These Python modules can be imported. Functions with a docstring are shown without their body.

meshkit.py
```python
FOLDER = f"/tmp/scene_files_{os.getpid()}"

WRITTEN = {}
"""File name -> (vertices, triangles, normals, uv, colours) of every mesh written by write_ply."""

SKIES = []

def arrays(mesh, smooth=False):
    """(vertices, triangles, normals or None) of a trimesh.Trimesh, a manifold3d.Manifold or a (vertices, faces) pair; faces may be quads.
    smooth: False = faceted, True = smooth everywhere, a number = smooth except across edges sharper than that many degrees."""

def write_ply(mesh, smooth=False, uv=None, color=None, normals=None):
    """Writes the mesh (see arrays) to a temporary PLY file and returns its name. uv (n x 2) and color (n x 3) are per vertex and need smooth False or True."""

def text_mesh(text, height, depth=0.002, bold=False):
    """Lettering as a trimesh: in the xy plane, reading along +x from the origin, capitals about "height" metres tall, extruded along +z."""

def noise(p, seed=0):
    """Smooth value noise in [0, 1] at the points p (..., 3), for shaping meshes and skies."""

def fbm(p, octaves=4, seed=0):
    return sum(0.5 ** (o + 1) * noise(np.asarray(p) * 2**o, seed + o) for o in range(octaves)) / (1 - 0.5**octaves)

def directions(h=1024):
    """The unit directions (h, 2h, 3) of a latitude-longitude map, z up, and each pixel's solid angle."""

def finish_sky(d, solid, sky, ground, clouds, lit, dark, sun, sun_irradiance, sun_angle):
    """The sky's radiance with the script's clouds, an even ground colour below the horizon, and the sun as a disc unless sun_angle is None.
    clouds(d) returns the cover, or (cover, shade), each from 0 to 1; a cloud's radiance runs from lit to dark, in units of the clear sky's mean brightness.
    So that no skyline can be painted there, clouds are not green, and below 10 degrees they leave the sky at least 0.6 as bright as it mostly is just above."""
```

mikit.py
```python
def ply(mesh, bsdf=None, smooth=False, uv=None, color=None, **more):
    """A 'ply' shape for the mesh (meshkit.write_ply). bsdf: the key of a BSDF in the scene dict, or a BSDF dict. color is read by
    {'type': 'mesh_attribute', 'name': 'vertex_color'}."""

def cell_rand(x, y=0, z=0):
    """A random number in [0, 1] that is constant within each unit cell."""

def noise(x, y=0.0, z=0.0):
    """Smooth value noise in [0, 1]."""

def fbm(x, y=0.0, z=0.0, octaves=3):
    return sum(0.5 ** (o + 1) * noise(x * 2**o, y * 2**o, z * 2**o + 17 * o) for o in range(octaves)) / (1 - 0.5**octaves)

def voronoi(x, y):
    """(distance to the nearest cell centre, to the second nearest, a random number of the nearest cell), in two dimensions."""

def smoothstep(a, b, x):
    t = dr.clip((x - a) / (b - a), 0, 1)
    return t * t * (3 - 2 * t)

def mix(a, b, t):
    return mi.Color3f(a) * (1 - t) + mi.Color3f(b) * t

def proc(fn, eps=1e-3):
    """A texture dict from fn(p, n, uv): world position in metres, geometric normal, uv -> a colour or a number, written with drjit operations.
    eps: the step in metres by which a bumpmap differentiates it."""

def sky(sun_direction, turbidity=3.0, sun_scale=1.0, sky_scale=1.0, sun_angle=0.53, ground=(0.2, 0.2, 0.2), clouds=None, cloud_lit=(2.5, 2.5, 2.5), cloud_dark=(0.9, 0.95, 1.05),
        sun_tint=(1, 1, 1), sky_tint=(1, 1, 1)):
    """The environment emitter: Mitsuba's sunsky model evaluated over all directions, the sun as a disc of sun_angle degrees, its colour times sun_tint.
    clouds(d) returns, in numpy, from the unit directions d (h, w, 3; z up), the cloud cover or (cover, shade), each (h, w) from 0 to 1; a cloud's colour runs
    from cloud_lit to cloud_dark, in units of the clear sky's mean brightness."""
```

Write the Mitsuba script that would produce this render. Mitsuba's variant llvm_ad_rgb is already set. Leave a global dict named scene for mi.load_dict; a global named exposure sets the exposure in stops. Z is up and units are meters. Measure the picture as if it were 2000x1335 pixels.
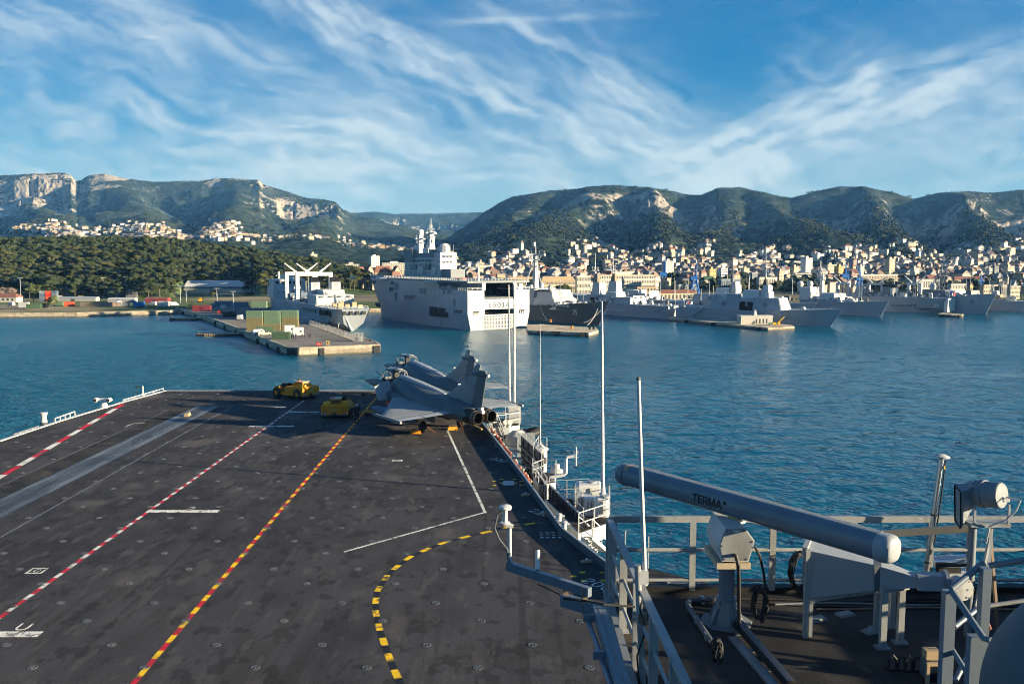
import math, random
import numpy as np
import drjit as dr
import trimesh
import manifold3d as m3
import mitsuba as mi
import mikit, meshkit
from shapely.geometry import Polygon, LineString
from shapely.ops import unary_union

T = mi.ScalarTransform4f
rnd = random.Random(7)
scene, labels, used = {}, {}, {}

# ---------------------------------------------------------------- camera, sky, exposure
F, CH, PITCH = 1750.0, 32.0, math.atan(167.5 / 1750.0)   # focal length in pixels of the 2000-wide photograph, eye height, tilt
CP, SP = math.cos(PITCH), math.sin(PITCH)
scene['camera'] = {'type': 'perspective', 'fov': math.degrees(2 * math.atan(1000 / F)), 'fov_axis': 'x', 'near_clip': 0.2, 'far_clip': 40000.0,
                   'to_world': T().look_at(origin=[0, 0, CH], target=[0, CP, CH - SP], up=[0, 0, 1])}
exposure = 2.2
SUN_AZ, SUN_EL = math.radians(17), math.radians(10.5)
SUN = (math.cos(SUN_AZ) * math.cos(SUN_EL), -math.sin(SUN_AZ) * math.cos(SUN_EL), math.sin(SUN_EL))

# cirrus: (azimuth tangent, elevation tangent) of both ends, width, strength
STREAKS = [(-.30, .33, -.12, .215, .030, .95), (-.12, .215, .06, .135, .026, 1.0), (.05, .14, .22, .085, .030, .75), (-.04, .27, .19, .145, .024, .7),
           (.08, .165, .30, .085, .030, .65), (.20, .09, .42, .185, .030, .85), (.30, .20, .62, .10, .040, .3), (-.64, .26, -.36, .205, .030, .75), (-.36, .205, -.20, .185, .020, .6),
           (-.44, .265, -.26, .20, .016, .6), (-.70, .17, -.12, .105, .042, .65), (-.30, .135, .05, .10, .030, .5), (-.09, .252, .12, .258, .0035, .8), (.42, .15, .75, .21, .034, .5),
           (.02, .30, .12, .285, .03, .35), (.15, .075, .65, .095, .036, .35), (-.6, .085, -.05, .06, .022, .4), (.30, .135, .52, .185, .022, .7), (-.5, .30, -.38, .25, .02, .45), (-.2, .16, .1, .085, .03, .4),
           (.45, .27, .7, .24, .02, .3), (.34, .11, .58, .14, .03, .35)]


def clouds(d):
    y = np.maximum(d[..., 1], 1e-3)
    h = np.hypot(d[..., 0], d[..., 1]) + 1e-9
    az, el = np.arctan2(d[..., 0], d[..., 1]), d[..., 2] / h
    u = np.where(d[..., 1] > .3, d[..., 0] / y, az)
    cover = np.zeros(u.shape)
    soft = meshkit.fbm(np.stack([u * 9 + el * 5, el * 26 - u * 9, u * 0 + 3.3], -1), 5, 5)
    fine = meshkit.fbm(np.stack([u * 30 + el * 60, el * 110 - u * 40, u * 0 + 1.3], -1), 5, 11)
    for a, b, c, e, w, s in STREAKS:
        L = math.hypot(c - a, e - b)
        tx, ty = (c - a) / L, (e - b) / L
        t = (u - a) * tx + (el - b) * ty
        n = -(u - a) * ty + (el - b) * tx + (soft - .5) * w * 1.6
        end = np.clip(np.minimum(t + .05, L + .05 - t) / .1, 0, 1)
        fib = meshkit.fbm(np.stack([t * 16 - n * 30, n * 80 + t * 10, t * 0 + a * 50], -1), 5, 3)
        g = np.exp(-np.abs(n / (w * (1.22 if w > .01 else 1))) ** 1.7) * end * end * (3 - 2 * end)
        wisp = meshkit.fbm(np.stack([t * 60 - n * 90, n * 260 + t * 40, t * 0 + b * 70], -1), 4, 8)
        cover = cover + s * g * (.12 + np.clip((fib - .33) * 1.9, 0, .9)) * (.55 + .9 * wisp)
    # thin veil everywhere, also where the camera does not look
    px, py = d[..., 0] / np.maximum(d[..., 2], .03), d[..., 1] / np.maximum(d[..., 2], .03)
    veil = meshkit.fbm(np.stack([px * .22 + py * .05, py * .10, px * 0 + 4], -1), 5, 21)
    behind = .3 * np.clip((.35 - d[..., 1]) * 3, 0, 1)
    cover = cover + np.clip(veil - .46, 0, 1) * (.45 + 1.6 * behind) + .10 * np.clip((fine - .5) * 4, 0, 1) * np.clip(soft * 2 - .7, 0, 1)
    low = np.clip(1 - el / .15, 0, 1) ** 1.3
    cover = cover + low * .55
    shade = np.clip((.35 - fine) * 1.5 + .1, 0, .6) * np.clip(cover, 0, 1)
    return np.clip(cover, 0, .92), shade


scene['sky'] = mikit.sky(SUN, turbidity=2.2, sun_scale=4.0, sky_scale=.90, sun_tint=(.71, 1.0, 1.95), sky_tint=(.05, .69, 1.42), clouds=clouds,
                         cloud_lit=(3.7, 4.6, 5.3), cloud_dark=(1.3, 2.2, 3.1), ground=(.05, .08, .10))


# ---------------------------------------------------------------- from a pixel of the photograph to the place
def ray(px, py):
    a = (667.5 - py) / F
    return np.array([(px - 1000) / F, CP + a * SP, -SP + a * CP])


def G(px, py, z=0.0):
    d = ray(px, py)
    return np.array([0, 0, CH]) + d * ((z - CH) / d[2])


def U(px, py, y):
    d = ray(px, py)
    return np.array([0, 0, CH]) + d * (y / d[1])


# ---------------------------------------------------------------- materials
def col(c): return {'type': 'rgb', 'value': list(c)}


def paint(name, c, rough=.55, metallic=0.0, spec=.4, **k):
    scene[name] = {'type': 'twosided', 'b': {'type': 'principled', 'base_color': col(c), 'roughness': rough, 'metallic': metallic, 'specular': spec, **k}}


PAINTS = dict(white=(.52, .52, .51), ship_grey=(.27, .29, .32), ship_pale=(.42, .43, .44), ship_dark=(.085, .095, .11), ship_mid=(.16, .18, .20), black=(.012, .012, .013), rubber=(.02, .02, .022),
              yellow=(.55, .215, .010), bright_yellow=(.66, .38, .02), red=(.55, .03, .02), orange_red=(.62, .10, .04), navy=(.012, .018, .04), skin=(.5, .30, .21), mask_white=(.75, .75, .75), green_box=(.06, .105, .06), olive_box=(.19, .17, .08),
              pale_green=(.13, .20, .13), blue_box=(.02, .16, .42), blue_grey=(.10, .14, .20), rust=(.25, .08, .04), brown=(.17, .12, .085), maroon=(.20, .03, .035),
              cream=(.40, .33, .23), sand_wall=(.35, .26, .16), white_wall=(.43, .405, .36), pink_wall=(.36, .28, .22), grey_wall=(.30, .30, .30), ochre=(.44, .28, .07),
              roof_red=(.19, .085, .06), roof_pale=(.22, .15, .115), roof_grey=(.20, .20, .21), roof_dark=(.08, .075, .075), window_dark=(.035, .045, .055), crane_blue=(.02, .13, .42), mark_white=(.62, .62, .60),
              mark_red=(.48, .02, .04), mark_yellow=(.80, .50, .02), trunk=(.10, .075, .055), dry_twig=(.20, .15, .12), grass=(.06, .09, .025), drab=(.24, .20, .15),
              flag_blue=(.02, .04, .30), flag_red=(.60, .03, .04), rope=(.55, .52, .45), gold=(.45, .32, .12), life_orange=(.42, .10, .05), dark_green=(.03, .07, .04), deck_grey=(.13, .13, .135))
for k_, c_ in PAINTS.items():
    paint(k_, c_, .4 if k_ in ('ship_grey', 'ship_pale', 'white') else .6)
paint('steel', (.55, .56, .58), .28, .9)
paint('chrome', (.8, .8, .8), .12, 1.0)
paint('tread_plate', (.25, .25, .24), .5, .5)
paint('nozzle_metal', (.05, .045, .04), .4, .8)
scene['glass'] = {'type': 'thindielectric', 'int_ior': 1.5}
scene['dark_glass'] = {'type': 'twosided', 'b': {'type': 'principled', 'base_color': col((.01, .015, .02)), 'roughness': .08, 'specular': .6}}


def proc_paint(name, fn, rough=.5, spec=.4, metallic=0.0, bump=None, scale=1.0, eps=1e-3):
    b = {'type': 'principled', 'base_color': mikit.proc(fn), 'roughness': rough, 'specular': spec, 'metallic': metallic}
    if bump is not None:
        b = {'type': 'bumpmap', 'arbitrary': mikit.proc(bump, eps), 'scale': scale, 'b': b}
    scene[name] = {'type': 'twosided', 'b': b}


fbm, noise, smoothstep, mix = mikit.fbm, mikit.noise, mikit.smoothstep, mikit.mix


def deck_color(p, n, uv):
    big = fbm(p.x * .16, p.y * .10, 3.0, 4)
    mid = fbm(p.x * .9, p.y * .5, 7.0, 4)
    fine = noise(p.x * 24, p.y * 24, 1.0)
    c = mix((.027, .0265, .031), (.053, .051, .056), smoothstep(.25, .75, big * .55 + mid * .45))
    oil = smoothstep(.60, .72, fbm(p.x * .55 + 40, p.y * .33, 9.0, 4))
    c = mix(c, (.034, .030, .029), oil * .45)
    tyre = smoothstep(.62, .85, noise(p.x * 3.1 + p.y * .05, p.y * .07, 8.0)) * smoothstep(.4, .7, fbm(p.x * .2, p.y * .05, 2.0, 3))
    c = mix(c, (.026, .024, .024), tyre * .6)
    small = smoothstep(.58, .70, fbm(p.x * 1.7 + 5, p.y * 1.2, 6.0, 4))
    c = mix(c, (.020, .019, .020), small * .55)
    dry = smoothstep(.60, .75, fbm(p.x * 2.4 - 9, p.y * .8, 14.0, 4))
    c = mix(c, (.085, .080, .078), dry * .4)
    pale = smoothstep(.66, .8, fbm(p.x * .3 - 20, p.y * .18, 12.0, 4))
    c = mix(c, (.11, .10, .098), pale * .5)
    scuff = smoothstep(.72, .82, noise(p.x * 2.2, p.y * .12, 5.0)) * smoothstep(.5, .7, mid)
    c = mix(c, (.035, .032, .032), scuff * .6)
    lane = dr.abs(dr.cos(p.x * (math.pi / 4.08) + .8))                      # plate seams along the deck
    c = mix(c, (.035, .033, .033), smoothstep(.018, .006, lane) * .35)
    row = dr.abs(dr.cos(p.y * (math.pi / 9.0)))
    c = mix(c, (.045, .042, .042), smoothstep(.010, .003, row) * .5)
    return c * (.86 + .28 * fine)


proc_paint('deck_coat', deck_color, .78, .25, bump=lambda p, n, uv: noise(p.x * 18, p.y * 18, 2.0) * .6 + noise(p.x * 45, p.y * 45, 4.0) * .4, scale=.010, eps=.008)


def platform_color(p, n, uv):
    a = fbm(p.x * 1.3, p.y * 1.1, p.z * 1.3, 4)
    c = mix((.018, .0175, .0185), (.040, .038, .038), smoothstep(.3, .7, a))
    c = mix(c, (.11, .085, .065), smoothstep(.66, .8, fbm(p.x * 2.3 + 9, p.y * 2.3, 4.0, 4)) * .5)
    return c * (.8 + .4 * noise(p.x * 60, p.y * 60, 3.0))


proc_paint('gallery_coat', platform_color, .8, .25, bump=lambda p, n, uv: noise(p.x * 70, p.y * 70, 2.0), scale=.004, eps=.004)


def track_color(p, n, uv):
    a = fbm(p.x * 1.2, p.y * .35, 3.0, 4)
    b = noise(p.x * 6, p.y * .8, 3.0)
    return mix((.085, .095, .11), (.165, .18, .20), smoothstep(.35, .68, a * .7 + b * .3))


proc_paint('track_steel', track_color, .5, .4, .25)


def concrete_color(p, n, uv):
    a = fbm(p.x * .35, p.y * .35, p.z * .9, 4)
    streak = fbm((p.x + p.y) * 1.6, p.z * .25, 5.0, 3)
    c = mix((.25, .21, .16), (.45, .39, .30), smoothstep(.25, .75, a))
    c = mix(c, (.20, .15, .10), smoothstep(.55, .75, streak) * .55 * (1 - dr.abs(n.z)))
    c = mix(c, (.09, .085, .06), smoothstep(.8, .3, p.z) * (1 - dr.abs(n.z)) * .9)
    return c


proc_paint('concrete', concrete_color, .85, .2)
proc_paint('asphalt', lambda p, n, uv: mix((.09, .087, .085), (.17, .16, .15), fbm(p.x * .2, p.y * .2, 1.0, 4)), .9, .2)
proc_paint('land_soil', lambda p, n, uv: mix(mix((.07, .07, .04), (.20, .17, .13), fbm(p.x * .02, p.y * .02, 1.0, 4)), (.05, .07, .03), smoothstep(.45, .6, fbm(p.x * .008, p.y * .008, 6.0, 4))), .9, .2)


def grimy(base, dark, k=.5):
    def fn(p, n, uv):
        a = fbm(p.x * 2.1, p.y * 2.1, p.z * 1.1, 4)
        run = fbm(p.x * 9, p.y * 9, p.z * .8, 3)
        c = mix(base, dark, smoothstep(.48, .78, a) * k * .6)
        c = mix(c, dark, smoothstep(.62, .8, run) * k * .5)
        return mix(c, (.22, .10, .04), smoothstep(.74, .82, fbm(p.x * 3.3, p.y * 3.3, p.z * 2.0 + 9, 4)) * .6 * k)
    return fn


proc_paint('gallery_paint', grimy((.27, .28, .285), (.12, .115, .11), .8), .42, .45)
proc_paint('radar_paint', grimy((.125, .155, .195), (.085, .09, .10), .55), .32, .5)
proc_paint('hull_paint', lambda p, n, uv: mix(mix((.30, .33, .372), (.262, .29, .328), smoothstep(.4, .8, fbm((p.x + p.y) * .25, p.z * .06, 2.0, 4))), (.17, .14, .115),
                                              smoothstep(.66, .80, fbm((p.x - p.y) * .5, p.z * .08, 8.0, 4)) * .14), .42, .45)
proc_paint('wing_paint', lambda p, n, uv: mix(mix((.18, .195, .21), (.235, .25, .265), fbm(p.x * .8, p.y * .8, p.z * .8, 4)), (.10, .105, .11), smoothstep(.62, .76, fbm(p.x * 2.5, p.y * 2.5, p.z * 2.5, 3)) * .4), .5, .4)
proc_paint('jet_paint', lambda p, n, uv: mix(mix((.072, .090, .108), (.098, .118, .136), fbm(p.x * .8, p.y * .8, p.z * .8, 4)), (.06, .066, .072), smoothstep(.62, .76, fbm(p.x * 2.5, p.y * 2.5, p.z * 2.5, 3)) * .45), .45, .45)


def worn(base, dk=(.05, .047, .048)):
    def fn(p, n, uv):
        w = smoothstep(.60, .72, fbm(p.x * 4.2, p.y * 4.2, 3.0, 4)) * .75 + smoothstep(.55, .8, noise(p.x * 1.1, p.y * .6, 8.0)) * .22
        return mix(mi.Color3f(base) * (.82 + .25 * noise(p.x * 9, p.y * 9, 1.0)), dk, w)
    return fn


for k_ in ('mark_white', 'mark_red', 'mark_yellow'):
    proc_paint(k_, worn(PAINTS[k_]), .7, .25)


def wave(p, n, uv):
    calm = .55 + .9 * smoothstep(.35, .65, fbm(p.x * .012, p.y * .006, 3.0, 3))
    w = noise(p.x * .20 + p.y * .05, p.y * .26, 2.0) * 1.0 + noise(p.x * .55 - p.y * .2, p.y * .62, 5.0) * .5 + noise(p.x * 1.4, p.y * 1.5 + p.x * .4, 8.0) * .24 + noise(p.x * 3.3, p.y * 3.3, 11.0) * .09
    return w * calm


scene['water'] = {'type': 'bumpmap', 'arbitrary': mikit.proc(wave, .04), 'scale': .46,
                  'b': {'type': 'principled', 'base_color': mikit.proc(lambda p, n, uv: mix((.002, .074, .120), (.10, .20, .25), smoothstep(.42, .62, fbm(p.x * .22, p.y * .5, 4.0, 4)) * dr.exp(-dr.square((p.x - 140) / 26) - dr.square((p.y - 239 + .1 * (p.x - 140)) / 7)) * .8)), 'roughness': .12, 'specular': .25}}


# ---------------------------------------------------------------- keys
def numbered(key):
    n = used.get(key, -1) + 1
    used[key] = n
    return key if n == 0 else f'{key}_{n:03d}'


def thing(name, label, cat, group=None, kind=None):
    key = numbered(name)
    labels[key] = {'label': label, 'category': cat}
    if group: labels[key]['group'] = group
    if kind: labels[key]['kind'] = kind
    return key


def structure(name, label):
    key = numbered(name)
    labels[key] = {'label': label, 'kind': 'structure'}
    return key


def put(key, shape, mat=None, smooth=False, tw=None, **k):
    """One entry of the scene under this key: a mesh, or a ply dict made before (with another to_world)."""
    d = dict(shape) if isinstance(shape, dict) else mikit.ply(shape, mat, smooth=smooth, **k)
    if tw is not None: d['to_world'] = tw
    scene[key] = d
    return key


def part(owner, name, shape, mat=None, smooth=False, tw=None, label=None, kind=None, **k):
    key = numbered(owner + '__' + name)
    put(key, shape, mat, smooth, tw, **k)
    if label or kind:
        labels[key] = {}
        if label: labels[key]['label'] = label
        if kind: labels[key]['kind'] = kind
    return key


# ---------------------------------------------------------------- meshes
BOXF = np.array([[0, 2, 3], [0, 3, 1], [4, 5, 7], [4, 7, 6], [0, 1, 5], [0, 5, 4], [2, 6, 7], [2, 7, 3], [0, 4, 6], [0, 6, 2], [1, 3, 7], [1, 7, 5]])


def tm(v, f): return trimesh.Trimesh(np.asarray(v, float), np.asarray(f, int), process=False)


def join(ms):
    ms = [m for m in ms if m is not None]
    return trimesh.util.concatenate(ms) if len(ms) > 1 else ms[0]


def box(x0, x1, y0, y1, z0, z1, tx=0.0, ty=0.0):
    """A box whose top is drawn in by tx, ty on each side (numbers or pairs: low side, high side)."""
    a, b = tx if isinstance(tx, tuple) else (tx, tx)
    c, e = ty if isinstance(ty, tuple) else (ty, ty)
    v = [[x, y, z] for z, X, Y in ((z0, (x0, x1), (y0, y1)), (z1, (x0 + a, x1 - b), (y0 + c, y1 - e))) for y in Y for x in X]
    return tm(v, BOXF)


def cbox(c, s, **k):
    return box(c[0] - s[0] / 2, c[0] + s[0] / 2, c[1] - s[1] / 2, c[1] + s[1] / 2, c[2] - s[2] / 2, c[2] + s[2] / 2, **k)


def frame(d, up=(0, 0, 1)):
    d = np.asarray(d, float) / np.linalg.norm(d)
    a = np.cross(up, d)
    if np.linalg.norm(a) < 1e-3: a = np.cross((1, 0, 0), d)
    a /= np.linalg.norm(a)
    return a, np.cross(d, a), d


def loft(rings, caps=True, closed=True):
    n, k = len(rings[0]), len(rings)
    v = np.vstack(rings)
    f = []
    for i in range(k - 1):
        for j in range(n if closed else n - 1):
            a, b, c, e = i * n + j, i * n + (j + 1) % n, (i + 1) * n + (j + 1) % n, (i + 1) * n + j
            f += [[a, b, c], [a, c, e]]
    if caps:
        for j in range(1, n - 1):
            f += [[0, j + 1, j], [(k - 1) * n, (k - 1) * n + j, (k - 1) * n + j + 1]]
    m = tm(v, f)
    return m


def tube(pts, r, n=8):
    """A round bar along a polyline; r a number or one per point."""
    p = np.asarray(pts, float)
    t = np.gradient(p, axis=0)
    r = np.broadcast_to(r, (len(p),))
    rings, a = [], None
    for i in range(len(p)):
        d = t[i] / np.linalg.norm(t[i])
        if a is None: a = frame(d)[0]
        a = a - d * (a @ d)
        a /= np.linalg.norm(a)
        b = np.cross(d, a)
        w = np.arange(n) * 2 * math.pi / n
        rings.append(p[i] + r[i] * (np.cos(w)[:, None] * a + np.sin(w)[:, None] * b))
    return loft(rings)


def bar(p, q, w, h=None, up=(0, 0, 1), w2=None):
    """A square bar from p to q, w wide and h high (along up)."""
    h = w if h is None else h
    p, q = np.asarray(p, float), np.asarray(q, float)
    a, b, d = frame(q - p, up)
    s = 1 if w2 is None else w2 / w
    return loft([np.array([c + k * (x * w / 2 * a + y * h / 2 * b) for x, y in ((-1, -1), (1, -1), (1, 1), (-1, 1))]) for c, k in ((p, 1), (q, s))])


def lathe(prof, n=20, at=(0, 0, 0), axis=(0, 0, 1), caps=True):
    """Turned about an axis; prof = (radius, along)."""
    a, b, d = frame(axis, (0, 0, 1) if abs(axis[2]) < .9 * np.linalg.norm(axis) else (0, 1, 0))
    w = np.arange(n) * 2 * math.pi / n
    ring = np.cos(w)[:, None] * a + np.sin(w)[:, None] * b
    return loft([np.asarray(at, float) + d * z + max(r, 1e-4) * ring for r, z in prof], caps)


def prism(poly, z0, z1, holes=None):
    m = trimesh.creation.extrude_polygon(Polygon(poly, holes), z1 - z0, engine='earcut')
    m.apply_translation([0, 0, z0])
    return m


def sheet(poly, z):
    P = poly if isinstance(poly, Polygon) else Polygon(poly)
    v, f = trimesh.creation.triangulate_polygon(P, engine='earcut')
    m = tm(np.c_[v, np.full(len(v), z)], f)
    if len(f) and m.face_normals[0][2] < 0: m.invert()
    return m


def place(m, loc=(0, 0, 0), rz=0.0, s=1.0):
    c, d = math.cos(rz), math.sin(rz)
    M = np.eye(4)
    M[:3, :3] = np.array([[c, -d, 0], [d, c, 0], [0, 0, 1]]) * s
    M[:3, 3] = loc
    if hasattr(m, 'to_mesh'):
        q = m.to_mesh()
        m = tm(q.vert_properties[:, :3], q.tri_verts)
    m = m.copy()
    m.apply_transform(M)
    return m


def rounded(x0, x1, y0, y1, z0, z1, r, seg=12):
    s = m3.Manifold.sphere(r, seg)
    return m3.Manifold.batch_hull([s.translate((x, y, z)) for x in (x0 + r, x1 - r) for y in (y0 + r, y1 - r) for z in (z0 + r, z1 - r)])


def hull(points):
    return trimesh.convex.convex_hull(np.asarray(points, float))


def tmat(loc=(0, 0, 0), rz=0.0, s=1.0):
    return T().translate([float(x) for x in loc]).rotate([0, 0, 1], math.degrees(rz)).scale(s if not hasattr(s, '__len__') else [float(x) for x in s])


def railing(owner, pts, h, post=.03, rails=(1.0, .5), every=1.6, mat='white', name='rail', posts='post'):
    """Posts and rails along a polyline, each its own part."""
    pts = [np.asarray(p, float) for p in pts]
    for k in rails:
        part(owner, name, join([bar(a + [0, 0, h * k], b + [0, 0, h * k], post * 1.3) for a, b in zip(pts, pts[1:])]), mat)
    for a, b in zip(pts, pts[1:]):
        n = max(1, int(round(np.linalg.norm(b - a) / every)))
        for i in range(n + 1):
            if i == n and b is not pts[-1]: continue
            c = a + (b - a) * i / n
            part(owner, posts, box(c[0] - post, c[0] + post, c[1] - post, c[1] + post, c[2], c[2] + h - .02), mat)

# ---------------------------------------------------------------- the sea and the land
structure('sea', 'rippled teal blue harbour water reaching from the ship to the quays')
gx = np.array([-8800, -4000, -1500, 1500, 4000, 8800.]); gy = np.array([-2000, -800, 0, 700, 3000, 10000.])
VX, VY = np.meshgrid(gx, gy)
qi = [[j * 6 + i, j * 6 + i + 1, (j + 1) * 6 + i + 1, (j + 1) * 6 + i] for j in range(5) for i in range(5)]
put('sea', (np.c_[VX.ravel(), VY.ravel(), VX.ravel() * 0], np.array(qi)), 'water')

LAND_Z = 2.4
SHORE = [(-900, 612), (0, 611), (150, 610), (330, 606), (345, 604), (640, 603), (900, 601), (1100, 600), (1300, 599), (1500, 598), (1700, 597), (1850, 597), (1990, 599), (2600, 600)]
shore = [G(a, b, LAND_Z)[:2] for a, b in SHORE]
structure('ground', 'flat harbour land behind the quays')
land = Polygon(list(map(tuple, shore)) + [(2600, 2600), (-2600, 2600)])
put('ground', trimesh.util.concatenate([sheet(land, LAND_Z)]), 'land_soil')
# quay wall along the whole shore
structure('quay', 'pale concrete quay wall along the far shore')
put('quay', join([bar([*a, .9], [*b, .9], 1.6, 3.1) for a, b in zip(shore, shore[1:])]), 'concrete')


def ridge_px(pts, dist):
    """Skyline points of a massif (pixels) and its distance -> (tangents, heights)."""
    q = [U(a, b, dist) for a, b in pts]
    return np.array([p[0] / dist for p in q]), np.array([p[2] for p in q])


WEST = [(-700, 360), (-300, 350), (0, 343), (60, 340), (124, 338), (138, 343), (148, 354), (158, 353), (172, 344), (205, 340), (240, 349), (300, 357), (390, 356), (420, 351), (440, 350), (505, 352), (514, 361),
        (560, 375), (600, 388), (640, 393), (655, 396), (668, 411), (690, 422), (740, 432), (800, 450), (900, 475), (1000, 495), (1300, 520), (2000, 540), (2700, 540)]
EAST = [(-700, 545), (700, 530), (800, 500), (860, 478), (880, 468), (905, 450), (950, 415), (975, 398), (1000, 386), (1050, 379), (1100, 373), (1160, 366), (1190, 362), (1240, 366), (1300, 373), (1370, 387), (1400, 370), (1440, 370),
        (1500, 380), (1545, 390), (1600, 374), (1640, 366), (1690, 366), (1740, 373), (1785, 387), (1830, 375), (1880, 372), (1940, 375), (2000, 372), (2300, 380), (2700, 400)]
FAR = [(-700, 500), (500, 470), (600, 432), (680, 417), (735, 414), (770, 418), (860, 417), (940, 415), (1000, 425), (1200, 470), (2700, 520)]
nu, ny = 960, 330
uu = np.linspace(-.92, .92, nu)
yy = 900 * (9500 / 900) ** np.linspace(0, 1, ny)
UU, YY = np.meshgrid(uu, yy)
XX = UU * YY
P3 = np.stack([XX, YY, XX * 0], -1)
n_mid = meshkit.fbm(P3 / 420, 5, 4) - .5
n_fine = meshkit.fbm(P3 / 70, 4, 9) - .5
n_big = meshkit.fbm(P3 / 1500, 3, 14) - .5


def massif(ridge, dist, foot, power, spurs, gully, cliffs=()):
    ru, rz = ridge
    zr = np.interp(UU, ru, rz)
    front = (YY - foot) / (dist - foot)
    t = np.clip(front, 0, 1)
    rib = 1 - np.abs(2 * meshkit.noise(np.stack([UU * 9 + n_mid * 1.5 + n_big * 2.0, YY / 2200, UU * 0 + gully], -1), 3) - 1)
    rib2 = 1 - np.abs(2 * meshkit.noise(np.stack([UU * 30 + n_mid * 2.4 + n_big * 3, YY / 800, UU * 0 + gully], -1), 7) - 1)
    keep = np.zeros(UU.shape)
    for u0, u1, w, a in spurs:                                            # a spur runs from (u0, ridge) to (u1, foot)
        uc = u0 + (u1 - u0) * (1 - t) + .012 * n_mid
        keep = np.maximum(keep, a * np.exp(-((UU - uc) / (w * (1.3 - .5 * t))) ** 2))
    carve = np.sin(np.pi * np.clip(t, 0, 1)) ** .7 * (.52 * (1 - rib) + .20 * (1 - rib2) + .34 * (.5 - n_mid) + .10) * (1 - keep)
    z = (CH + YY * (zr - CH) / dist * (.06 + .94 * t ** power)) * (1 - np.clip(carve, 0, .9)) * np.clip(front * 6, 0, 1)
    for u0, u1, tc, dz in cliffs:                                          # a step in the slope: it drops away in front of tc
        on = np.clip((UU - u0) / .008, 0, 1) * np.clip((u1 - UU) / .008, 0, 1)
        q = tc + .05 * n_mid + .035 * n_fine - t
        z -= on * dz * np.where(q > 0, np.exp(-np.maximum(q, 0) / .13), 0) * np.clip(t * 3, 0, 1)
    back = np.clip((YY - dist) / (.45 * dist), 0, 1)
    z = np.where(front > 1, zr * (1 - .55 * back) + n_mid * 50 * np.clip(back * 5, 0, 1), z)
    return np.where(front > 0, np.maximum(z, 0), 0)


def tu(px): return (px - 1000) / F


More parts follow.
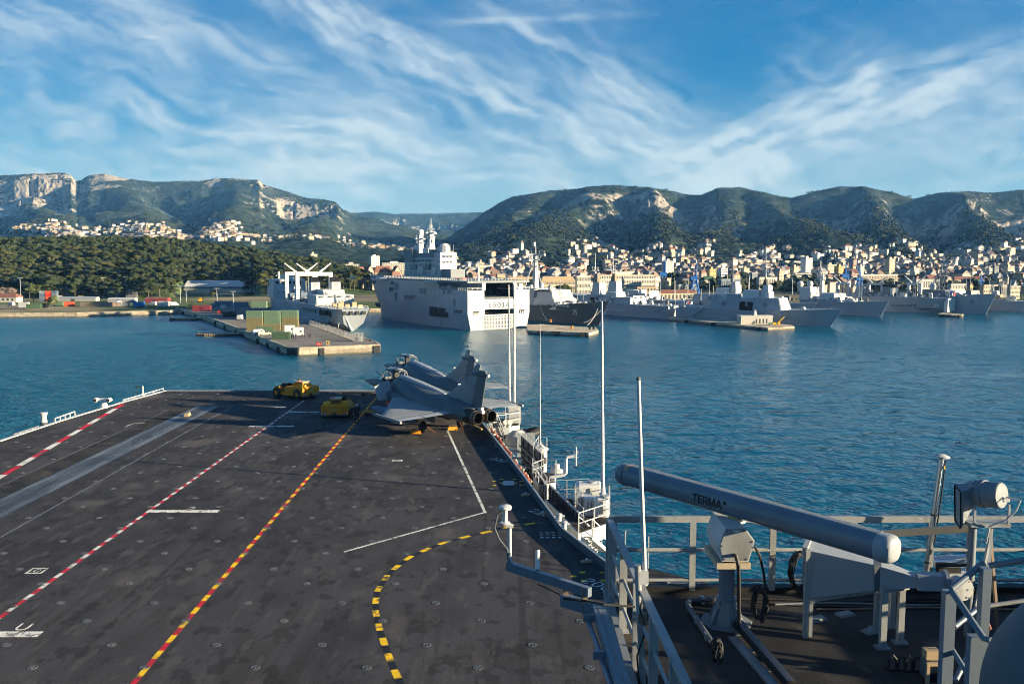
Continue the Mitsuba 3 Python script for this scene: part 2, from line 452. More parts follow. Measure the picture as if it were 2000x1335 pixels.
zw = massif(ridge_px(WEST, 4600), 4600, 1500, .85, [(tu(60), tu(150), .03, .6), (tu(250), tu(330), .035, .7), (tu(480), tu(430), .03, .8), (tu(640), tu(600), .025, .8)], 1.0,
            [(tu(-300), tu(146), .975, 100), (tu(-300), tu(140), .90, 36), (tu(163), tu(194), .80, 60), (tu(545), tu(664), .94, 80), (tu(400), tu(512), .985, 22)])
ze = massif(ridge_px(EAST, 3300), 3300, 1350, .80, [(tu(1160), tu(1010), .035, .9), (tu(1270), tu(1310), .020, 1.0), (tu(1420), tu(1395), .030, .7), (tu(1470), tu(1640), .028, 1.0), (tu(1680), tu(1765), .020, .95), (tu(1860), tu(1960), .026, .95), (tu(1040), tu(900), .03, .7)], 5.0,
            [(tu(1245), tu(1305), .84, 42), (tu(1722), tu(1790), .82, 48), (tu(1085), tu(1150), .86, 26), (tu(1180), tu(1240), .93, 24), (tu(1880), tu(2000), .84, 40), (tu(1600), tu(1650), .62, 26)])
zf = massif(ridge_px(FAR, 7000), 7000, 3000, .9, [(tu(760), tu(700), .03, .5)], 9.0, [(tu(770), tu(900), .95, 60)])
ZT = np.maximum(np.maximum(zw, ze), zf) + np.clip((YY - 1300) / 900, 0, 1) * (6 + 10 * n_big + 4 * n_mid)
hump = 42 * np.exp(-((UU - tu(740)) / .055) ** 2 - ((YY - 2000) / 170) ** 2)            # the low wooded hill in front of the west massif
ZT = np.maximum(ZT, hump)
forest_hill = np.interp(UU, [tu(-700), tu(-200), tu(0), tu(120), tu(200), tu(330), tu(480), tu(560), tu(650), tu(720), tu(790)], [34, 34, 35, 37, 37, 36, 25, 20, 12, 6, 0])
FOOT_U = [tu(-700), tu(340), tu(368), tu(488), tu(505), tu(800)]
FOOT_Y = [640, 640, 742, 742, 655, 655]
foot_y = np.interp(UU, FOOT_U, FOOT_Y)
ZF = forest_hill * np.clip((YY - foot_y) / (900 - foot_y), 0, 1) ** .8 * np.clip((1400 - YY) / 350, 0, 1)
ZT = np.maximum(ZT, ZF)
calm = 1 - .75 * np.clip((ZT - 260) / 120, 0, 1)
ZT += (n_fine * np.clip(ZT / 60, 0, 1) * 16 + n_mid * np.clip(ZT / 100, 0, 1) * 14) * calm
keep_sky = np.clip((YY - 1500) / 600, 0, 1)
ZT = np.where(YY < 1250, np.maximum(ZF, 0) + 1.2, ZT + 1.0)
quads = (np.arange(ny - 1)[:, None] * nu + np.arange(nu - 1)[None, :]).ravel()
rim = np.clip((.92 - np.abs(UU)) / .22, 0, 1)
ZT = ZT * rim * rim * (3 - 2 * rim) + 1.0 * (1 - rim)
TERRAIN = tm(np.c_[XX.ravel(), YY.ravel(), ZT.ravel()], np.vstack([np.c_[quads, quads + 1, quads + nu + 1], np.c_[quads, quads + nu + 1, quads + nu]]))


def ground_at(x, y):
    if y < yy[0]:
        u = x / y
        fy_ = float(np.interp(u, FOOT_U, FOOT_Y))
        h = float(np.interp(u, uu, forest_hill[0])) * max(0, min(1, (y - fy_) / (900 - fy_))) ** .8
        return max(LAND_Z, h * 1.0 + 1.2)
    fu = (x / y - uu[0]) / (uu[1] - uu[0])
    fy = math.log(y / 900) / math.log(9500 / 900) * (ny - 1)
    i, j = int(max(0, min(nu - 2, fu))), int(max(0, min(ny - 2, fy)))
    a, b = fu - i, fy - j
    z = (ZT[j, i] * (1 - a) + ZT[j, i + 1] * a) * (1 - b) + (ZT[j + 1, i] * (1 - a) + ZT[j + 1, i + 1] * a) * b
    return max(LAND_Z, float(z))


# the front of the wooded hill, nearer than the fine grid
u2, y2 = np.linspace(-.80, -.06, 150), np.linspace(600, 905, 24)
U2, Y2 = np.meshgrid(u2, y2)
F2 = np.interp(U2, FOOT_U, FOOT_Y)
Z2 = np.interp(U2, uu, forest_hill[0]) * np.clip((Y2 - F2) / (900 - F2), 0, 1) ** .8 + 1.2
q2 = (np.arange(23)[:, None] * 150 + np.arange(149)[None, :]).ravel()
HILL = tm(np.c_[(U2 * Y2).ravel(), Y2.ravel(), Z2.ravel()], np.vstack([np.c_[q2, q2 + 1, q2 + 151], np.c_[q2, q2 + 151, q2 + 150]]))


ROCKS = [(-1010, 4080, 170, 300), (-2050, 4500, 160, 500), (1000, 2800, 120, 240), (1560, 2850, 130, 240), (-2350, 4400, 300, 360), (-2170, 4150, 140, 140), (-1050, 4300, 200, 160), (-1980, 4560, 150, 60), (-1400, 4580, 230, 50),
         (480, 2700, 150, 300), (540, 2950, 130, 260), (1330, 2750, 160, 260), (240, 2900, 170, 200), (1750, 2900, 220, 300), (-700, 6500, 700, 260)]


def hill_color(p, n, uv):
    a = fbm(p.x / 90, p.y / 90, p.z / 60, 4)
    tuft = fbm(p.x / 11, p.y / 11, p.z / 11, 3)
    patch = fbm(p.x / 240, p.y / 240, p.z / 240, 3)
    veg = mix((.005, .012, .009), (.033, .047, .032), smoothstep(.36, .64, tuft * .75 + patch * .25))
    veg = mix(veg, (.075, .078, .058), smoothstep(.52, .68, a) * .40 * smoothstep(30, 120, p.z))
    near = mi.Float(0)
    for x, y, rx, ry in ROCKS:
        near = dr.maximum(near, dr.exp(-dr.square((p.x - x) / rx) - dr.square((p.y - y) / ry)))
    steep = smoothstep(.90, .66, n.z)
    band = noise(p.x / 400, p.y / 400, p.z / 16)
    w = (a - .5) * 1.7 + (tuft - .5) * 1.15 + near * .72 + steep * .36 + (band - .5) * .35 + smoothstep(150, 420, p.z) * .06
    rock = smoothstep(.62, .82, w) * smoothstep(40, 110, p.z)
    crack = fbm(p.x / 14, p.y / 14, p.z / 40, 4)
    stone = mix((.20, .175, .15), (.37, .33, .28), fbm(p.x / 30, p.y / 30, p.z / 9, 4))
    stone = mix(stone, (.06, .058, .05), smoothstep(.56, .72, crack) * .8)
    return mix(veg, stone, rock)


proc_paint('hillside', hill_color, .95, .1, bump=lambda p, n, uv: fbm(p.x / 15, p.y / 15, p.z / 20, 3), scale=24.0, eps=2.5)
structure('hills', 'rocky limestone mountains with dark green scrub and pale cliffs above the town')
put('hills', TERRAIN, 'hillside', smooth=True)
structure('wooded_hill', 'low hill under the pine wood behind the quay')
put('wooded_hill', HILL, 'grass', smooth=True)

# the air: pale haze between the ship and the hills
scene['haze_air'] = {'type': 'homogeneous', 'albedo': col((.80, .93, 1.0)), 'sigma_t': {'type': 'rgb', 'value': [1.0e-5, 2.5e-5, 5.2e-5]}}
labels['haze'] = {'label': 'thin pale blue haze over the harbour and the hills', 'kind': 'stuff'}
scene['haze'] = {'type': 'cube', 'to_world': T().translate([0, 4000, 340]).scale([9000, 6200, 342]), 'bsdf': {'type': 'null'}, 'interior': {'type': 'ref', 'id': 'haze_air'}}
scene['camera']['medium'] = {'type': 'ref', 'id': 'haze_air'}

# ---------------------------------------------------------------- the flight deck
DZ = 18.0
DIR = np.array([-9 / F, 1.0, 0]); DIR /= np.linalg.norm(DIR)


def D(px, py, dz=0.0):
    p = G(px, py, DZ)
    p[2] = DZ + dz
    return p


star_edge = [D(893, 763), D(940, 830), D(1020, 935), D(1097, 1043), D(1178, 1107)]
port_edge = [D(325, 763), D(250, 783), D(120, 822), D(0, 862)]
stern_star = [D(1221, 1096), D(1266, 1109), D(1348, 1129), D(1420, 1146), D(1545, 1162)]
outline = [p[:2] for p in star_edge] + [p[:2] for p in stern_star] + [(13.5, 30), (14, -70), (-46, -70), (-46, 40)] + [p[:2] for p in port_edge[::-1]]
structure('flight_deck', 'dark weathered flight deck with painted lines and tie-down points')
put('flight_deck', join([prism(outline, 17.2, DZ)]), 'deck_coat')
structure('ship_hull', 'grey hull of the carrier below the flight deck')
hull_poly = Polygon(outline).buffer(-2.0)
put('ship_hull', prism(list(hull_poly.exterior.coords)[:-1], -3, 17.2), 'ship_mid')


def stripe(a, b, w, dz):
    a, b = np.asarray(a, float), np.asarray(b, float)
    d = (b - a)[:2] / np.linalg.norm((b - a)[:2])
    n = np.array([-d[1], d[0]]) * w / 2
    z = DZ + dz
    return tm([[*(a[:2] - n), z], [*(b[:2] - n), z], [*(b[:2] + n), z], [*(a[:2] + n), z]], [[0, 1, 2], [0, 2, 3]])


def resample(pts, step):
    pts = np.asarray(pts, float)
    s = np.r_[0, np.cumsum(np.linalg.norm(np.diff(pts, axis=0), axis=1))]
    n = max(2, int(round(s[-1] / step)))
    q = np.linspace(0, s[-1], n + 1)
    return np.c_[np.interp(q, s, pts[:, 0]), np.interp(q, s, pts[:, 1]), np.interp(q, s, pts[:, 2])]


def dashed(pts, w, dash, base, over, label, base_dz=.004):
    q = resample(pts, dash)
    if base:
        part('flight_deck', 'painted_line', join([stripe(a, b, w, base_dz) for a, b in zip(q[::2], q[2::2])] + [stripe(q[-2], q[-1], w, base_dz)]), base, label=label)
    part('flight_deck', 'painted_dash', join([stripe(a, b, w * 1.04, base_dz + .004) for a, b in zip(q[:-1:2], q[1::2])]), over, kind='stuff', label=label)


dashed([D(-25, 946), D(240, 789)], .42, 2.6, 'mark_red', 'mark_white', 'red and white dashed line nearest the port deck edge')
dashed([D(-20, 1219), D(592, 783)], .20, .62, 'mark_red', 'mark_white', 'red and white dashed line through the middle of the deck')
dashed([D(240, 1358), D(742, 768)], .21, .66, 'mark_red', 'mark_yellow', 'yellow and red dashed line running towards the parked jets')
dashed([D(*p) for p in ((795, 1360), (770, 1308), (757, 1275), (740, 1225), (732, 1185), (737, 1152), (760, 1118), (800, 1087), (850, 1065), (880, 1055), (930, 1043), (985, 1031), (1066, 1017))], .25, .66, 'black', 'mark_yellow', 'yellow and black dashed curve on the near right of the deck')
part('flight_deck', 'painted_line', join([stripe(D(872, 836), D(948, 1001), .16, .004), stripe(D(950, 999), D(672, 1077), .14, .004)]), 'mark_white', label='thin white angled line behind the jets')
part('flight_deck', 'painted_bar', stripe(D(289, 998), D(427, 998), .50, .012), 'mark_white', label='white bar across the middle of the deck')
part('flight_deck', 'painted_bar', stripe(D(-60, 1238), D(79, 1238), .50, .012), 'mark_white', label='white bar at the left edge of the picture')
part('flight_deck', 'painted_bar', stripe(D(487, 832), D(574, 832), .50, .012), 'mark_white', label='white bar in the shadow of the jets')
part('flight_deck', 'painted_bar', stripe(D(562, 804), D(650, 805), .50, .012), 'mark_white', label='white bar behind the nearer tractor')


def letter(text, px, py, h, ang, mat='mark_white'):
    m = meshkit.text_mesh(text, h, .002)
    m.apply_translation([-m.bounds[1][0] / 2, 0, 0])
    p = D(px, py)
    part('flight_deck', 'painted_mark', place(m, (p[0], p[1], DZ + .010), ang), mat)


letter('2', 369, 995, .55, .0); letter('U', 36, 1230, .62, 0); letter('2', 528, 829, .55, 0)
edge_ang = math.atan2(star_edge[3][1] - star_edge[2][1], star_edge[3][0] - star_edge[2][0])
letter('200', 1157, 1144, .62, -.85); letter('210', 1047, 1003, .62, -.9); letter('220', 967, 899, .62, -.9)


def frame_mark(px, py, w, h, text):
    p = D(px, py)
    P_ = Polygon([(-w / 2, -h / 2), (w / 2, -h / 2), (w / 2, h / 2), (-w / 2, h / 2)])
    m = trimesh.creation.extrude_polygon(P_.difference(P_.buffer(-.09)), .002, engine='earcut')
    t = meshkit.text_mesh(text, h * .5, .002)
    t.apply_translation([-t.bounds[1][0] / 2, -h * .25, 0])
    part('flight_deck', 'painted_mark', place(join([m, t]), (p[0], p[1], DZ + .008)), 'mark_white')


frame_mark(72, 1114, .75, .70, 'C'); frame_mark(776, 899, .7, .5, '000'); frame_mark(547, 795, .9, .7, '00')
# chequers on the shaded strip along the deck edge
for (cx, cy, c2, mat_) in ((993, 941, 'mark_white', 'mark_yellow'), (1160, 1128, 'mark_white', 'mark_yellow')):
    p = D(cx, cy)
    cells = [stripe(p + [i * .42 - 1.0, j * .5 - .8, 0], p + [i * .42 - .75, j * .5 - .8, 0], .18, .006) for i in range(5) for j in range(4) if (i + j) % 2 == 0 and i != 2]
    part('flight_deck', 'painted_mark', join(cells), mat_)
p = D(993, 941)
part('flight_deck', 'painted_mark', stripe(p + [-.35, -.2, 0], p + [.35, -.2, 0], 1.1, .005), 'ship_grey')
p = D(1078, 1049)
part('flight_deck', 'painted_mark', join([stripe(p + [i * .3 - .6, j * .4, 0], p + [i * .3 - .42, j * .4, 0], .14, .006) for i in range(5) for j in range(3)]), 'mark_white')
# catapult
ca, cb = D(-60, 1022), D(406, 793)
cl = (cb - ca) / np.linalg.norm(cb - ca)
part('flight_deck', 'catapult_track', stripe(ca, cb, 2.3, .004), 'track_steel', label='blue grey steel catapult track set into the deck')
part('flight_deck', 'worn_band', stripe(ca + np.array([-cl[1], cl[0], 0]) * 1.95, cb + np.array([-cl[1], cl[0], 0]) * 1.95, 1.5, .003), 'gallery_coat')
for off in (-1.10, -.45, -.2, .2, .45, 1.10):
    n_ = np.array([-cl[1], cl[0], 0]) * off
    part('flight_deck', 'track_seam', stripe(ca + n_, cb + n_, .10, .008), 'black')
part('flight_deck', 'track_slot', stripe(ca, cb, .12, .009), 'black')
part('flight_deck', 'seam', stripe(D(-30, 1066), D(446, 797), .05, .004), 'ship_grey', label='thin pale seam beside the catapult track')
part('flight_deck', 'seam', stripe(D(-30, 962), D(330, 800), .05, .004), 'ship_mid')
part('flight_deck', 'painted_line', join([stripe(D(262, 826), D(284, 826), .1, .004), stripe(D(247, 832), D(262, 826), .12, .004)]), 'mark_white')
sh = thing('catapult_shuttle', 'small pale catapult shuttle standing at the far end of the steel track', 'shuttle')
q = D(366, 812)
yaw = math.atan2(cl[1], cl[0])
part(sh, 'body', place(box(-.40, .40, -.2, .2, 0, .26, tx=(.22, .08), ty=.05), (q[0], q[1], DZ + .01), yaw), 'sand_wall')
part(sh, 'hook', place(box(.1, .44, -.09, .09, .26, .38, tx=(.1, .05)), (q[0], q[1], DZ + .01), yaw), 'ship_dark')

# tie-down points: a dished ring with a cross bar
ring = lathe([(.17, .003), (.17, .016), (.13, .018), (.115, .004)], 14)
cross = join([bar([-.12, 0, .014], [.12, 0, .014], .035, .016), bar([0, -.12, .014], [0, .12, .014], .035, .018)])
RING = mikit.ply(join([ring]), 'ship_dark')
CROSS = mikit.ply(cross, 'ship_dark')
DISH = mikit.ply(lathe([(.115, .0045), (.02, .0045)], 14), 'black')
deck_poly = Polygon(outline).buffer(-1.2)
from shapely.geometry import Point
cat_line = LineString([ca[:2], cb[:2]])
n_tie = 0
for j in range(-1, 17):
    for half in (0, 1):
        for i in range(-10, 7):
            xm, y_ = -14.34 + 3.81 * i + 1.905 * half, 31.25 + 3.95 * j + 2.15 * half
            x_ = xm - .00514 * y_
            pt = Point(x_, y_)
            if abs(x_) > y_ * .6 + 1 or not deck_poly.contains(pt) or cat_line.distance(pt) < 2.2 or n_tie > 290: continue
            n_tie += 1
            m_ = tmat((x_, y_, DZ), rnd.choice((0, .785)))
            k_ = part('flight_deck', 'tie_down_point', RING, tw=m_)
            part(k_, 'cross_bar', CROSS, tw=m_)
            part(k_, 'dish', DISH, tw=m_)

# coaming along the starboard edge, kerb along the bow and the port edge
E_ = [np.array([*p[:2], DZ]) for p in star_edge] + [D(1200, 1122), D(1215, 1175)]
for a, b in zip(E_[1:], E_[2:]):
    d = (b - a) / np.linalg.norm(b - a)
    part('flight_deck', 'coaming', bar(a + [0, 0, .16], b + [0, 0, .16] + d * .02, .16, .32), 'ship_dark')
    part('flight_deck', 'coaming_lip', bar(a + [.02, 0, .345], b + [.02, 0, .345], .10, .05), 'ship_grey')
for a, b in zip(port_edge, port_edge[1:]):
    part('flight_deck', 'edge_strip', bar(a + [-.1, 0, .02], b + [-.1, 0, .02], .30, .10), 'ship_pale')
part('flight_deck', 'edge_strip', bar(port_edge[0] + [0, .05, .02], star_edge[0] + [0, .05, .02], .16, .08), 'ship_grey')

# ---------------------------------------------------------------- the two parked jets (local: x to the nose, y to port, z up)
def ering(x, y, zc, hw, hu, hd, n=24, e=2.3):
    w = np.arange(n) * 2 * math.pi / n
    c, s = np.cos(w), np.sin(w)
    return np.c_[np.full(n, x), y + hw * np.sign(c) * np.abs(c) ** (2 / e), zc + np.where(s > 0, hu, hd) * np.sign(s) * np.abs(s) ** (2 / e)]


def foil(le, te, y, z, th):
    """Lens-shaped section of a wing: leading edge to trailing edge in x, at (y, z)."""
    ch = le - te
    return np.array([[le, y, z], [le - .15 * ch, y, z + th * .8], [le - .45 * ch, y, z + th], [te + .02, y, z + th * .15], [te, y, z], [te + .02, y, z - th * .15], [le - .45 * ch, y, z - th], [le - .15 * ch, y, z - th * .8]])


def vfoil(le, te, z, th, y=0.0):
    return np.array([[le, y, z], [le - .15 * (le - te), y + th * .7, z], [le - .45 * (le - te), y + th, z], [te, y + th * .35, z], [te, y - th * .35, z], [le - .45 * (le - te), y - th, z], [le - .15 * (le - te), y - th * .7, z]])


def cover(a, b, k, h):
    return a + (b - a) * k


def jet_parts():
    P = []

    ground = ('nose_gear', 'main_gear')
    pc, ps = math.cos(.035), math.sin(.035)

    def sit(name, m):                                                     # the airframe sits nose-up on its long nose leg
        if name not in ground:
            v = m.vertices - [-1.95, 0, 0]
            m.vertices = np.c_[v[:, 0] * pc - v[:, 2] * ps - 1.95 + .1, v[:, 1], v[:, 2] * pc + v[:, 0] * ps - .28]
        return m

    def a(name, m, mat, smooth=35): P.append((name, None, mikit.ply(sit(name, m), mat, smooth=smooth)))
    def sub(owner, name, m, mat, smooth=35): P.append((owner, name, mikit.ply(sit(owner, m), mat, smooth=smooth)))

    a('fuselage', loft([ering(*q) for q in ((6.3, 0, 2.42, .44, .38, .42), (5.7, 0, 2.43, .52, .42, .50), (4.9, 0, 2.42, .60, .46, .60), (3.6, 0, 2.40, .68, .62, .70), (3.3, 0, 2.38, .72, 1.02, .74), (2.6, 0, 2.36, .86, 1.06, .80),
                                                 (1.2, 0, 2.28, 1.18, .98, .80), (-.6, 0, 2.2, 1.34, .86, .80), (-2.6, 0, 2.15, 1.36, .74, .76), (-4.4, 0, 2.1, 1.26, .66, .70), (-5.6, 0, 2.06, 1.14, .60, .62), (-6.2, 0, 2.05, 1.06, .52, .54))]), 'jet_paint')
    a('nose_cone', loft([ering(*q) for q in ((8.5, 0, 2.36, .02, .02, .02), (8.0, 0, 2.37, .16, .15, .15), (7.3, 0, 2.39, .29, .26, .27), (6.7, 0, 2.41, .38, .34, .37), (6.3, 0, 2.42, .44, .38, .42))]), 'ship_mid')
    a('refuelling_probe', tube([[6.1, -.28, 2.72], [6.5, -.32, 3.02], [6.9, -.32, 3.16], [7.35, -.32, 3.2]], [.06, .055, .05, .03], 7), 'ship_mid')
    a('dorsal_spine', loft([ering(x, 0, z, w, h, .3, 14, 2) for x, z, w, h in ((3.25, 3.2, .36, .25), (2.6, 3.25, .42, .26), (.8, 3.12, .42, .24), (-1.2, 2.95, .34, .2), (-2.4, 2.8, .2, .14))]), 'ship_grey')
    # cockpit
    a('cockpit_tub', box(3.75, 5.25, -.42, .42, 2.62, 2.93, tx=.02), 'black')
    a('instrument_coaming', box(5.0, 5.5, -.36, .36, 2.86, 3.10, tx=(.05, .25), ty=.08), 'ship_dark')
    a('ejection_seat', join([box(3.85, 4.15, -.24, .24, 2.7, 3.62, tx=(0, .08), ty=.04), box(3.82, 4.2, -.18, .18, 3.5, 3.78), box(4.15, 4.7, -.24, .24, 2.72, 2.98)]), 'black')
    sub('ejection_seat', 'headrest', cbox((4.02, 0, 3.58), (.30, .30, .22)), 'ship_dark')
    ws = []
    for k in range(7):
        w = math.pi * k / 6
        ws.append([[5.95 - .12 * math.sin(w), .34 * math.cos(w), 2.80 + .14 * math.sin(w)], [5.28, .44 * math.cos(w), 2.90 + .56 * math.sin(w)]])
    wv = np.array([q for r in ws for q in r])
    wf = [[2 * i, 2 * i + 1, 2 * i + 3] for i in range(6)] + [[2 * i, 2 * i + 3, 2 * i + 2] for i in range(6)]
    a('windscreen', tm(wv, wf), 'glass', True)
    sub('windscreen', 'frame', tube([r[1] for r in ws], .035, 6), 'ship_dark')
    # canopy, hinged on the starboard sill and standing open
    ang = math.radians(52)
    R = np.array([[1, 0, 0], [0, math.cos(ang), -math.sin(ang)], [0, math.sin(ang), math.cos(ang)]])
    hinge = np.array([0, -.46, 2.93])

    def swing(p): return (np.asarray(p, float) - hinge) @ R.T + hinge
    arcs = []
    for x, w_, h_ in ((5.22, .44, .52), (4.9, .46, .60), (4.4, .48, .64), (3.9, .48, .60), (3.5, .46, .50)):
        arcs.append(np.array([[x, w_ * math.cos(math.pi * k / 12), 2.93 + h_ * math.sin(math.pi * k / 12)] for k in range(13)]))
    cv, nk = swing(np.vstack(arcs)), 13
    cf = [[i * nk + j, i * nk + j + 1, (i + 1) * nk + j + 1] for i in range(4) for j in range(12)] + [[i * nk + j, (i + 1) * nk + j + 1, (i + 1) * nk + j] for i in range(4) for j in range(12)]
    a('canopy', tm(cv, cf), 'glass', True)
    sub('canopy', 'rear_arch', tube(swing(arcs[-1]), .075, 7), 'ship_dark')
    sub('canopy', 'front_arch', tube(swing(arcs[0]), .035, 6), 'ship_dark')
    sub('canopy', 'sill', tube(swing([r[0] for r in arcs]), .05, 6), 'ship_dark')
    sub('canopy', 'sill', tube(swing([r[-1] for r in arcs]), .05, 6), 'ship_mid')
    sub('canopy', 'inner_arch', tube(swing(arcs[3] * [1, .97, 1]), .03, 6), 'ship_pale')
    sub('canopy', 'mirror_frame', tube(swing(arcs[2] * [1, .97, 1]), .025, 6), 'black')
    a('fairing', box(3.2, 3.75, -.5, .5, 2.75, 3.18, tx=(.0, .2), ty=.1), 'ship_grey')
    # fin
    a('fin', loft([vfoil(*q) for q in ((-1.8, -5.55, 2.55, .13), (-2.7, -5.6, 3.0, .12), (-4.05, -5.8, 3.8, .10), (-5.3, -6.1, 4.72, .08), (-5.7, -6.3, 5.34, .06), (-5.95, -6.35, 5.5, .03))]), 'wing_paint')
    a('rudder', loft([vfoil(*q) for q in ((-5.36, -6.55, 2.62, .085), (-5.62, -6.77, 3.8, .068), (-5.92, -6.97, 4.72, .055), (-6.05, -6.9, 5.1, .04))]), 'jet_paint')
    a('fin_tip_pod', loft([ering(x, 0, z, r, r, r, 12, 2) for x, z, r in ((-4.98, 4.74, .02), (-5.12, 4.75, .09), (-5.5, 4.78, .125), (-6.3, 4.8, .125), (-6.95, 4.82, .10), (-7.15, 4.83, .08))]), 'jet_paint')
    a('tail_light', lathe([(.02, -.14), (.09, -.05), (.10, .06), (.02, .1)], 10, (-7.16, 0, 4.83), (-1, 0, 0)), 'white')
    a('fin_panel', box(-4.0, -3.94, -.112, .112, 3.7, 3.86), 'white')
    # wings
    for s, nm in ((1, ''), (-1, '')):
        secs = [(2.9, -3.75, .95 * s, 2.12, .14), (1.6, -3.75, 1.9 * s, 2.08, .13), (-2.35, -3.72, 5.15 * s, 1.93, .05)]
        a('wing', loft([foil(*q) for q in secs]), 'wing_paint')
        a('elevon', loft([foil(-3.79, -4.75, 1.15 * s, 2.07, .07), foil(-3.77, -4.65, 3.25 * s, 2.0, .05)]), 'ship_grey')
        a('elevon', loft([foil(-3.77, -4.64, 3.30 * s, 1.99, .05), foil(-3.75, -4.42, 5.12 * s, 1.92, .035)]), 'ship_grey')
        a('wing_tip_rail', join([box(-4.75, -1.6, 5.16 * s - .09, 5.16 * s + .09, 1.83, 1.98, tx=.05, ty=.03), hull([[-1.6, 5.16 * s - .09, 1.86], [-1.6, 5.16 * s + .09, 1.86], [-1.6, 5.16 * s, 1.96], [-1.0, 5.16 * s, 1.9]])]), 'ship_mid')
        a('pylon', box(-2.2, .6, 2.75 * s - .07, 2.75 * s + .07, 1.62, 2.02, tx=(.3, .5)), 'ship_mid')
        a('drop_tank', loft([ering(x, 2.75 * s, 1.36, r, r, r, 14, 2) for x, r in ((3.0, .02), (2.7, .15), (2.1, .27), (1.2, .33), (-1.2, .33), (-2.4, .22), (-3.1, .05))]), 'blue_grey')
        # canards, trailing edge down
        can = np.array([foil(4.3, 2.7, .70 * s, 2.40, .05), foil(3.85, 2.75, 2.1 * s, 2.45, .03)])
        w = math.radians(60)
        rel = can - [3.5, 0, 2.40]
        rot = np.stack([rel[..., 0] * math.cos(w) - rel[..., 2] * math.sin(w), rel[..., 1], rel[..., 0] * math.sin(w) + rel[..., 2] * math.cos(w)], -1) + [3.5, 0, 2.40]
        a('canard', loft(list(rot)), 'ship_grey')
        a('air_intake', loft([ering(x, y * s, z, w_, h, h2, 16, 2.6) for x, y, z, w_, h, h2 in ((3.35, .86, 1.95, .40, .44, .42), (2.4, .92, 1.93, .46, .46, .44), (.6, .95, 1.9, .5, .44, .44), (-1.5, .8, 1.9, .45, .4, .4))]), 'jet_paint')
        sub('air_intake', 'intake_cover', loft([ering(3.37, .86 * s, 1.95, .34, .37, .35, 16, 2.6), ering(3.40, .86 * s, 1.95, .30, .33, .30, 16, 2.6)]), 'dark_green')
        a('exhaust_nozzle', lathe([(.54, -.25), (.50, .2), (.455, .6), (.41, .85), (.385, .85), (.375, .7)], 22, (-6.05, .56 * s, 2.02), (-1, 0, 0), False), 'nozzle_metal', 30)
        sub('exhaust_nozzle', 'duct', lathe([(.38, .78), (.36, .3), (.32, -.9), (.02, -.95)], 22, (-6.05, .56 * s, 2.02), (-1, 0, 0), False), 'black', 30)
        sub('exhaust_nozzle', 'petal_ring', lathe([(.47, .5), (.475, .54), (.45, .68), (.445, .66)], 22, (-6.05, .56 * s, 2.02), (-1, 0, 0), False), 'brown')
        g = join([tube([[-1.9, 1.25 * s, 1.7], [-1.95, 1.5 * s, .45]], .09, 8), tube([[-1.2, 1.1 * s, 1.6], [-1.9, 1.46 * s, .8]], .05, 6)])
        a('main_gear', g, 'white')
        sub('main_gear', 'wheel', lathe([(.12, -.14), (.34, -.14), (.40, -.09), (.40, .09), (.34, .14), (.12, .14)], 18, (-1.95, 1.62 * s, .40), (0, 1, 0)), 'rubber')
        a('gear_door', hull([[-1.2, 1.0 * s, 1.62], [-2.6, 1.0 * s, 1.6], [-1.3, .96 * s, .95], [-2.5, .96 * s, .95], [-1.3, .92 * s, .95], [-2.5, .92 * s, 1.6]]), 'ship_grey')
    a('tail_beam', box(-6.75, -6.1, -.10, .10, 2.25, 2.62, tx=(.15, 0)), 'white')
    a('arrester_hook', tube([[-4.6, 0, 1.4], [-6.6, 0, 1.18]], .06, 6), 'gold')
    a('nose_gear', join([tube([[4.7, 0, 2.0], [4.62, 0, .35]], .10, 8), tube([[5.4, 0, 1.95], [4.65, 0, .9]], .05, 6), tube([[4.62, -.3, .3], [4.62, .3, .3]], .06, 6)]), 'white')
    for s in (-1, 1):
        sub('nose_gear', 'wheel', lathe([(.1, -.10), (.26, -.10), (.30, -.06), (.30, .06), (.26, .10), (.1, .10)], 16, (4.62, .24 * s, .30), (0, 1, 0)), 'rubber')
    a('gear_warning_cover', join([box(4.5, 5.2, -.22, .22, 1.62, 1.95, tx=.1), box(4.45, 4.85, .1, .3, 1.0, 1.5)]), 'orange_red')
    a('underside_fairing', box(-3.4, 1.5, -.5, .5, 1.3, 1.6, tx=(.6, .9), ty=(-.15, -.15)), 'ship_dark')
    return P


JET = jet_parts()
JET_POSES = [(-7.1, 73.3, 2.265, 1.15, 'grey fighter jet parked nearest the camera, canopy open, its engine nozzles facing us'),
             (-7.75, 84.0, 2.165, 1.15, 'grey fighter jet parked behind the other jet, farther up the deck towards the bow')]
JET_KEYS = []
for x, y, h, s, lab in JET_POSES:
    t = thing('fighter_jet', lab, 'fighter jet', 'fighter jets parked on the deck')
    JET_KEYS.append((t, x, y, h, s))
    last = {}
    for nm, sb, shp in JET:
        if sb is None:
            last[nm] = part(t, nm, shp, tw=tmat((x, y, DZ), h, s))
        else:
            part(last[nm], sb, shp, tw=tmat((x, y, DZ), h, s))


def jet_point(k, p):
    _, x, y, h, s = JET_KEYS[k]
    return np.array([x + s * (p[0] * math.cos(h) - p[1] * math.sin(h)), y + s * (p[0] * math.sin(h) + p[1] * math.cos(h)), DZ + s * p[2]])


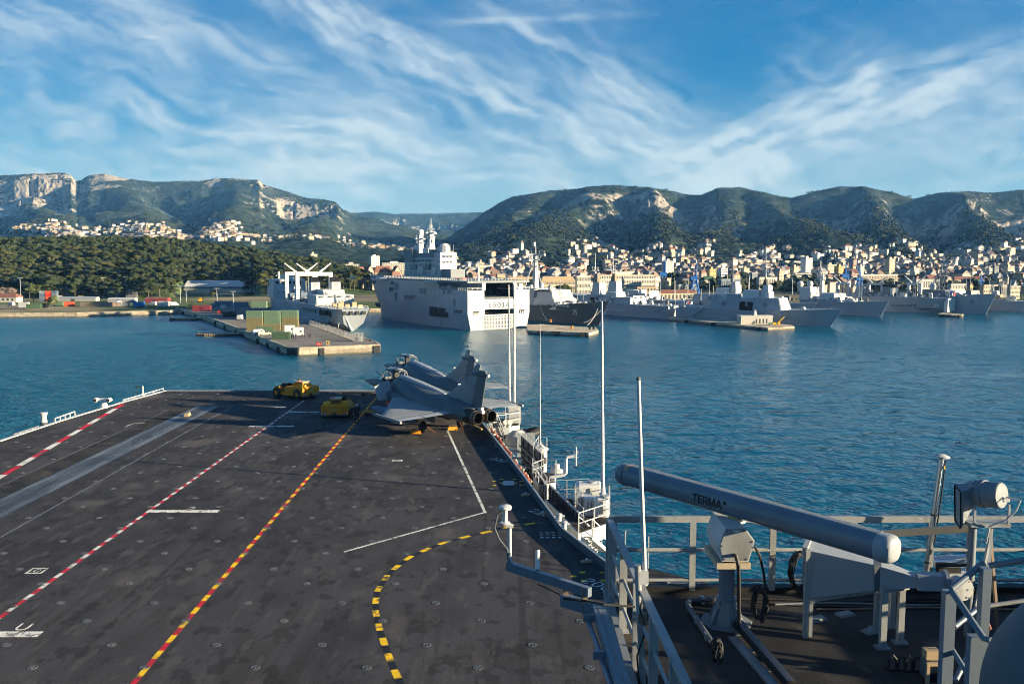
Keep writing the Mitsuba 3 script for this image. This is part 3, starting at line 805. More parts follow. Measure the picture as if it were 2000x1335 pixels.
# chocks, chains, tow bars
for k, (px, py, lab) in enumerate(((812, 846, 'yellow wheel chock on the deck, left of the nearer jet nozzles'), (884, 839, 'yellow wheel chock right behind the nearer jet main wheel'), (720, 806, 'yellow wheel chock by the tow bar near the jet noses'))):
    c = D(px, py)
    t = thing('wheel_chock', lab, 'wheel chock', 'yellow wheel chocks')
    part(t, 'block', place(box(-.42, .42, -.16, .16, 0, .26, tx=.06, ty=.09), c, .3 * k), 'yellow')
    part(t, 'handle', place(tube([[-.3, 0, .24], [-.3, 0, .36], [.3, 0, .36], [.3, 0, .24]], .022, 6), c, .3 * k), 'brown')
for k, (p0, q0) in enumerate((((-1.95, 1.5, .6), (850, 845)), ((-1.95, -1.5, .6), (905, 842)), ((-1.95, 1.5, .5), (815, 838)))):
    a_, b_ = jet_point(0, p0), D(*q0)
    t = thing('lashing_chain', ('lashing chain from the near jet to the deck, left one', 'lashing chain from the near jet to the deck, right one', 'longest lashing chain under the near wing')[k], 'chain', 'lashing chains')
    put(t, join([tube([a_, (a_ + b_) / 2 - [0, 0, .06], b_ + [0, 0, .03]], .03, 5)]), 'rust')
for k, (a_, b_, lab) in enumerate(((D(668, 772), jet_point(1, (4.7, 0, .35)), 'brown tow bar lying ahead of the farther jet near the bow'), (D(692, 810), jet_point(0, (4.7, 0, .35)), 'yellow tow bar lying ahead of the nearer jet nose wheel'))):
    t = thing('tow_bar', lab, 'tow bar')
    a_ = a_ + [0, 0, .25]
    part(t, 'bar', tube([a_, b_], .09, 8), 'brown' if k == 0 else 'gold')
    mid = a_ + (b_ - a_) * .75
    part(t, 'collar', bar(mid, mid + (b_ - a_) * .09, .3), 'yellow')
    for s in (-1, 1):
        c = a_ + (b_ - a_) * .35 + [0, .3 * s, -.12]
        part(t, 'wheel', lathe([(.05, -.05), (.14, -.05), (.14, .05), (.05, .05)], 12, c, (0, 1, 0)), 'rubber')

# ---------------------------------------------------------------- yellow tow tractors (local: x ahead)
def tractor(loc, rz, lab):
    t = thing('tow_tractor', lab, 'tow tractor', 'yellow aircraft tow tractors')
    k = lambda name, m, mat, o=None, sm=30: part(o or t, name, place(m, loc, rz, 1.05), mat, sm)
    body = m3.Manifold.hull_points([(x, y, z) for x, y, z in [(-1.75, y, z) for y in (-1.12, 1.12) for z in (.30, 1.02)] + [(-1.6, y, 1.12) for y in (-1.0, 1.0)] + [(.4, y, 1.12) for y in (-1.0, 1.0)] + [(.55, y, z) for y in (-1.12, 1.12) for z in (.30, 1.0)]])
    k('rear_body', body, 'yellow')
    front = m3.Manifold.hull_points([(x, y, z) for y in (-1.08, 1.08) for x, z in ((1.15, .32), (1.95, .40), (2.0, .75), (1.75, 1.02), (1.25, 1.12))])
    k('front_body', front, 'yellow')
    k('floor', box(.5, 1.2, -1.05, 1.05, .30, .55), 'yellow')
    e = k('engine_cover', box(-1.15, -.05, -.42, .42, 1.1, 1.50, tx=.06, ty=.04), 'yellow')
    k('lid', box(-1.18, -.02, -.46, .46, 1.50, 1.56), 'cream', e)
    for i in range(3): k('vent', box(-1.17, -1.14, -.32 + .22 * i, -.16 + .22 * i, 1.18, 1.4), 'black', e)
    k('tool_box', box(-1.6, -1.2, .45, .95, 1.1, 1.32), 'bright_yellow'); k('tool_box', box(-1.0, -.3, -.95, -.5, 1.1, 1.28), 'bright_yellow')
    st = k('seat', box(.62, 1.0, .15, .75, .55, .85), 'black'); k('backrest', box(.52, .66, .15, .75, .8, 1.35), 'black', st)
    k('steering_wheel', lathe([(.2, -.02), (.23, 0), (.2, .02), (.18, 0)], 14, (1.22, .45, 1.22), (-.6, 0, .8)), 'black')
    k('dashboard', box(1.15, 1.35, .1, .85, 1.0, 1.2), 'ship_dark')
    k('hose_reel', lathe([(.1, -.2), (.3, -.18), (.3, .18), (.1, .2)], 14, (.15, -.55, 1.28), (0, 1, 0)), 'black')
    k('rail', tube([[.5, -1.0, 1.0], [.5, -1.0, 1.42], [.5, -.5, 1.42], [.5, -.5, 1.1]], .03, 6), 'yellow')
    k('beacon', lathe([(.08, 0), (.09, .12), (.02, .18)], 10, (-.6, .3, 1.56)), 'orange_red')
    for x in (-1.05, 1.55):
        for s in (-1, 1):
            w = k('wheel', lathe([(.2, -.16), (.42, -.16), (.47, -.1), (.47, .1), (.42, .16), (.2, .16)], 18, (x, 1.02 * s, .47), (0, 1, 0)), 'rubber')
            k('hub', lathe([(.02, .0), (.2, .02), (.2, .0)], 12, (x, 1.02 * s + .16 * s, .47), (0, s, 0)), 'yellow', w)
    for s in (-1, 1):
        for i in range(3):
            y = s * (1.08 - .14 * i)
            k('chevron', box(-1.762, -1.752, min(y, y - s * .09), max(y, y - s * .09), .32, .52), ('mark_white', 'mark_red', 'mark_white')[i])
        k('rear_lamp', box(-1.77, -1.75, .72 * s - .07, .72 * s + .07, .62, .70), 'mark_red')
    k('rear_plate', box(-1.765, -1.752, -.25, .25, .62, .86), 'ochre')
    k('tow_hitch', box(-1.95, -1.75, -.14, .14, .32, .48), 'black')
    k('bumper', box(-1.80, -1.70, -1.05, 1.05, .22, .32), 'ship_dark')
    return t


c = D(657, 812); tractor((c[0], c[1] + .6, DZ), 1.62, 'yellow tow tractor seen square from behind, nearer of the two')
c = D(577, 777); tractor((c[0], c[1] + .7, DZ), 2.62, 'yellow tow tractor seen from its side, farther left near the bow')


# ---------------------------------------------------------------- people
def person(loc, rz, lab, top, legs, hair='black', arms=((.30, .04, .82), (.30, .04, .82)), mask=False, group=None, s=1.0, fine=True, head=None):
    """A standing figure, x to the front; arms = hand positions (side, front, height)."""
    t = thing('person', lab, 'person', group)
    sp = lambda p, r: m3.Manifold.sphere(r, 10 if fine else 7).translate(tuple(p))
    limb = lambda ch: sum((m3.Manifold.batch_hull([sp(*ch[i]), sp(*ch[i + 1])]) for i in range(1, len(ch) - 1)), m3.Manifold.batch_hull([sp(*ch[0]), sp(*ch[1])]))
    def fin(m, e=.05):
        if not fine: return m
        m = m.refine_to_length(e).to_mesh()
        q = tm(m.vert_properties[:, :3], m.tri_verts)
        trimesh.smoothing.filter_taubin(q, iterations=6)
        return q
    P_ = lambda name, m, mat, o=None: part(o or t, name, place(m if not hasattr(m, 'to_mesh') else tm(m.to_mesh().vert_properties[:, :3], m.to_mesh().tri_verts), loc, rz, s), mat, True)
    torso = m3.Manifold.batch_hull([sp((0, .15, 1.38), .08), sp((0, -.15, 1.38), .08), sp((0, .12, 1.0), .10), sp((0, -.12, 1.0), .10), sp((.03, 0, 1.25), .13)])
    neck = limb([((0, 0, 1.40), .075), ((.01, 0, 1.52), .055)])
    b = torso + neck
    hands = []
    for sd, (hy, hx, hz) in zip((1, -1), arms):
        h = (hx, sd * hy, hz)
        el = (hx * .35 - .05, sd * (.24 + .03), (1.38 + hz) / 2 + .02)
        b += limb([((0, sd * .18, 1.38), .07), (el, .052), (h, .040)])
        hands.append((h, sd))
    P_('body', fin(b), top)
    lg = m3.Manifold.batch_hull([sp((0, .09, .95), .115), sp((0, -.09, .95), .115)])
    for sd in (1, -1):
        lg += limb([((0, sd * .09, .92), .10), ((.02, sd * .10, .50), .068), ((-.02, sd * .11, .10), .05)])
    P_('trousers', fin(lg), legs)
    for sd in (1, -1):
        P_('shoe', m3.Manifold.batch_hull([sp((-.06, sd * .11, .05), .05), sp((.13, sd * .12, .04), .04)]), 'black')
    hd = m3.Manifold.batch_hull([sp((.0, 0, 1.64), .098), sp((.03, 0, 1.56), .065), sp((-.02, 0, 1.66), .10)]) + sp((.105, 0, 1.605), .02) + sp((0, .095, 1.61), .022) + sp((0, -.095, 1.61), .022)
    hk = P_('head', fin(hd, .03), 'skin')
    P_('hair', m3.Manifold.batch_hull([sp((-.03, 0, 1.68), .098), sp((-.05, 0, 1.60), .075), sp((.02, 0, 1.70), .085)]), hair, hk)
    if fine:
        for sd in (1, -1): P_('eye', sp((.085, sd * .035, 1.632), .014), 'black', hk)
        P_('mouth', cbox((.088, 0, 1.555), (.02, .05, .012)), 'red' if not mask else 'mask_white', hk)
    if mask: P_('mask', m3.Manifold.batch_hull([sp((.06, .045, 1.57), .035), sp((.06, -.045, 1.57), .035), sp((.085, 0, 1.585), .038)]), 'mask_white', hk)
    for (hx, hy, hz), sd in hands:
        m = m3.Manifold.batch_hull([sp((hx, hy, hz - .03), .030), sp((hx + .01, hy, hz - .08), .026)])
        if fine:
            for i, (dx, ln) in enumerate(((-.03, .062), (-.01, .075), (.01, .078), (.03, .068))):
                m += m3.Manifold.batch_hull([sp((hx + dx, hy, hz - .08), .010), sp((hx + dx + .006, hy - sd * .012, hz - .08 - ln), .008)])
            m += m3.Manifold.batch_hull([sp((hx + .025, hy - sd * .01, hz - .04), .012), sp((hx + .06, hy - sd * .015, hz - .09), .009)])
        P_('hand', m, 'skin')
    return t


c = D(697, 826)
k_ = person(c, math.atan2(-1, .15), 'person in dark navy work clothes and a white face mask standing between tractor and jet', 'navy', 'navy', mask=True, arms=((.31, .05, .84), (.29, .10, .86)), s=1.02)
part(k_, 'collar', place(lathe([(.10, 0), (.115, .05), (.085, .09)], 12, (0, 0, 1.42)), c, 0, 1.02), 'grey_wall')
c = D(684, 820)
person(c + [0, .8, 0], 2.9, 'person in a yellow brown work jacket standing at the right side of the nearer tractor', 'ochre', 'navy', s=.98, arms=((.30, .15, .9), (.28, .2, 1.0)))

# ---------------------------------------------------------------- ships
# Each ship has its own frame: a along the ship from its left end, n towards the viewer's side (0 = near side, -beam = far side), z up.
class Ship:
    def __init__(s, p0, p1, beam, label, cat, name='warship', group=None):
        s.o, s.B = np.array([*p0[:2], 0.0]), beam
        d = np.array([p1[0] - p0[0], p1[1] - p0[1], 0.0])
        s.L = np.linalg.norm(d)
        s.a = d / s.L
        s.n = np.array([s.a[1], -s.a[0], 0])
        s.t = thing(name, label, cat, group)
        s.M = np.eye(4)
        s.M[:3, 0], s.M[:3, 1], s.M[:3, 2], s.M[:3, 3] = s.a, s.n, (0, 0, 1), s.o

    def w(s, m):
        if hasattr(m, 'to_mesh'):
            q = m.to_mesh()
            m = tm(q.vert_properties[:, :3], q.tri_verts)
        m = m.copy()
        m.vertices = m.vertices @ s.M[:3, :3].T + s.M[:3, 3]
        m.faces = m.faces[:, ::-1]
        return m

    def add(s, name, m, mat, owner=None, smooth=False, **k):
        return part(owner or s.t, name, s.w(m), mat, smooth, **k)

    def at(s, px, py, n=0.0):
        """Pixel -> (a, z) on the plane n."""
        d, e = ray(px, py), np.array([0, 0, CH])
        t = ((s.o + n * s.n - e) @ s.n) / (d @ s.n)
        p = e + d * t
        return (p - s.o) @ s.a, p[2]

    def end(s, px, py, a):
        """Pixel -> (n, z) on the plane across the ship at a."""
        d, e = ray(px, py), np.array([0, 0, CH])
        t = ((s.o + a * s.a - e) @ s.a) / (d @ s.a)
        p = e + d * t
        return (p - s.o) @ s.n, p[2]

    def hull(s, st, mat, name='hull', full=.25):
        """Stations (a at deck, a at water, inset at deck, inset at water, deck z)."""
        rings = []
        for ad, aw, i, j, z in st:
            far, j2 = -s.B + i, -s.B + j
            rings.append(np.array([[ad, -i, z], [aw + .35 * (ad - aw), -(j + (i - j) * full), z * .35], [aw, -j, 0], [aw, -j - .3, -1.2], [aw, j2 + .3, -1.2], [aw, j2, 0], [aw + .35 * (ad - aw), j2 - (j - i) * full, z * .35], [ad, far, z]]))
        m = loft(rings)
        s.add(name, m, mat, smooth=25)
        return m

    def block(s, name, r, n0, n1, mat, taper=0.0, tn=0.0, owner=None, z0=None, z1=None, **k):
        """A deckhouse: r = (px left, px right, py top, py base) of its near face on the plane n0; it reaches back to n1."""
        a0, zb = s.at(r[0], r[3], n0)
        a1, zb2 = s.at(r[1], r[3], n0)
        zt = s.at((r[0] + r[1]) / 2, r[2], n0)[1]
        zb = min(zb, zb2) if z0 is None else z0
        if z1 is not None: zt = z1
        m = box(min(a0, a1), max(a0, a1), n1, n0, zb, zt, tx=taper, ty=tn)
        return s.add(name, m, mat, owner, **k)

    def marks(s, name, rects, mat, n=0.0, proud=.06, owner=None):
        for r in rects:
            a0, z0 = s.at(r[0], r[3], n)
            a1, z1 = s.at(r[1], r[2], n)
            s.add(name, box(min(a0, a1), max(a0, a1), n - .1, n + proud, min(z0, z1), max(z0, z1)), mat, owner)

    def pole(s, name, px, py0, py1, n, r, mat, owner=None, r1=None):
        a, z0 = s.at(px, py0, n)
        z1 = s.at(px, py1, n)[1]
        return s.add(name, tube([[a, n, z0], [a, n, (z0 + z1) / 2], [a, n, z1]], [r, (r + (r1 or r)) / 2, r1 or r], 7), mat, owner)

    def mast(s, px, pybase, pytop, n, w0, w1, mat='ship_grey', yards=(), lattice=False, pole=None):
        """A tapered or lattice mast; yards = (py, half length along the ship, thickness)."""
        a, z0 = s.at(px, pybase, n)
        z1 = s.at(px, pytop, n)[1]
        if lattice:
            ms, N = [], max(3, int((z1 - z0) / 3))
            for q in ((-1, -1), (1, -1), (1, 1), (-1, 1)):
                ms.append(bar([a + q[0] * w0, n + q[1] * w0, z0], [a + q[0] * w1, n + q[1] * w1, z1], .28))
            for i in range(N):
                f0, f1 = i / N, (i + 1) / N
                k0, k1, h0, h1 = w0 + (w1 - w0) * f0, w0 + (w1 - w0) * f1, z0 + (z1 - z0) * f0, z0 + (z1 - z0) * f1
                ms += [bar([a - k0, n + k0, h0], [a + k1, n + k1, h1], .18), bar([a + k0, n - k0, h0], [a - k1, n - k1, h1], .18), bar([a - k1, n + k1, h1], [a + k1, n + k1, h1], .18), bar([a + k0, n + k0, h0], [a + k1, n - k1, h1], .18)]
            t = s.add('mast', join(ms), mat)
        else:
            t = s.add('mast', box(a - w0, a + w0, n - w0, n + w0, z0, z1, tx=w0 - w1, ty=w0 - w1), mat)
        for py, hl, th in yards:
            z = s.at(px, py, n)[1]
            s.add('yard', join([box(a - hl, a + hl, n - th, n + th, z - th, z + th), box(a - th, a + th, n - hl * .7, n + hl * .7, z - th * .9, z + th * .9)] + [bar([a + k * hl * .9, n, z], [a + k * hl * .9, n, z + 2.2], .12) for k in (-1, -.5, .5, 1)]), mat, t)
        if pole:
            z2 = s.at(px, pole, n)[1]
            s.add('pole', tube([[a, n, z1], [a, n, z2]], [.30, .16], 6), mat, t)
        return t

    def rail(s, name, pts, h=1.1, every=2.5, mat='ship_pale', th=.07):
        ms = []
        for p, q in zip(pts, pts[1:]):
            p, q = np.asarray(p, float), np.asarray(q, float)
            N = max(1, int(np.linalg.norm(q - p) / every))
            ms += [bar(p + [0, 0, h], q + [0, 0, h], th), bar(p + [0, 0, h * .5], q + [0, 0, h * .5], th * .7)]
            ms += [bar(p + (q - p) * i / N, p + (q - p) * i / N + [0, 0, h], th) for i in range(N + 1)]
        return s.add(name, join(ms), mat)


def W(px, py): return G(px, py, 0.0)


def text_on(sh, text, a, z, h, n, mat, flip=True):
    """Lettering on the near side, reading left to right for the viewer."""
    m = meshkit.text_mesh(text, h, .05)
    m.apply_translation([-m.bounds[1][0] / 2, -h / 2, 0])
    v = m.vertices
    m.vertices = np.c_[a + v[:, 0], np.full(len(v), n) + v[:, 2] + .06, z + v[:, 1]]
    sh.add('number', m, mat)


# ---- the helicopter carrier with the open stern
t_ = math.radians(33)
Pc = W(913.5, 646)
m_ax = np.array([-math.sin(t_), math.cos(t_), 0])
L_ = 129.0
m_ = Ship(Pc + m_ax * L_, Pc, 32, 'big pale grey helicopter carrier with hull number L9014 on its square open stern', 'ship', 'helicopter_carrier')
ZD = 21.3
hp = [(-5.5, 9, 15.2, 15.6, ZD - .9), (2, 11, 12.2, 14.6, ZD - .9), (12, 17, 8.0, 11.5, ZD - .9), (26, 29, 3.2, 6.5, ZD - .9), (44, 45, .6, 2.0, ZD - .9), (66, 66, 0, .6, ZD - .9), (L_ - 26, L_ - 26, 0, .7, ZD - .9)]
m_.hull(hp, 'hull_paint')
sh_z = 17.2
aft = []
for a0 in (L_ - 26, L_):
    aft.append(np.array([[a0, 0, sh_z], [a0, 0, 7], [a0, -1.5, 0], [a0, -2, -1.2], [a0, -30, -1.2], [a0, -30.5, 0], [a0, -32, 7], [a0, -32, sh_z]]))
q = loft(aft)
man = m3.Manifold(m3.Mesh(q.vertices.astype(np.float32), q.faces[:, ::-1].astype(np.uint32)))
if man.volume() < 0 or man.is_empty(): man = m3.Manifold(m3.Mesh(q.vertices.astype(np.float32), q.faces.astype(np.uint32)))
cut = lambda a0, a1, n0, n1, z0, z1: m3.Manifold.cube((a1 - a0, n1 - n0, z1 - z0)).translate((a0, n0, z0))
man = man - cut(L_ - 14, L_ + 1, -23.8, -8.4, 13.2, 30) - cut(L_ - 9, L_ + 1, -23.6, -8.6, 6.6, 8.9) - cut(L_ - .7, L_ + 1, -24.6, -7.4, .1, 6.5)
m_.add('stern', man, 'hull_paint')
m_.add('hangar_wall', join([box(L_ - 26, L_ - .2, -9.2, -7.4, sh_z, ZD - .9), box(L_ - 26, L_ - .2, -25.2, -23.6, sh_z, ZD - .9), box(L_ - 26.2, L_ - 14, -23.6, -9.2, 13, ZD - .9)]), 'hull_paint')
m_.add('hangar_liner', join([box(L_ - 13.9, L_ - 13.8, -23.7, -8.5, 13.2, ZD - 1), box(L_ - 13.8, L_ - .8, -23.75, -23.6, 13.2, ZD - 1), box(L_ - 13.8, L_ - .8, -8.6, -8.45, 13.2, ZD - 1), box(L_ - 8.9, L_ - .6, -23.5, -8.7, 6.62, 6.7), box(L_ - 8.9, L_ - 8.8, -23.5, -8.7, 6.6, 8.9)]), 'black')  # black sheets put the shade inside the stern openings into colour
m_.add('hangar_floor', box(L_ - 13.9, L_ - .4, -23.7, -8.5, 13.2, 14.2), 'ship_dark')
m_.add('flight_deck', prism([(-5.5, -15), (-5.5, -17), (12, -24), (26, -28.8), (44, -31.4), (66, -32), (L_, -32), (L_, 0), (66, 0), (44, -.6), (26, -3.2), (12, -8)], ZD - .9, ZD), 'ship_mid')
dg = m_.add('dock_gate', box(L_ - .55, L_ - .35, -24.4, -7.6, .2, 6.4), 'ship_mid')
for i in range(12):
    n_ = -24.2 + 16.4 * i / 11
    m_.add('upright', box(L_ - .35, L_ - .05, n_ - .16, n_ + .16, .2, 6.5), 'white', dg)
for z in (.5, 2.0, 3.9, 5.2, 6.4): m_.add('cross_bar', box(L_ - .35, L_ + .05, -24.5, -7.5, z - .14, z + .14), 'white', dg)
nL, zL = m_.end(971, 596, L_)
tx = meshkit.text_mesh('L9014', 2.1, .08)
tx.apply_translation([-tx.bounds[1][0] / 2, -.9, 0]); tx.vertices[:, 0] *= 1.18
m_.add('number', tm(np.c_[L_ + .03 + tx.vertices[:, 2], -16 - tx.vertices[:, 0], zL + tx.vertices[:, 1]], tx.faces), 'black')
for c_ in (-4.3, -27.9):
    f_ = m_.add('stern_port', box(L_ - .05, L_ + .04, c_ - 1.5, c_ + 1.5, 6.7, 8.3), 'black')
    for k_ in (-1.1, -.2, .8): m_.add('fairlead', box(L_ + .04, L_ + .3, c_ + k_ - .2, c_ + k_ + .2, 6.5, 7.6), 'white', f_)
for c_ in (-5.6, -26.4): m_.add('draught_mark', box(L_ - .05, L_ + .05, c_ - .25, c_ + .25, 2.6, 3.3), 'black')
m_.rail('railing', [(L_ - 26, 0, sh_z), (L_, 0, sh_z), (L_, -7.2, sh_z)], 1.2, 2.0, 'white', .12)
m_.rail('railing', [(L_, -25.2, sh_z), (L_, -32, sh_z)], 1.2, 2.0, 'white', .12)
m_.add('side_gear', join([box(L_ - 8 + i * 2.2, L_ - 6.8 + i * 2.2, -30 + (i % 2) * 2, -28 + (i % 2) * 2, sh_z, sh_z + 1.4 + .6 * (i % 3)) for i in range(4)]), 'white')
m_.add('deck_edge_posts', join([box(a_ - .1, a_ + .1, -.1, .12, ZD, ZD + 1.1) for a_ in np.arange(46, L_, 1.7)] + [box(45, L_, -.05, .06, ZD + 1.0, ZD + 1.12)] + [box(L_ - .1, L_ + .1, n_ - .08, n_ + .08, ZD, ZD + 1.1) for n_ in np.arange(-31, 0, 1.7)]), 'ship_pale', kind='stuff')
m_.add('bow_posts', join([box(a_ - .08, a_ + .08, -n_ - .1, -n_ + .1, ZD, ZD + 1.0) for a_, n_ in zip(np.arange(-4, 46, 2.2), np.interp(np.arange(-4, 46, 2.2), [-5.5, 12, 26, 44, 66], [14.8, 8, 3.2, .6, 0]))]), 'ship_pale', kind='stuff')
m_.marks('side_window', [(819.6, 824, 562.6, 574), (827, 831, 562.6, 574), (865, 869, 564, 574.6), (885.6, 889.8, 583, 599.5), (770.4, 773, 571.6, 586.6)], 'ship_mid')
m_.marks('louvre', [(790 + 3.3 * i, 792.4 + 3.3 * i, 576.5, 583) for i in range(6)] + [(770, 777, 553, 565), (873.6, 877, 556.6, 564.6), (877.8, 881.4, 556.6, 564.6), (873.6, 877, 566, 574), (877.8, 881.4, 566, 574)], 'ship_mid')
m_.marks('boat_bay', [(839, 854, 599.8, 616.6), (855.5, 870, 601.8, 618.2), (871.2, 875, 609.5, 619.4), (733, 742, 591.4, 595.4), (735, 743, 595.4, 599)], 'black', n=.0)
m_.marks('side_port', [(886.5 + 4.4 * i, 889.3 + 4.4 * i, 604.4 + .3 * i, 611 + .3 * i) for i in range(4)] + [(699, 701, 546, 551), (702, 704, 546, 551), (705, 707, 546, 551), (728, 730, 547.6, 553.4), (731, 733.4, 547.6, 553.4), (763, 767, 549, 556), (760, 763, 561, 568), (764, 767, 561, 568)], 'window_dark')
for r_ in ((831, 856.5, 547.6, 553), (738, 757.5, 543.6, 546.4), (688, 695, 541, 544)):
    a0, z0 = m_.at(r_[0], r_[3]); a1, z1 = m_.at(r_[1], r_[2])
    k_ = m_.add('side_platform', box(a0, a1, -.2, 2.0, z0, z0 + .5), 'ship_grey')
    for i in range(5): m_.add('life_raft', lathe([(.02, 0), (.42, .02), (.42, 1.3), (.02, 1.32)], 8, (a0 + (a1 - a0) * (i + .3) / 5, .9, z0 + .95), (1, 0, 0)), 'white', k_)
# island on the far side
n0, n1 = -21.0, -29.5
isl = m_.block('island', (789, 852, 503, 545), n0, n1, 'hull_paint', taper=(1, .4), tn=.3, z0=ZD)
m_.block('bridge_wing', (789, 806, 488, 512), n0 + .8, n1 + .5, 'ship_mid', taper=(1.5, 0), owner=isl)
m_.block('upper_deck', (806, 852, 494, 503.5), n0 - .8, n1, 'ship_mid', owner=isl)
a0_, _z = m_.at(852, 540, n0); a1_ = a0_ + 5.2
m_.add('aft_tower', box(a0_ - 1, a1_, n1 - .5, n0 + .4, ZD, ZD + 12.6, tx=(0, .3)), 'hull_paint', isl)
for z in (ZD + 8.2, ZD + 11.0):
    for i in range(3): m_.add('window', box(a1_ - .2, a1_ + .12, n0 - 2.2 - i * 2.1, n0 - 1.0 - i * 2.1, z - .9, z), 'window_dark', isl)
    m_.add('ledge', box(a0_, a1_ + .5, n1 - .5, n0 + 1.0, z - 1.7, z - 1.4), 'ship_pale', isl)
m_.add('aft_house', box(a1_ - .2, a1_ + 9, n1, n0 - .5, ZD, ZD + 4.2), 'ship_mid', isl)
m_.add('funnel_dome', lathe([(2.6, 0), (2.6, 3), (1.8, 4.2), (.05, 4.6)], 14, (a0_ + 1, (n0 + n1) / 2, ZD + 12.6)), 'white', isl)
m_.add('exhaust_stack', join([tube([[a0_ - 2.5 + i * .9, n1 + 3, ZD + 12], [a0_ - 2.5 + i * .9, n1 + 3, ZD + 15.5], [a0_ - 1.5 + i * .9, n1 + 3, ZD + 17]], .55, 8) for i in range(4)]), 'black', isl)
m_.mast(821, 503, 458, -25, 1.6, 1.0, 'ship_pale', yards=((466.5, 4.2, .35), (474, 3.6, .25)))
m_.add('radar_drum', lathe([(1.7, 0), (1.7, 2), (1.2, 2.6)], 12, (m_.at(821, 458, -25)[0], -25, m_.at(821, 458, -25)[1])), 'white')
m_.mast(842, 487, 452, -25, 1.6, 1.1, 'ship_pale', yards=((455, 4.6, .45), (463, 3.4, .25), (447, 2.2, .2)), pole=426)
for px0_, px1_, pyt_, pyb_, dn_, mt_ in ((800, 812, 517, 528, .9, 'ship_mid'), (815, 826, 520, 534, .8, 'ship_pale'), (830, 838, 512, 526, .8, 'ship_mid'), (842, 850, 522, 536, .9, 'ship_pale'), (806, 818, 480, 494, -1.5, 'ship_pale'), (826, 836, 484, 494, -1.2, 'white'), (852, 858, 494, 500, -1, 'ship_pale')):
    m_.block('side_locker', (px0_, px1_, pyt_, pyb_), n0 + dn_, n0 - 1.5, mt_, owner=isl)
m_.marks('port_window', [(808 + 5.5 * i, 811 + 5.5 * i, 507, 510) for i in range(7)], 'window_dark', n=n0, proud=.12, owner=isl)
for py_ in (513, 528): m_.block('gallery', (792, 853, py_, py_ + 1.2), n0 + 1.0, n0 - .5, 'ship_pale', owner=isl)
for px_, py_ in ((812, 492), (833, 490), (858, 486), (846, 470), (817, 470)):
    a_, z_ = m_.at(px_, py_, -24); m_.add('sensor', lathe([(.6, -1.2), (.8, -.4), (.7, .5), (.05, .9)], 10, (a_, -23.5, z_)), 'white', isl)
m_.pole('deck_mast', 934.5, 549, 513, -6, .55, 'white', r1=.3)
m_.block('deck_tractor', (886, 893, 542.5, 547.5), -12, -14, 'orange_red', z0=ZD); m_.block('deck_tractor', (896, 904, 542.5, 547.5), -12, -14, 'orange_red', z0=ZD)
for px_ in (812, 834, 860, 866, 872, 879, 886): m_.pole('whip_aerial', px_, 500, 478, -26, .14, 'ship_grey')

# ---- the replenishment ship at the long pier
stern_c = W(686, 645)
bow_c = W(517, 602)
ax = (stern_c - bow_c)[:2]; ax = ax / np.linalg.norm(ax)
nn = np.array([ax[1], -ax[0]])
bow_n = bow_c[:2] + nn * 0
r_ = Ship((*(stern_c[:2] - ax * 150 + nn * 9.5), 0), (*(stern_c[:2] + nn * 9.5), 0), 19, 'pale grey replenishment ship with white gantries and rounded stern moored at the long pier', 'ship', 'supply_ship')
RL = r_.L
zd = 9.5
r_.hull([(-4, 3, 9.3, 9.4, 12), (8, 11, 5, 7, 11.4), (24, 25, 1, 2.4, 10.6), (45, 45, 0, .2, zd), (RL - 30, RL - 30, 0, .2, zd), (RL - 10, RL - 13, .3, 2.5, zd), (RL + 3, RL - 5, 1.6, 7.0, zd), (RL + 7, RL + 2, 3.6, 9.0, zd)], 'hull_paint', full=.72)
r_.add('boot_topping', box(RL - 8, RL - .5, -10.1, -8.9, -1, 2.4, tx=(0, -1.5)), 'black')
fa = RL - 112
pn, pz = r_.end(523, 581, fa)
zA, zB, zC = (r_.end(550, v_, fa)[1] for v_ in (561, 545, 538))
fs = r_.add('bridge_block', box(fa - 16, fa, -19, 0, zd, zA), 'ship_pale')
r_.add('upper_block', box(fa - 14, fa - 1, -17.5, -.5, zA, zB), 'ship_pale', fs)
r_.add('wheelhouse', box(fa - 12, fa - 3, -12, -6.5, zB, zC), 'white', fs)
for i in range(5): r_.add('bridge_window', box(fa - .95, fa - .9, -16 + i * 3.1, -14 + i * 3.1, zB - 2.6, zB - 1.2), 'window_dark', fs)
for i in range(6): r_.add('scuttle', box(fa, fa + .06, -16.5 + i * 2.7, -15.9 + i * 2.7, zA - 3, zA - 2.3), 'window_dark', fs)
r_.mast(545, 545, 530, -9, .5, .3, 'white', yards=((538, 2.5, .2),))
for gi, (ga, w_, pyt) in enumerate(((RL - 88, 7.6, 531), (RL - 62, 8.3, 532))):
    zt = r_.end(590 if gi == 0 else 620, pyt, ga)[1]
    gy = r_.add('gantry', join([box(ga - .9, ga + .9, -9.5 + s_ * w_ - .9, -9.5 + s_ * w_ + .9, zd, zt) for s_ in (-1, 1)] + ([box(ga - .8, ga + .8, -9.5 - .8, -9.5 + .8, zd, zt)] if gi else [])), 'white')
    r_.add('crossbeam', box(ga - .85, ga + .85, -9.5 - w_ - .9, -9.5 + w_ + .9, zt - 1.6, zt + .1), 'white', gy)
    for s_ in (-1, 1):
        r_.add('boom', bar([ga, -9.5 + s_ * 2.6, zt], [ga, -9.5 + s_ * 8.6, zt + 4.6], 1.3, 1.0, w2=.5), 'white', gy)
        r_.add('wire', tube([[ga, -9.5 + s_ * 8.4, zt + 4.4], [ga, -9.5 + s_ * 8, zd + 2]], .08, 4), 'ship_dark', gy)
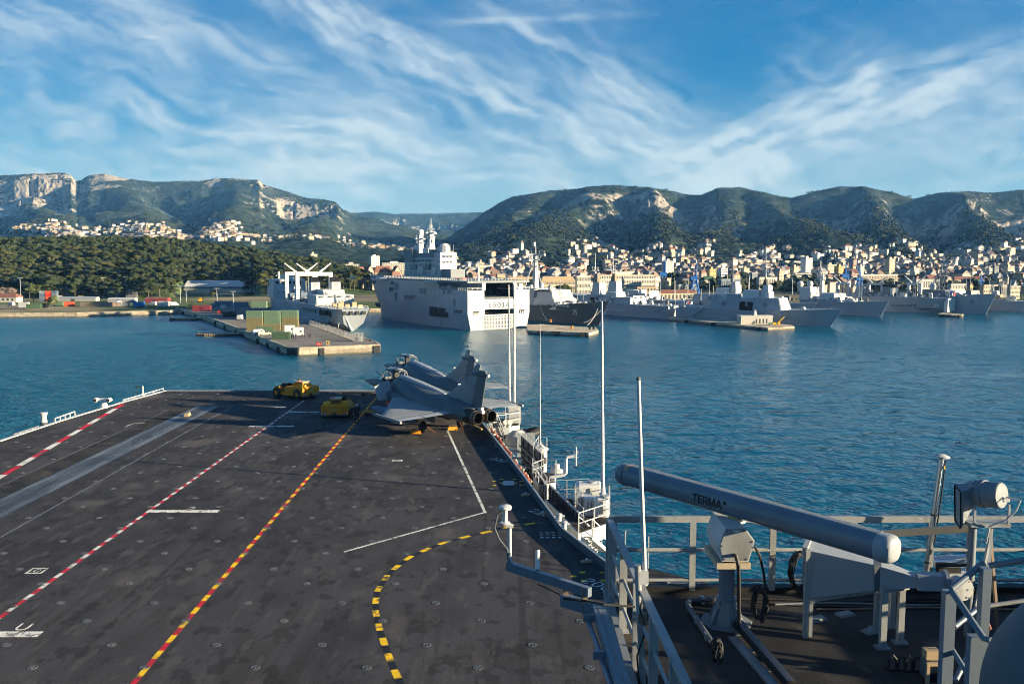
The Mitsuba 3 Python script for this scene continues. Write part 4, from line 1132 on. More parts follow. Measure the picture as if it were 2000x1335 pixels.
for s_ in (-4.6, -14.4):
    zf_ = r_.end(620, 551, RL - 40)[1]
    fn = r_.add('funnel', box(RL - 46, RL - 40, s_ - 2.1, s_ + 2.1, zd, zf_, tx=(1.4, 0)), 'ship_pale')
    r_.add('cowl', box(RL - 44.7, RL - 40.2, s_ - 1.9, s_ + 1.9, zf_, zf_ + 2.2, tx=(.2, 2.4)), 'black', fn)
    for z in (4, 8): r_.add('grille', box(RL - 40, RL - 39.9, s_ - 1.2, s_ + 1.2, zd + z, zd + z + 2), 'ship_grey', fn)
zh_ = r_.end(650, 576, RL - 24)[1]
hg = r_.add('hangar', box(RL - 40, RL - 24, -18.2, -.8, zd, zh_, tx=(0, .4)), 'ship_pale')
r_.add('hangar_deck', box(RL - 40, RL - 27, -15, -5, zh_, zh_ + 2.2, tx=(0, 1.6)), 'ship_pale', hg)
for i in range(4): r_.add('lamp_hood', box(RL - 24.6, RL - 23.6, -16.5 + 4.2 * i, -15 + 4.2 * i, zh_ - 1, zh_ - .4), 'ship_dark', hg)
r_.add('hangar_door', box(RL - 24.3, RL - 24.2, -13.5, -5.5, zd, zh_ - 1.8), 'white', hg)
r_.add('cargo_gear', join([box(RL - 100 + 5.5 * i, RL - 97 + 5.5 * i, -12 + 5 * (i % 3 - 1) - 2, -8 + 5 * (i % 3 - 1), zd, zd + 1.6 + (i * 7 % 4)) for i in range(10)]), 'blue_grey', kind='stuff')
r_.add('hose_crane', join([tube([[RL - 78 + 5 * i, -4, zd], [RL - 78 + 5 * i, -4, zd + 5], [RL - 75 + 5 * i, -3, zd + 7.5], [RL - 73 + 5 * i, -2, zd + 6]], .35, 6) for i in range(3)]), 'ship_pale')
r_.add('stern_gear', join([box(RL - 20 + 3 * i, RL - 18.5 + 3 * i, -15 + 4 * (i % 3), -13 + 4 * (i % 3), zd, zd + 1.5 + .7 * (i % 2)) for i in range(7)]), 'sand_wall', kind='stuff')
r_.rail('railing', [(RL - 40, -.2, zd), (RL - 12, -.4, zd), (RL + 3, -2, zd), (RL + 6.8, -4, zd), (RL + 6.8, -15, zd)], 1.2, 2.0, 'white', .11)
for i in range(7): r_.add('side_port', box(RL - 46 + 3.6 * i, RL - 44 + 3.6 * i, -.1, .06, zd - 3.0, zd - 1.4), 'window_dark')
for i in range(5): r_.add('mooring_port', box(RL - 17 + 3.0 * i, RL - 14.8 + 3.0 * i, -.5 - .25 * i, .05 - .22 * i, zd - 3.4, zd - 1.0), 'black')
for i in range(4): r_.add('stern_opening', box(RL + 5.2, RL + 6.9, -5.6 - 2.8 * i, -4.0 - 2.8 * i, zd - 2.3, zd - .8), 'black')
for i_, (a_, b_) in enumerate((((RL - 2, -2.4, 5.2), W(598, 637)), ((RL + 1, -4, 4.4), W(655, 655)), ((RL - 4, -1.8, 5.4), W(604, 636)))):
    p_ = (r_.M @ np.array([*a_, 1]))[:3]; q_ = np.array([*b_[:2], 3.0])
    k_ = thing('mooring_line', ('slack white mooring line from the supply ship stern to the pier, first', 'shortest white mooring line from the supply ship stern to the pier end', 'slack white mooring line from the supply ship stern to the pier, beside the first')[i_], 'rope', 'mooring lines')
    put(k_, tube([p_ + (q_ - p_) * f - [0, 0, 2.0 * 4 * f * (1 - f)] for f in np.linspace(0, 1, 8)], .14, 5), 'rope')

# ---- the dark grey destroyer with number 75
b_ = W(1138.5, 637); s_ = W(1000, 621.5)
d_ = Ship(s_, b_, 17, 'dark grey destroyer with white 75 on its raked bow, moored beside the stern with L9014', 'ship', 'destroyer')
DL = d_.L
zt_b = d_.at(1157, 598.5, -8.5)[1]
d_.hull([(-20, -20, 0, .4, 7.0), (DL - 50, DL - 50, 0, .8, 7.4), (DL - 30, DL - 30, .3, 2.5, 8.4), (DL - 12, DL - 16, 2.4, 5.4, 9.8), (DL, DL - 6, 5.4, 7.4, 10.8), (DL + 8.5, DL, 8.4, 8.42, 11.8)], 'ship_dark')
text_on(d_, '75', d_.at(1118, 610)[0], d_.at(1118, 610)[1], 2.3, -1.3, 'mark_white')
k_ = d_.block('deckhouse', (1040, 1086, 582, 601), -1.0, -16, 'ship_pale', taper=(0, 3.5), tn=1.0)
d_.block('bridge', (1048, 1080, 565.5, 583), -2.2, -15, 'ship_pale', taper=(0, 2.5), tn=.8, owner=k_)
d_.marks('bridge_window', [(1050 + 4.1 * i, 1052.6 + 4.1 * i, 567, 569) for i in range(7)], 'window_dark', n=-2.6, proud=.9, owner=k_)
d_.block('superstructure', (1000, 1041, 562, 603), -1.0, -16, 'ship_grey', taper=(0, .5), tn=1.0)
d_.block('fore_house', (1060, 1096, 590, 601), -2.5, -14, 'white', taper=(0, 1.5), tn=.5)
t2 = d_.block('gun_turret', (1098, 1106, 592, 600.5), -6.5, -10.5, 'ship_grey', taper=(.6, 1.4), tn=.5)
g_a, g_z = d_.at(1105, 595, -8.5)
d_.add('gun_barrel', tube([[g_a, -8.5, g_z], [g_a + 6, -8.5, g_z + .8]], .16, 6), 'ship_grey', t2)
mk = d_.mast(1046, 566, 497, -8.5, 1.3, .6, 'ship_grey', yards=((497.6, 8.5, .5), (507, 3.0, .25), (520, 2.4, .25)), pole=471)
a_, z_ = d_.at(1046, 508, -8.5)
d_.add('yard_brace', join([bar([a_ - 1, -8.5, z_ - 1], [a_ - 6.5, -8.5, z_ + 3], .3), bar([a_ + 1, -8.5, z_ - 1], [a_ + 6.5, -8.5, z_ + 3], .3)]), 'ship_pale', mk)
a_, z_ = d_.at(1043, 478, -8.5); d_.add('radome', lathe([(.05, -1), (.8, -.6), (.9, 0), (.8, 1.0), (.05, 1.4)], 10, (a_, -8.5, z_)), 'white', mk)
for q_ in ((-3.0, -5.5), (2.5, -11.5)): d_.add('mast_leg', bar([a_ + q_[0] * 1.8, q_[1], d_.at(1046, 570, -8.5)[1]], [a_, -8.5, d_.at(1046, 505, -8.5)[1]], .5), 'ship_pale', mk)
for px_, py_ in ((1037, 560), (1058, 556), (1075, 560), (1062, 575), (1079, 590)): 
    a_, z_ = d_.at(px_, py_, -5); d_.add('sensor_dome', lathe([(1.1, -1.5), (1.2, 0), (.9, .8), (.05, 1.2)], 10, (a_, -5, z_)), 'white')
d_.rail('railing', [(DL - 40, -.3, 8.0), (DL - 12, -2.5, 9.8), (DL + 6, -8, 11.6)], 1.1, 2.4, 'ship_grey', .09)
for i_, (a_, b_) in enumerate((((DL + 3, -6.5, 8.6), W(1147, 642)), ((DL + 5, -8, 9.0), W(1140, 637)), ((DL - 36, -.4, 7.4), W(1070, 632)))):
    p_ = (d_.M @ np.array([*a_, 1]))[:3]; q_ = np.array([*b_[:2], 1.6])
    k_ = thing('mooring_line', ('white mooring line hanging from the bow with 75, foremost', 'white mooring line hanging from the bow with 75, second', 'thin mooring line low on the dark hull with 75')[i_], 'rope', 'mooring lines')
    put(k_, tube([p_ + (q_ - p_) * f - [0, 0, 1.2 * 4 * f * (1 - f)] for f in np.linspace(0, 1, 6)], .12, 5), 'rope')


# ---- grey frigates
def stealth(p0, p1, beam, label, bow, zdk, zbow, group='pale grey stealth frigates', flare=2.0):
    s = Ship(p0, p1, beam, label, 'ship', 'frigate', group)
    L, B2 = s.L, beam / 2
    if bow == 'right':
        s.hull([(0, 0, .6, 1.6, zdk), (L * .2, L * .2, 0, .8, zdk), (L * .62, L * .62, 0, 1.0, zdk), (L * .80, L * .78, 1.0, 3.4, (zdk + zbow) / 2), (L * .93, L * .90, B2 * .55, B2 * .8, zbow - .5), (L + 6, L, B2 * .98, B2 * .985, zbow)], 'hull_paint')
    elif bow == 'left':
        s.hull([(-6, 0, B2 * .98, B2 * .985, zbow), (L * .07, L * .10, B2 * .55, B2 * .8, zbow - .5), (L * .2, L * .22, 1.0, 3.4, (zdk + zbow) / 2), (L * .4, L * .4, 0, 1.0, zdk), (L * .8, L * .8, 0, .8, zdk), (L, L - .6, .5, 1.6, zdk)], 'hull_paint')
    return s


def turret(s, px0, px1, pyt, pyb, n, mat='white', right=True):
    t = s.block('gun_turret', (px0, px1, pyt, pyb), n + 2.0, n - 2.0, mat, taper=(.5, 1.4), tn=.8)
    a, z = s.at(px1 if right else px0, (pyt + pyb) / 2, n)
    s.add('gun_barrel', tube([[a - .8, n, z], [a + (5 if right else -5), n, z + .6]], .17, 6), 'ship_grey', t)
    return t


fA = stealth(W(1040, 605), W(1303, 623.5), 15, 'pale grey frigate with white hangar face, nearer of the pair with dark mast cones', 'left', 6.6, 8.5)
fA.block('upper_hull', (1124, 1149, 577, 600), -.3, -14.7, 'hull_paint', taper=(2, 0), tn=1.2)
fA.block('boat_bay', (1147, 1167, 579, 601), -1.6, -13, 'black')
fA.block('deck_over_bay', (1146, 1168, 575, 580), -.8, -14, 'hull_paint')
k_ = fA.block('hangar', (1165, 1230, 580, 604), -.3, -14.7, 'hull_paint', taper=(0, .8), tn=1.3)
a_ = fA.at(1230, 604, -.3)[0]; z_ = fA.at(1230, 604, -.3)[1]
fA.add('hangar_door', box(a_ - .9, a_ + .05, -12, -3.5, 6.6, 11.0, tx=(0, .6)), 'white', k_)
for y_ in (-5, -9.5): fA.add('vent', box(a_ - .5, a_ + .15, y_ - .6, y_ + .6, 9.6, 10.4), 'window_dark', k_)
fA.block('mast_house', (1154, 1170, 551, 578), -4.5, -10.5, 'ship_pale', taper=(1.2, .6), tn=.6)
fA.block('mast_cone', (1157, 1167, 534, 552), -6, -9, 'brown', taper=1.0, tn=.8)
fA.mast(1163, 534, 528, -7.5, .35, .25, 'white', yards=((528.4, 2.6, .25),), pole=494)
fA.block('upper_house', (1180, 1204, 570, 581), -3.5, -11.5, 'ship_pale', taper=1, tn=.5)
fA.add('flag_staff', tube([[fA.L - 1, -7.5, 6.6], [fA.L - 1, -7.5, 10.6]], .08, 5), 'white')
text_on(fA, 'F713', fA.L - 8, 3.6, 1.4, -.9, 'ship_dark')
fA.rail('railing', [(fA.at(1236, 600, -.5)[0], -.5, 6.6), (fA.L - .6, -.8, 6.6)], 1.0, 1.8, 'ship_pale', .09)
fB = stealth(W(1075, 598), W(1330, 614), 15, 'pale grey frigate just behind the nearer one with a dark mast cone', 'left', 7.2, 9)
k_ = fB.block('hangar', (1190, 1262, 577, 600), -.3, -14.7, 'hull_paint', taper=(0, .8), tn=1.3)
a_ = fB.at(1262, 600, -.3)[0]
fB.add('hangar_door', box(a_ - .9, a_ + .05, -12, -3.5, 7.2, 12.0, tx=(0, .6)), 'white', k_)
fB.block('mast_house', (1185, 1203, 549, 579), -4.5, -10.5, 'ship_pale', taper=(1.2, .6), tn=.6)
fB.block('mast_cone', (1192, 1201, 534, 550), -6, -9, 'brown', taper=1.0, tn=.8)
fB.mast(1197, 534, 529, -7.5, .35, .25, 'white', yards=((529, 2.6, .25),), pole=498)
fB.block('upper_house', (1218, 1240, 566, 580), -3.5, -11.5, 'ship_pale', taper=1, tn=.5)
fB.block('director', (1247, 1254, 565, 577), -5, -9, 'white', taper=.5)

fC = stealth(W(1318, 626), W(1609.5, 639.5), 15, 'pale grey frigate behind the pier hut, with sunlit white bridge face and foredeck gun', 'right', 6.4, 8.2)
k_ = fC.block('hangar', (1381, 1442, 585, 613), -.4, -14.6, 'hull_paint', taper=(1.5, 0), tn=1.4)
fC.block('boat_bay', (1441, 1471, 588, 612), -1.8, -13, 'black')
fC.block('deck_over_bay', (1440, 1472, 583, 588.5), -.9, -14, 'hull_paint')
k_ = fC.block('bridge', (1469, 1526, 582, 612), -.4, -14.6, 'hull_paint', taper=(0, 2.0), tn=1.4)
a_ = fC.at(1526, 612, -.4)[0]
fC.add('bridge_front', tm(*(lambda b: (b.vertices, b.faces))(box(a_ - 2.2, a_ + .06, -13.9, -1.1, 6.6, 12.4, tx=(0, 1.8), ty=1.2))), 'white', k_)  # white plate: sun glare on the bridge face put into colour
turret(fC, 1560, 1574, 600, 613, -7.5)
fC.block('mast_house', (1484, 1501, 556.5, 584), -4.5, -10.5, 'ship_pale', taper=(1.2, .6), tn=.6)
fC.block('white_panel', (1493, 1501, 558, 566), -4.7, -10.4, 'white', taper=.2); fC.block('white_panel', (1493, 1502, 570, 582), -4.0, -10.8, 'white', taper=.2)  # white plates paint in the sunlit faces of the mast house
fC.block('mast_cone', (1489, 1497, 541, 557), -6.2, -8.8, 'black', taper=1.0, tn=.8)
fC.mast(1495, 542, 520, -7.5, .35, .25, 'ship_pale', yards=((531, 1.4, .2), (520, 1.6, .2)), pole=493)
k_ = fC.block('aft_house', (1393, 1440, 574, 587), -3.5, -11.5, 'ship_grey', taper=(.6, .6), tn=.6)
a_, z_ = fC.at(1416, 578, -5); fC.add('radar_dome', lathe([(1.5, -1.4), (1.8, 0), (1.5, 1.2), (.05, 1.9)], 12, (a_, -4.5, z_)), 'white', k_)
fC.block('white_house', (1449, 1484, 566, 583), -4, -11, 'white', taper=(.4, .8), tn=.5)
fC.rail('railing', [(2, -.6, 6.4), (fC.at(1380, 612)[0], -.4, 6.4)], 1.0, 1.8, 'ship_pale', .09)
fC.rail('railing', [(fC.at(1545, 612, -1.5)[0], -2.2, 7), (fC.L + 3, -7, 8.1)], .9, 2.4, 'ship_pale', .07)
fC.add('gangway', bar([fC.at(1350, 618, 1)[0], 1.5, 2.2], [fC.at(1380, 602, 0)[0], -.5, 7.2], 1.0, .4), 'ship_mid')
text_on(fC, 'F710', fC.L - 19, 3.8, 1.5, -2.2, 'ship_dark')
fD = stealth(W(1302, 613), W(1560, 626), 15, 'pale grey frigate lying directly behind the frigate at the pier hut', 'right', 7.0, 9)
fD.block('hangar', (1347, 1392, 574, 600), -.4, -14.6, 'hull_paint', taper=(1.5, 0), tn=1.4)
fD.block('bridge', (1440, 1492, 574, 600), -.4, -14.6, 'hull_paint', taper=(0, 2.0), tn=1.4)
fD.block('mast_house', (1424, 1437, 550, 577), -4.5, -10.5, 'ship_pale', taper=(1.2, .6), tn=.6)
fD.block('white_panel', (1429, 1437, 557, 570), -4.3, -10.5, 'white', taper=.2)  # sunlit side of the mast house painted in as white
fD.mast(1430, 551, 520, -7.5, .7, .25, 'ship_dark', yards=((532, 1.4, .2),), pole=502)
fD.block('aft_house', (1396, 1424, 562, 577), -3.5, -11.5, 'white', taper=(.6, .6), tn=.6)
k_ = thing('ensign', 'tricolour ensign hanging limp on the staff of the frigate behind the pier hut', 'flag')
p_ = U(1337, 592, fC.o[1] + 8)


def ensign(key, p, s):
    part(key, 'staff', tube([p - [0, 0, 2.2 * s], p + [0, 0, 2.4 * s]], .07 * s, 5), 'white')
    for i, c in enumerate(('flag_blue', 'mark_white', 'flag_red')):
        v = []
        for j in range(5):
            for e in (0, 1):
                f = (i + e) / 3
                v.append(p + [f * 2.4 * s, .35 * s * math.sin(f * 6 + j * .6), (2.2 - j * .5 - f * 1.5) * s])
        fs = [[2 * j, 2 * j + 1, 2 * j + 3] for j in range(4)] + [[2 * j, 2 * j + 3, 2 * j + 2] for j in range(4)]
        a = tm(v, fs)
        b = a.copy(); b.vertices = b.vertices + [0, .03, 0]; b.invert()
        part(key, 'stripe', join([a, b]), c)


ensign(k_, p_, 1.0)

# ---- the right-hand group
gE = stealth(W(1560, 607), W(1697.5, 619.5), 14, 'grey patrol frigate with pale domes and lattice masts, right of the bright bridge face', 'right', 6.8, 8.6, group='grey warships moored on the right')
gE.block('superstructure', (1573, 1634, 583, 602), -1.5, -12.5, 'ship_grey', taper=(1, 2), tn=.8)
gE.block('bridge', (1600, 1630, 572, 584), -2.5, -11.5, 'ship_pale', taper=(.5, 1.5), tn=.6)
gE.block('white_house', (1632, 1642, 580, 594), -3, -11, 'white', taper=.5)
gE.block('foredeck_house', (1646, 1660, 590, 600), -4, -10, 'ship_pale', taper=.5)
for px_ in (1563, 1582): a_, z_ = gE.at(px_, 556, -6); gE.add('radome', lathe([(1.3, -4), (1.5, -1), (1.9, .5), (1.4, 2), (.05, 2.5)], 12, (a_, -6, z_)), 'white')
gE.block('dome_tower', (1560, 1584, 560, 586), -4, -10, 'white', taper=1)
gE.mast(1601, 575, 522, -7, 1.3, .4, 'ship_pale', lattice=True, yards=((540, 2.6, .2), (528, 2.0, .2)), pole=508)
gE.mast(1606, 574, 535, -8, 1.0, .5, 'white', yards=((546, 2.2, .2),))
turret(gE, 1652, 1662, 588, 597, -7, 'ship_pale')
gF = Ship(W(1640, 604), W(1832, 613), 19, 'grey replenishment ship with tall paired gantries and flag at its rounded white stern', 'ship', 'supply_ship')
gL, z9 = gF.L, 8.6
gF.hull([(0, 0, 0, .3, z9), (gL * .5, gL * .5, 0, .2, z9), (gL - 14, gL - 16, .5, 2, z9), (gL - 2, gL - 6, 2.2, 6.5, z9), (gL + 3, gL, 4.5, 9, z9)], 'ship_grey', full=.72)
for px_, w_ in ((1646, 6.5), (1709, 7.5), (1785, 6)):
    a_, _ = gF.at(px_, 590, -9.5)
    z_ = gF.at(px_, 552, -9.5)[1]
    gy = gF.add('gantry', join([box(a_ + q_ - .8, a_ + q_ + .8, -10.3, -8.7, z9, z_) for q_ in (-w_ * .55, w_ * .55)]), 'ship_pale')
    gF.add('crossbeam', box(a_ - w_ * .7, a_ + w_ * .7, -10.2, -8.8, z_ - 1.3, z_), 'ship_pale', gy)
    for q_ in (-1, 1): gF.add('boom', bar([a_ + q_ * w_ * .3, -9.5, z_], [a_ + q_ * w_ * 1.0, -9.5, z_ + 4], 1.1, .9, w2=.4), 'white', gy)
    gF.add('fittings', join([box(a_ + q_ * 1.2 - .35, a_ + q_ * 1.2 + .35, -9.8, -9.0, z9, z_ - 2 - abs(q_)) for q_ in (-2, 0, 1)]), 'ship_dark', gy)
k_ = gF.block('funnel', (1722, 1742, 559, 586), -4, -15, 'ship_mid', taper=(1, 2), tn=1)
gF.block('funnel_top', (1723, 1748, 555, 560), -4.5, -14.5, 'black', owner=k_)
for q_ in (1738, 1750): gF.block('white_stay', (q_, q_ + 3, 562, 580), -3.9, -5, 'white', owner=k_)
gF.block('fore_house', (1662, 1684, 556, 588), -4, -15, 'ship_grey', taper=(3, 0), tn=1)
gF.block('white_house', (1749, 1767, 580, 593), -2, -16, 'white', taper=.3); gF.block('white_house', (1770, 1784, 582, 593), -3, -16, 'ship_pale', taper=.3)
for i in range(7): gF.marks('side_port', [(1741 + 7.2 * i, 1745.5 + 7.2 * i, 595.2, 597.2)], 'window_dark')
gF.block('stern_house', (1806, 1832, 594, 599.5), -3, -15, 'white')
gF.marks('stern_window', [(1808 + 5 * i, 1811 + 5 * i, 596, 599) for i in range(5)], 'window_dark', n=-3.0)
gF.add('transom', box(gL + 1.2, gL + 3.1, -14.5, -4.6, 1.0, z9 - .2, tx=(0, -.2)), 'white')
gF.rail('railing', [(2, -.2, z9), (gL - 15, -.3, z9), (gL - 2, -2.2, z9)], 1.1, 2.5, 'ship_pale', .1)
k_ = thing('ensign', 'tricolour flag flying at the white stern of the right-hand replenishment ship', 'flag')
ensign(k_, (gF.M @ np.array([gL + 2, -9.5, z9 + 2.2, 1]))[:3], 1.35)
gG = stealth(W(1775, 606), W(1908, 614), 15, 'dark grey warship with a tall lattice mast and round dome, bow to the right', 'right', 9.0, 11.5, group='grey warships moored on the right')
gG.block('superstructure', (1795, 1844, 566, 590), -1.5, -13.5, 'ship_mid', taper=(1, .5), tn=.8)
gG.block('white_house', (1842, 1866, 568, 578), -2.5, -12, 'white', taper=.3); gG.block('white_house', (1858, 1882, 577, 590), -2.0, -12, 'white', taper=.3)
gG.block('fore_house', (1882, 1900, 567, 590), -3, -12, 'ship_mid', taper=(.5, 2), tn=.8)
gG.mast(1838, 568, 530, -7.5, 1.8, .5, 'ship_mid', lattice=True, yards=((545, 4.0, .3), (534, 3.2, .3)), pole=516)
gG.mast(1826, 568, 545, -7.5, 1.2, .5, 'ship_mid', lattice=True)
a_, z_ = gG.at(1822, 560, -6); gG.add('radome', lathe([(1.4, -2.6), (1.8, -1), (1.9, .6), (1.2, 2.1), (.05, 2.5)], 14, (a_, -6, z_)), 'ship_pale')
gH = stealth(W(1905, 606), W(2060, 611), 14, 'low grey warship cut by the right edge of the picture', 'left', 6.0, 7, group='grey warships moored on the right')
gH.block('superstructure', (1926, 1956, 576, 596), -2, -12, 'sand_wall', taper=(1, 1), tn=.5)
gH.block('bridge', (1934, 1950, 568, 577), -3, -11, 'ship_pale', taper=1)
gH.mast(1938, 570, 556, -7, .8, .4, 'ship_pale', lattice=True)

# small gear on the decks of the warships: lockers, rafts, ventilators, thin aerials, doors
gr = random.Random(19)
for sh_, lo, hi, zd_, cnt in ((fA, .45, .98, 6.7, 10), (fB, .4, .95, 7.2, 8), (fC, .02, .25, 6.5, 8), (fD, .05, .9, 9.5, 10), (gE, .1, .85, 7.0, 22), (gF, .05, .9, 8.7, 26), (gG, .25, .85, 9.5, 18), (gH, .1, .5, 6.2, 12), (d_, .55, .8, 8.0, 14), (r_, .35, .72, 9.6, 16)):
    L, B = sh_.L, sh_.B
    for mt in ('white', 'ship_dark', 'ship_pale'):
        ms = []
        for i in range(cnt // 2 + 2):
            a, n, w, h = L * gr.uniform(lo, hi), -B * gr.uniform(.12, .85), gr.uniform(.5, 1.5), gr.uniform(.7, 2.6)
            ms.append(box(a - w, a + w, n - w * .6, n + w * .6, zd_, zd_ + h, tx=gr.choice((0, .2)), ty=gr.choice((0, .15))))
        sh_.add('deck_gear', join(ms), mt, kind='stuff')
    for i in range(4):
        a, n = L * gr.uniform(lo, hi), -B * gr.uniform(.2, .8)
        sh_.add('thin_aerial', tube([[a, n, zd_ + 3], [a, n, zd_ + gr.uniform(9, 15)]], [.16, .09], 5), 'ship_pale')
    for i in range(5):
        a = L * (lo + (hi - lo) * (i + .5) / 5)
        rf = sh_.add('life_raft', lathe([(.02, 0), (.45, .03), (.45, 1.5), (.02, 1.53)], 8, (a, -.7, zd_ + .6), (1, 0, 0)), 'white')
for sh_, z in ((fA, 9.2), (fB, 10), (fC, 9.6), (fD, 10)):
    for f in (.18, .34, .5, .62):
        sh_.add('side_door', box(sh_.L * f - .5, sh_.L * f + .5, -.9, -.35, z - 1.2, z + .8), 'ship_mid')

# ---------------------------------------------------------------- the long pier and what stands on it
PZ = 2.7
PP = [(584, 679), (743, 672.5), (737, 668), (604, 622), (545, 600), (343, 600), (401, 616.5), (480, 646.7), (558, 677)]
pp = [G(a, b, PZ)[:2] for a, b in PP]
structure('pier', 'long concrete pier with a stained pale end wall')
put('pier', prism(pp, -1.5, PZ - .25), 'concrete')
part('pier', 'paving', prism(list(Polygon(pp).buffer(-.6).exterior.coords)[:-1], PZ - .26, PZ), 'asphalt')
part('pier', 'kerb', prism(pp, PZ - .25, PZ + .12, [list(Polygon(pp).buffer(-.55).exterior.coords)[:-1]]), 'concrete')


def on_edge(i, f, out=.3):
    a, b = np.array(pp[i]), np.array(pp[(i + 1) % len(pp)])
    d = (b - a) / np.linalg.norm(b - a)
    n = np.array([d[1], -d[0]])
    if not Polygon(pp).contains(Point((a + b) / 2 - n * .5)): n = -n
    return a + (b - a) * f + n * out, d, n


for i, f, w_ in ((0, .27, 1.6), (0, .95, 2.2), (8, .35, 2.6), (8, .75, 2.6)):
    p, d, n = on_edge(i, f, .15)
    part('pier', 'fender', bar([*(p - d * w_ / 2), 1.1], [*(p + d * w_ / 2), 1.1], .5, 2.6), 'black')
for i, f in ((7, .85), (7, .6), (7, .35), (6, .95), (6, .8), (6, .55), (6, .3), (5, .7), (5, .3)):
    p, d, n = on_edge(i, f, .35)
    n_ty = used.get('tyre_fender', -1) + 1
    k_ = thing('tyre_fender', 'black tyre fender on the shaded left wall of the long pier, ' + ('nearest the end', 'second from the end', 'third from the end', 'fourth from the end', 'fifth from the end', 'sixth from the end', 'seventh from the end', 'eighth from the end', 'farthest back')[n_ty], 'tyre', 'tyre fenders on the pier wall')
    put(k_, lathe([(.45, -.3), (.95, -.3), (1.05, 0), (.95, .3), (.45, .3), (.4, 0), (.45, -.3)], 14, (p[0], p[1], .9), (n[0], n[1], 0)), 'rubber', smooth=30)


def container(px, py, mat, lab, rz=0.0, L=6.3, h=2.6, w=2.5, z=PZ, up=0, group=None, key=None):
    """A ribbed shipping container whose near lower edge has its middle at the pixel."""
    c = G(px, py, z)
    t = thing('shipping_container', lab, 'container', group)
    M = lambda m: place(m, (c[0], c[1], z + up * h), rz)
    part(t, 'shell', M(box(-L / 2 + .08, L / 2 - .08, .06, w - .06, .1, h - .06)), mat)
    part(t, 'frame', M(join([box(x - .08, x + .08, y - .08, y + .08, 0, h) for x in (-L / 2 + .08, L / 2 - .08) for y in (.08, w - .08)] + [box(-L / 2, L / 2, y - .07, y + .07, z_ - .08, z_ + .08) for y in (.07, w - .07) for z_ in (.08, h - .08)] + [box(x - .07, x + .07, 0, w, z_ - .08, z_ + .08) for x in (-L / 2 + .08, L / 2 - .08) for z_ in (.08, h - .08)])), mat)
    part(t, 'ribs', M(join([box(-L / 2 + .3 + i * .3, -L / 2 + .44 + i * .3, .0, .07, .2, h - .2) for i in range(int((L - .5) / .3))] + [box(L / 2 - .08, L / 2 + .0, .25 + .35 * i, .42 + .35 * i, .2, h - .2) for i in range(6)])), mat, kind='stuff')
    return t


rows = (('pale_green', 'pale_green', 'pale_green'), ('olive_box', 'pale_green', 'pale_green'), ('olive_box', 'olive_box', 'pale_green'))
colsn = ('left', 'middle', 'right')
for k in range(3):
    for lv in range(3):
        mt = rows[k][lv] if k != 0 else ('olive_box', 'olive_box', 'pale_green')[lv]
        container(497 + 34.6 * k, 645.6 - .6 * k, mt, f'{"olive" if mt == "olive_box" else "pale green"} container in the big stack on the pier, {colsn[k]} column, {("bottom", "middle", "top")[lv]} row', .02, up=lv, group='containers in the big stack on the pier')
container(506, 637, 'pale_green', 'green container standing on top behind the big stack on the pier', .02, up=3, group='containers in the big stack on the pier')
container(548, 663, 'green_box', 'dark green container nearest the pier end, in front of the white cabins', .03)
container(517, 652, 'green_box', 'dark green container in shadow, left of the nearest container on the pier', .25)
container(393, 607, 'maroon', 'maroon container far back on the pier beside the yellow forklift', .0, L=9.5, h=2.9)
container(447, 619, 'black', 'black low container in the shade midway along the pier', .0, L=6, h=2.4)
for px_, py_, lab in ((566, 651, 'white site cabin on the pier, the one farther from the camera'), (583, 655.5, 'white site cabin with a small window, nearest the group of people on the pier')):
    c = G(px_, py_, PZ)
    t = thing('site_cabin', lab, 'cabin', 'white site cabins on the pier')
    part(t, 'shell', place(box(-1.9, 1.9, 0, 2.6, .15, 2.9, tx=.03, ty=.03), c, .35), 'white')
    part(t, 'roof', place(box(-2.0, 2.0, -.1, 2.7, 2.9, 3.05), c, .35), 'white')
    part(t, 'window', place(box(.5, 1.2, -.06, .02, 1.3, 2.0), c, .35), 'window_dark')
    part(t, 'door', place(box(-1.2, -.4, -.05, .02, .2, 2.2), c, .35), 'ship_pale')
for k, (px_, py_) in enumerate(((569.5, 661), (573, 660.5), (578, 660), (586, 661.5), (590.5, 660.5), (595.5, 661.5), (602, 661), (606, 660.5))):
    c = G(px_, py_, PZ)
    person(c, rnd.uniform(0, 6), ('person in dark clothes at the left end of the group by the white cabins', 'person in dark clothes, second from left in the group by the cabins', 'person in dark clothes, third from left in the group by the cabins', 'person in dark clothes, fourth from left in the group by the cabins',
                                  'person in dark clothes, fourth from right in the group by the cabins', 'person in dark clothes, third from right in the group by the cabins', 'person in dark clothes, second from right in the group by the cabins', 'person in dark clothes at the right end of the group by the cabins')[k], 'navy', 'navy', fine=False, group='people standing on the pier')


def van(c, rz, mat, lab, s=1.0, group=None, name='parked_van', cat='van', h=2.2):
    t = thing(name, lab, cat, group)
    M = lambda m: place(m, c, rz, s)
    b = m3.Manifold.hull_points([(x, y, z) for y in (-.95, .95) for x, z in ((-2.4, .35), (2.3, .35), (2.4, .9), (1.9, 1.15), (-2.4, h * .75))] + [(x, y, h) for y in (-.8, .8) for x in (-2.3, .9)])
    part(t, 'body', M(b), mat)
    part(t, 'windscreen', M(tm([[1.55, -.78, 1.25], [1.55, .78, 1.25], [.98, .72, h - .08], [.98, -.72, h - .08]], [[0, 1, 2], [0, 2, 3]])), 'window_dark')
    for s_ in (-1, 1):
        part(t, 'side_window', M(box(.1, 1.2, .93 * s_ - .03, .93 * s_ + .03, 1.2, 1.7)), 'window_dark')
        for x in (-1.5, 1.5): part(t, 'wheel', M(lathe([(.1, -.1), (.33, -.1), (.33, .1), (.1, .1)], 12, (x, .88 * s_, .33), (0, 1, 0))), 'rubber')
    return t


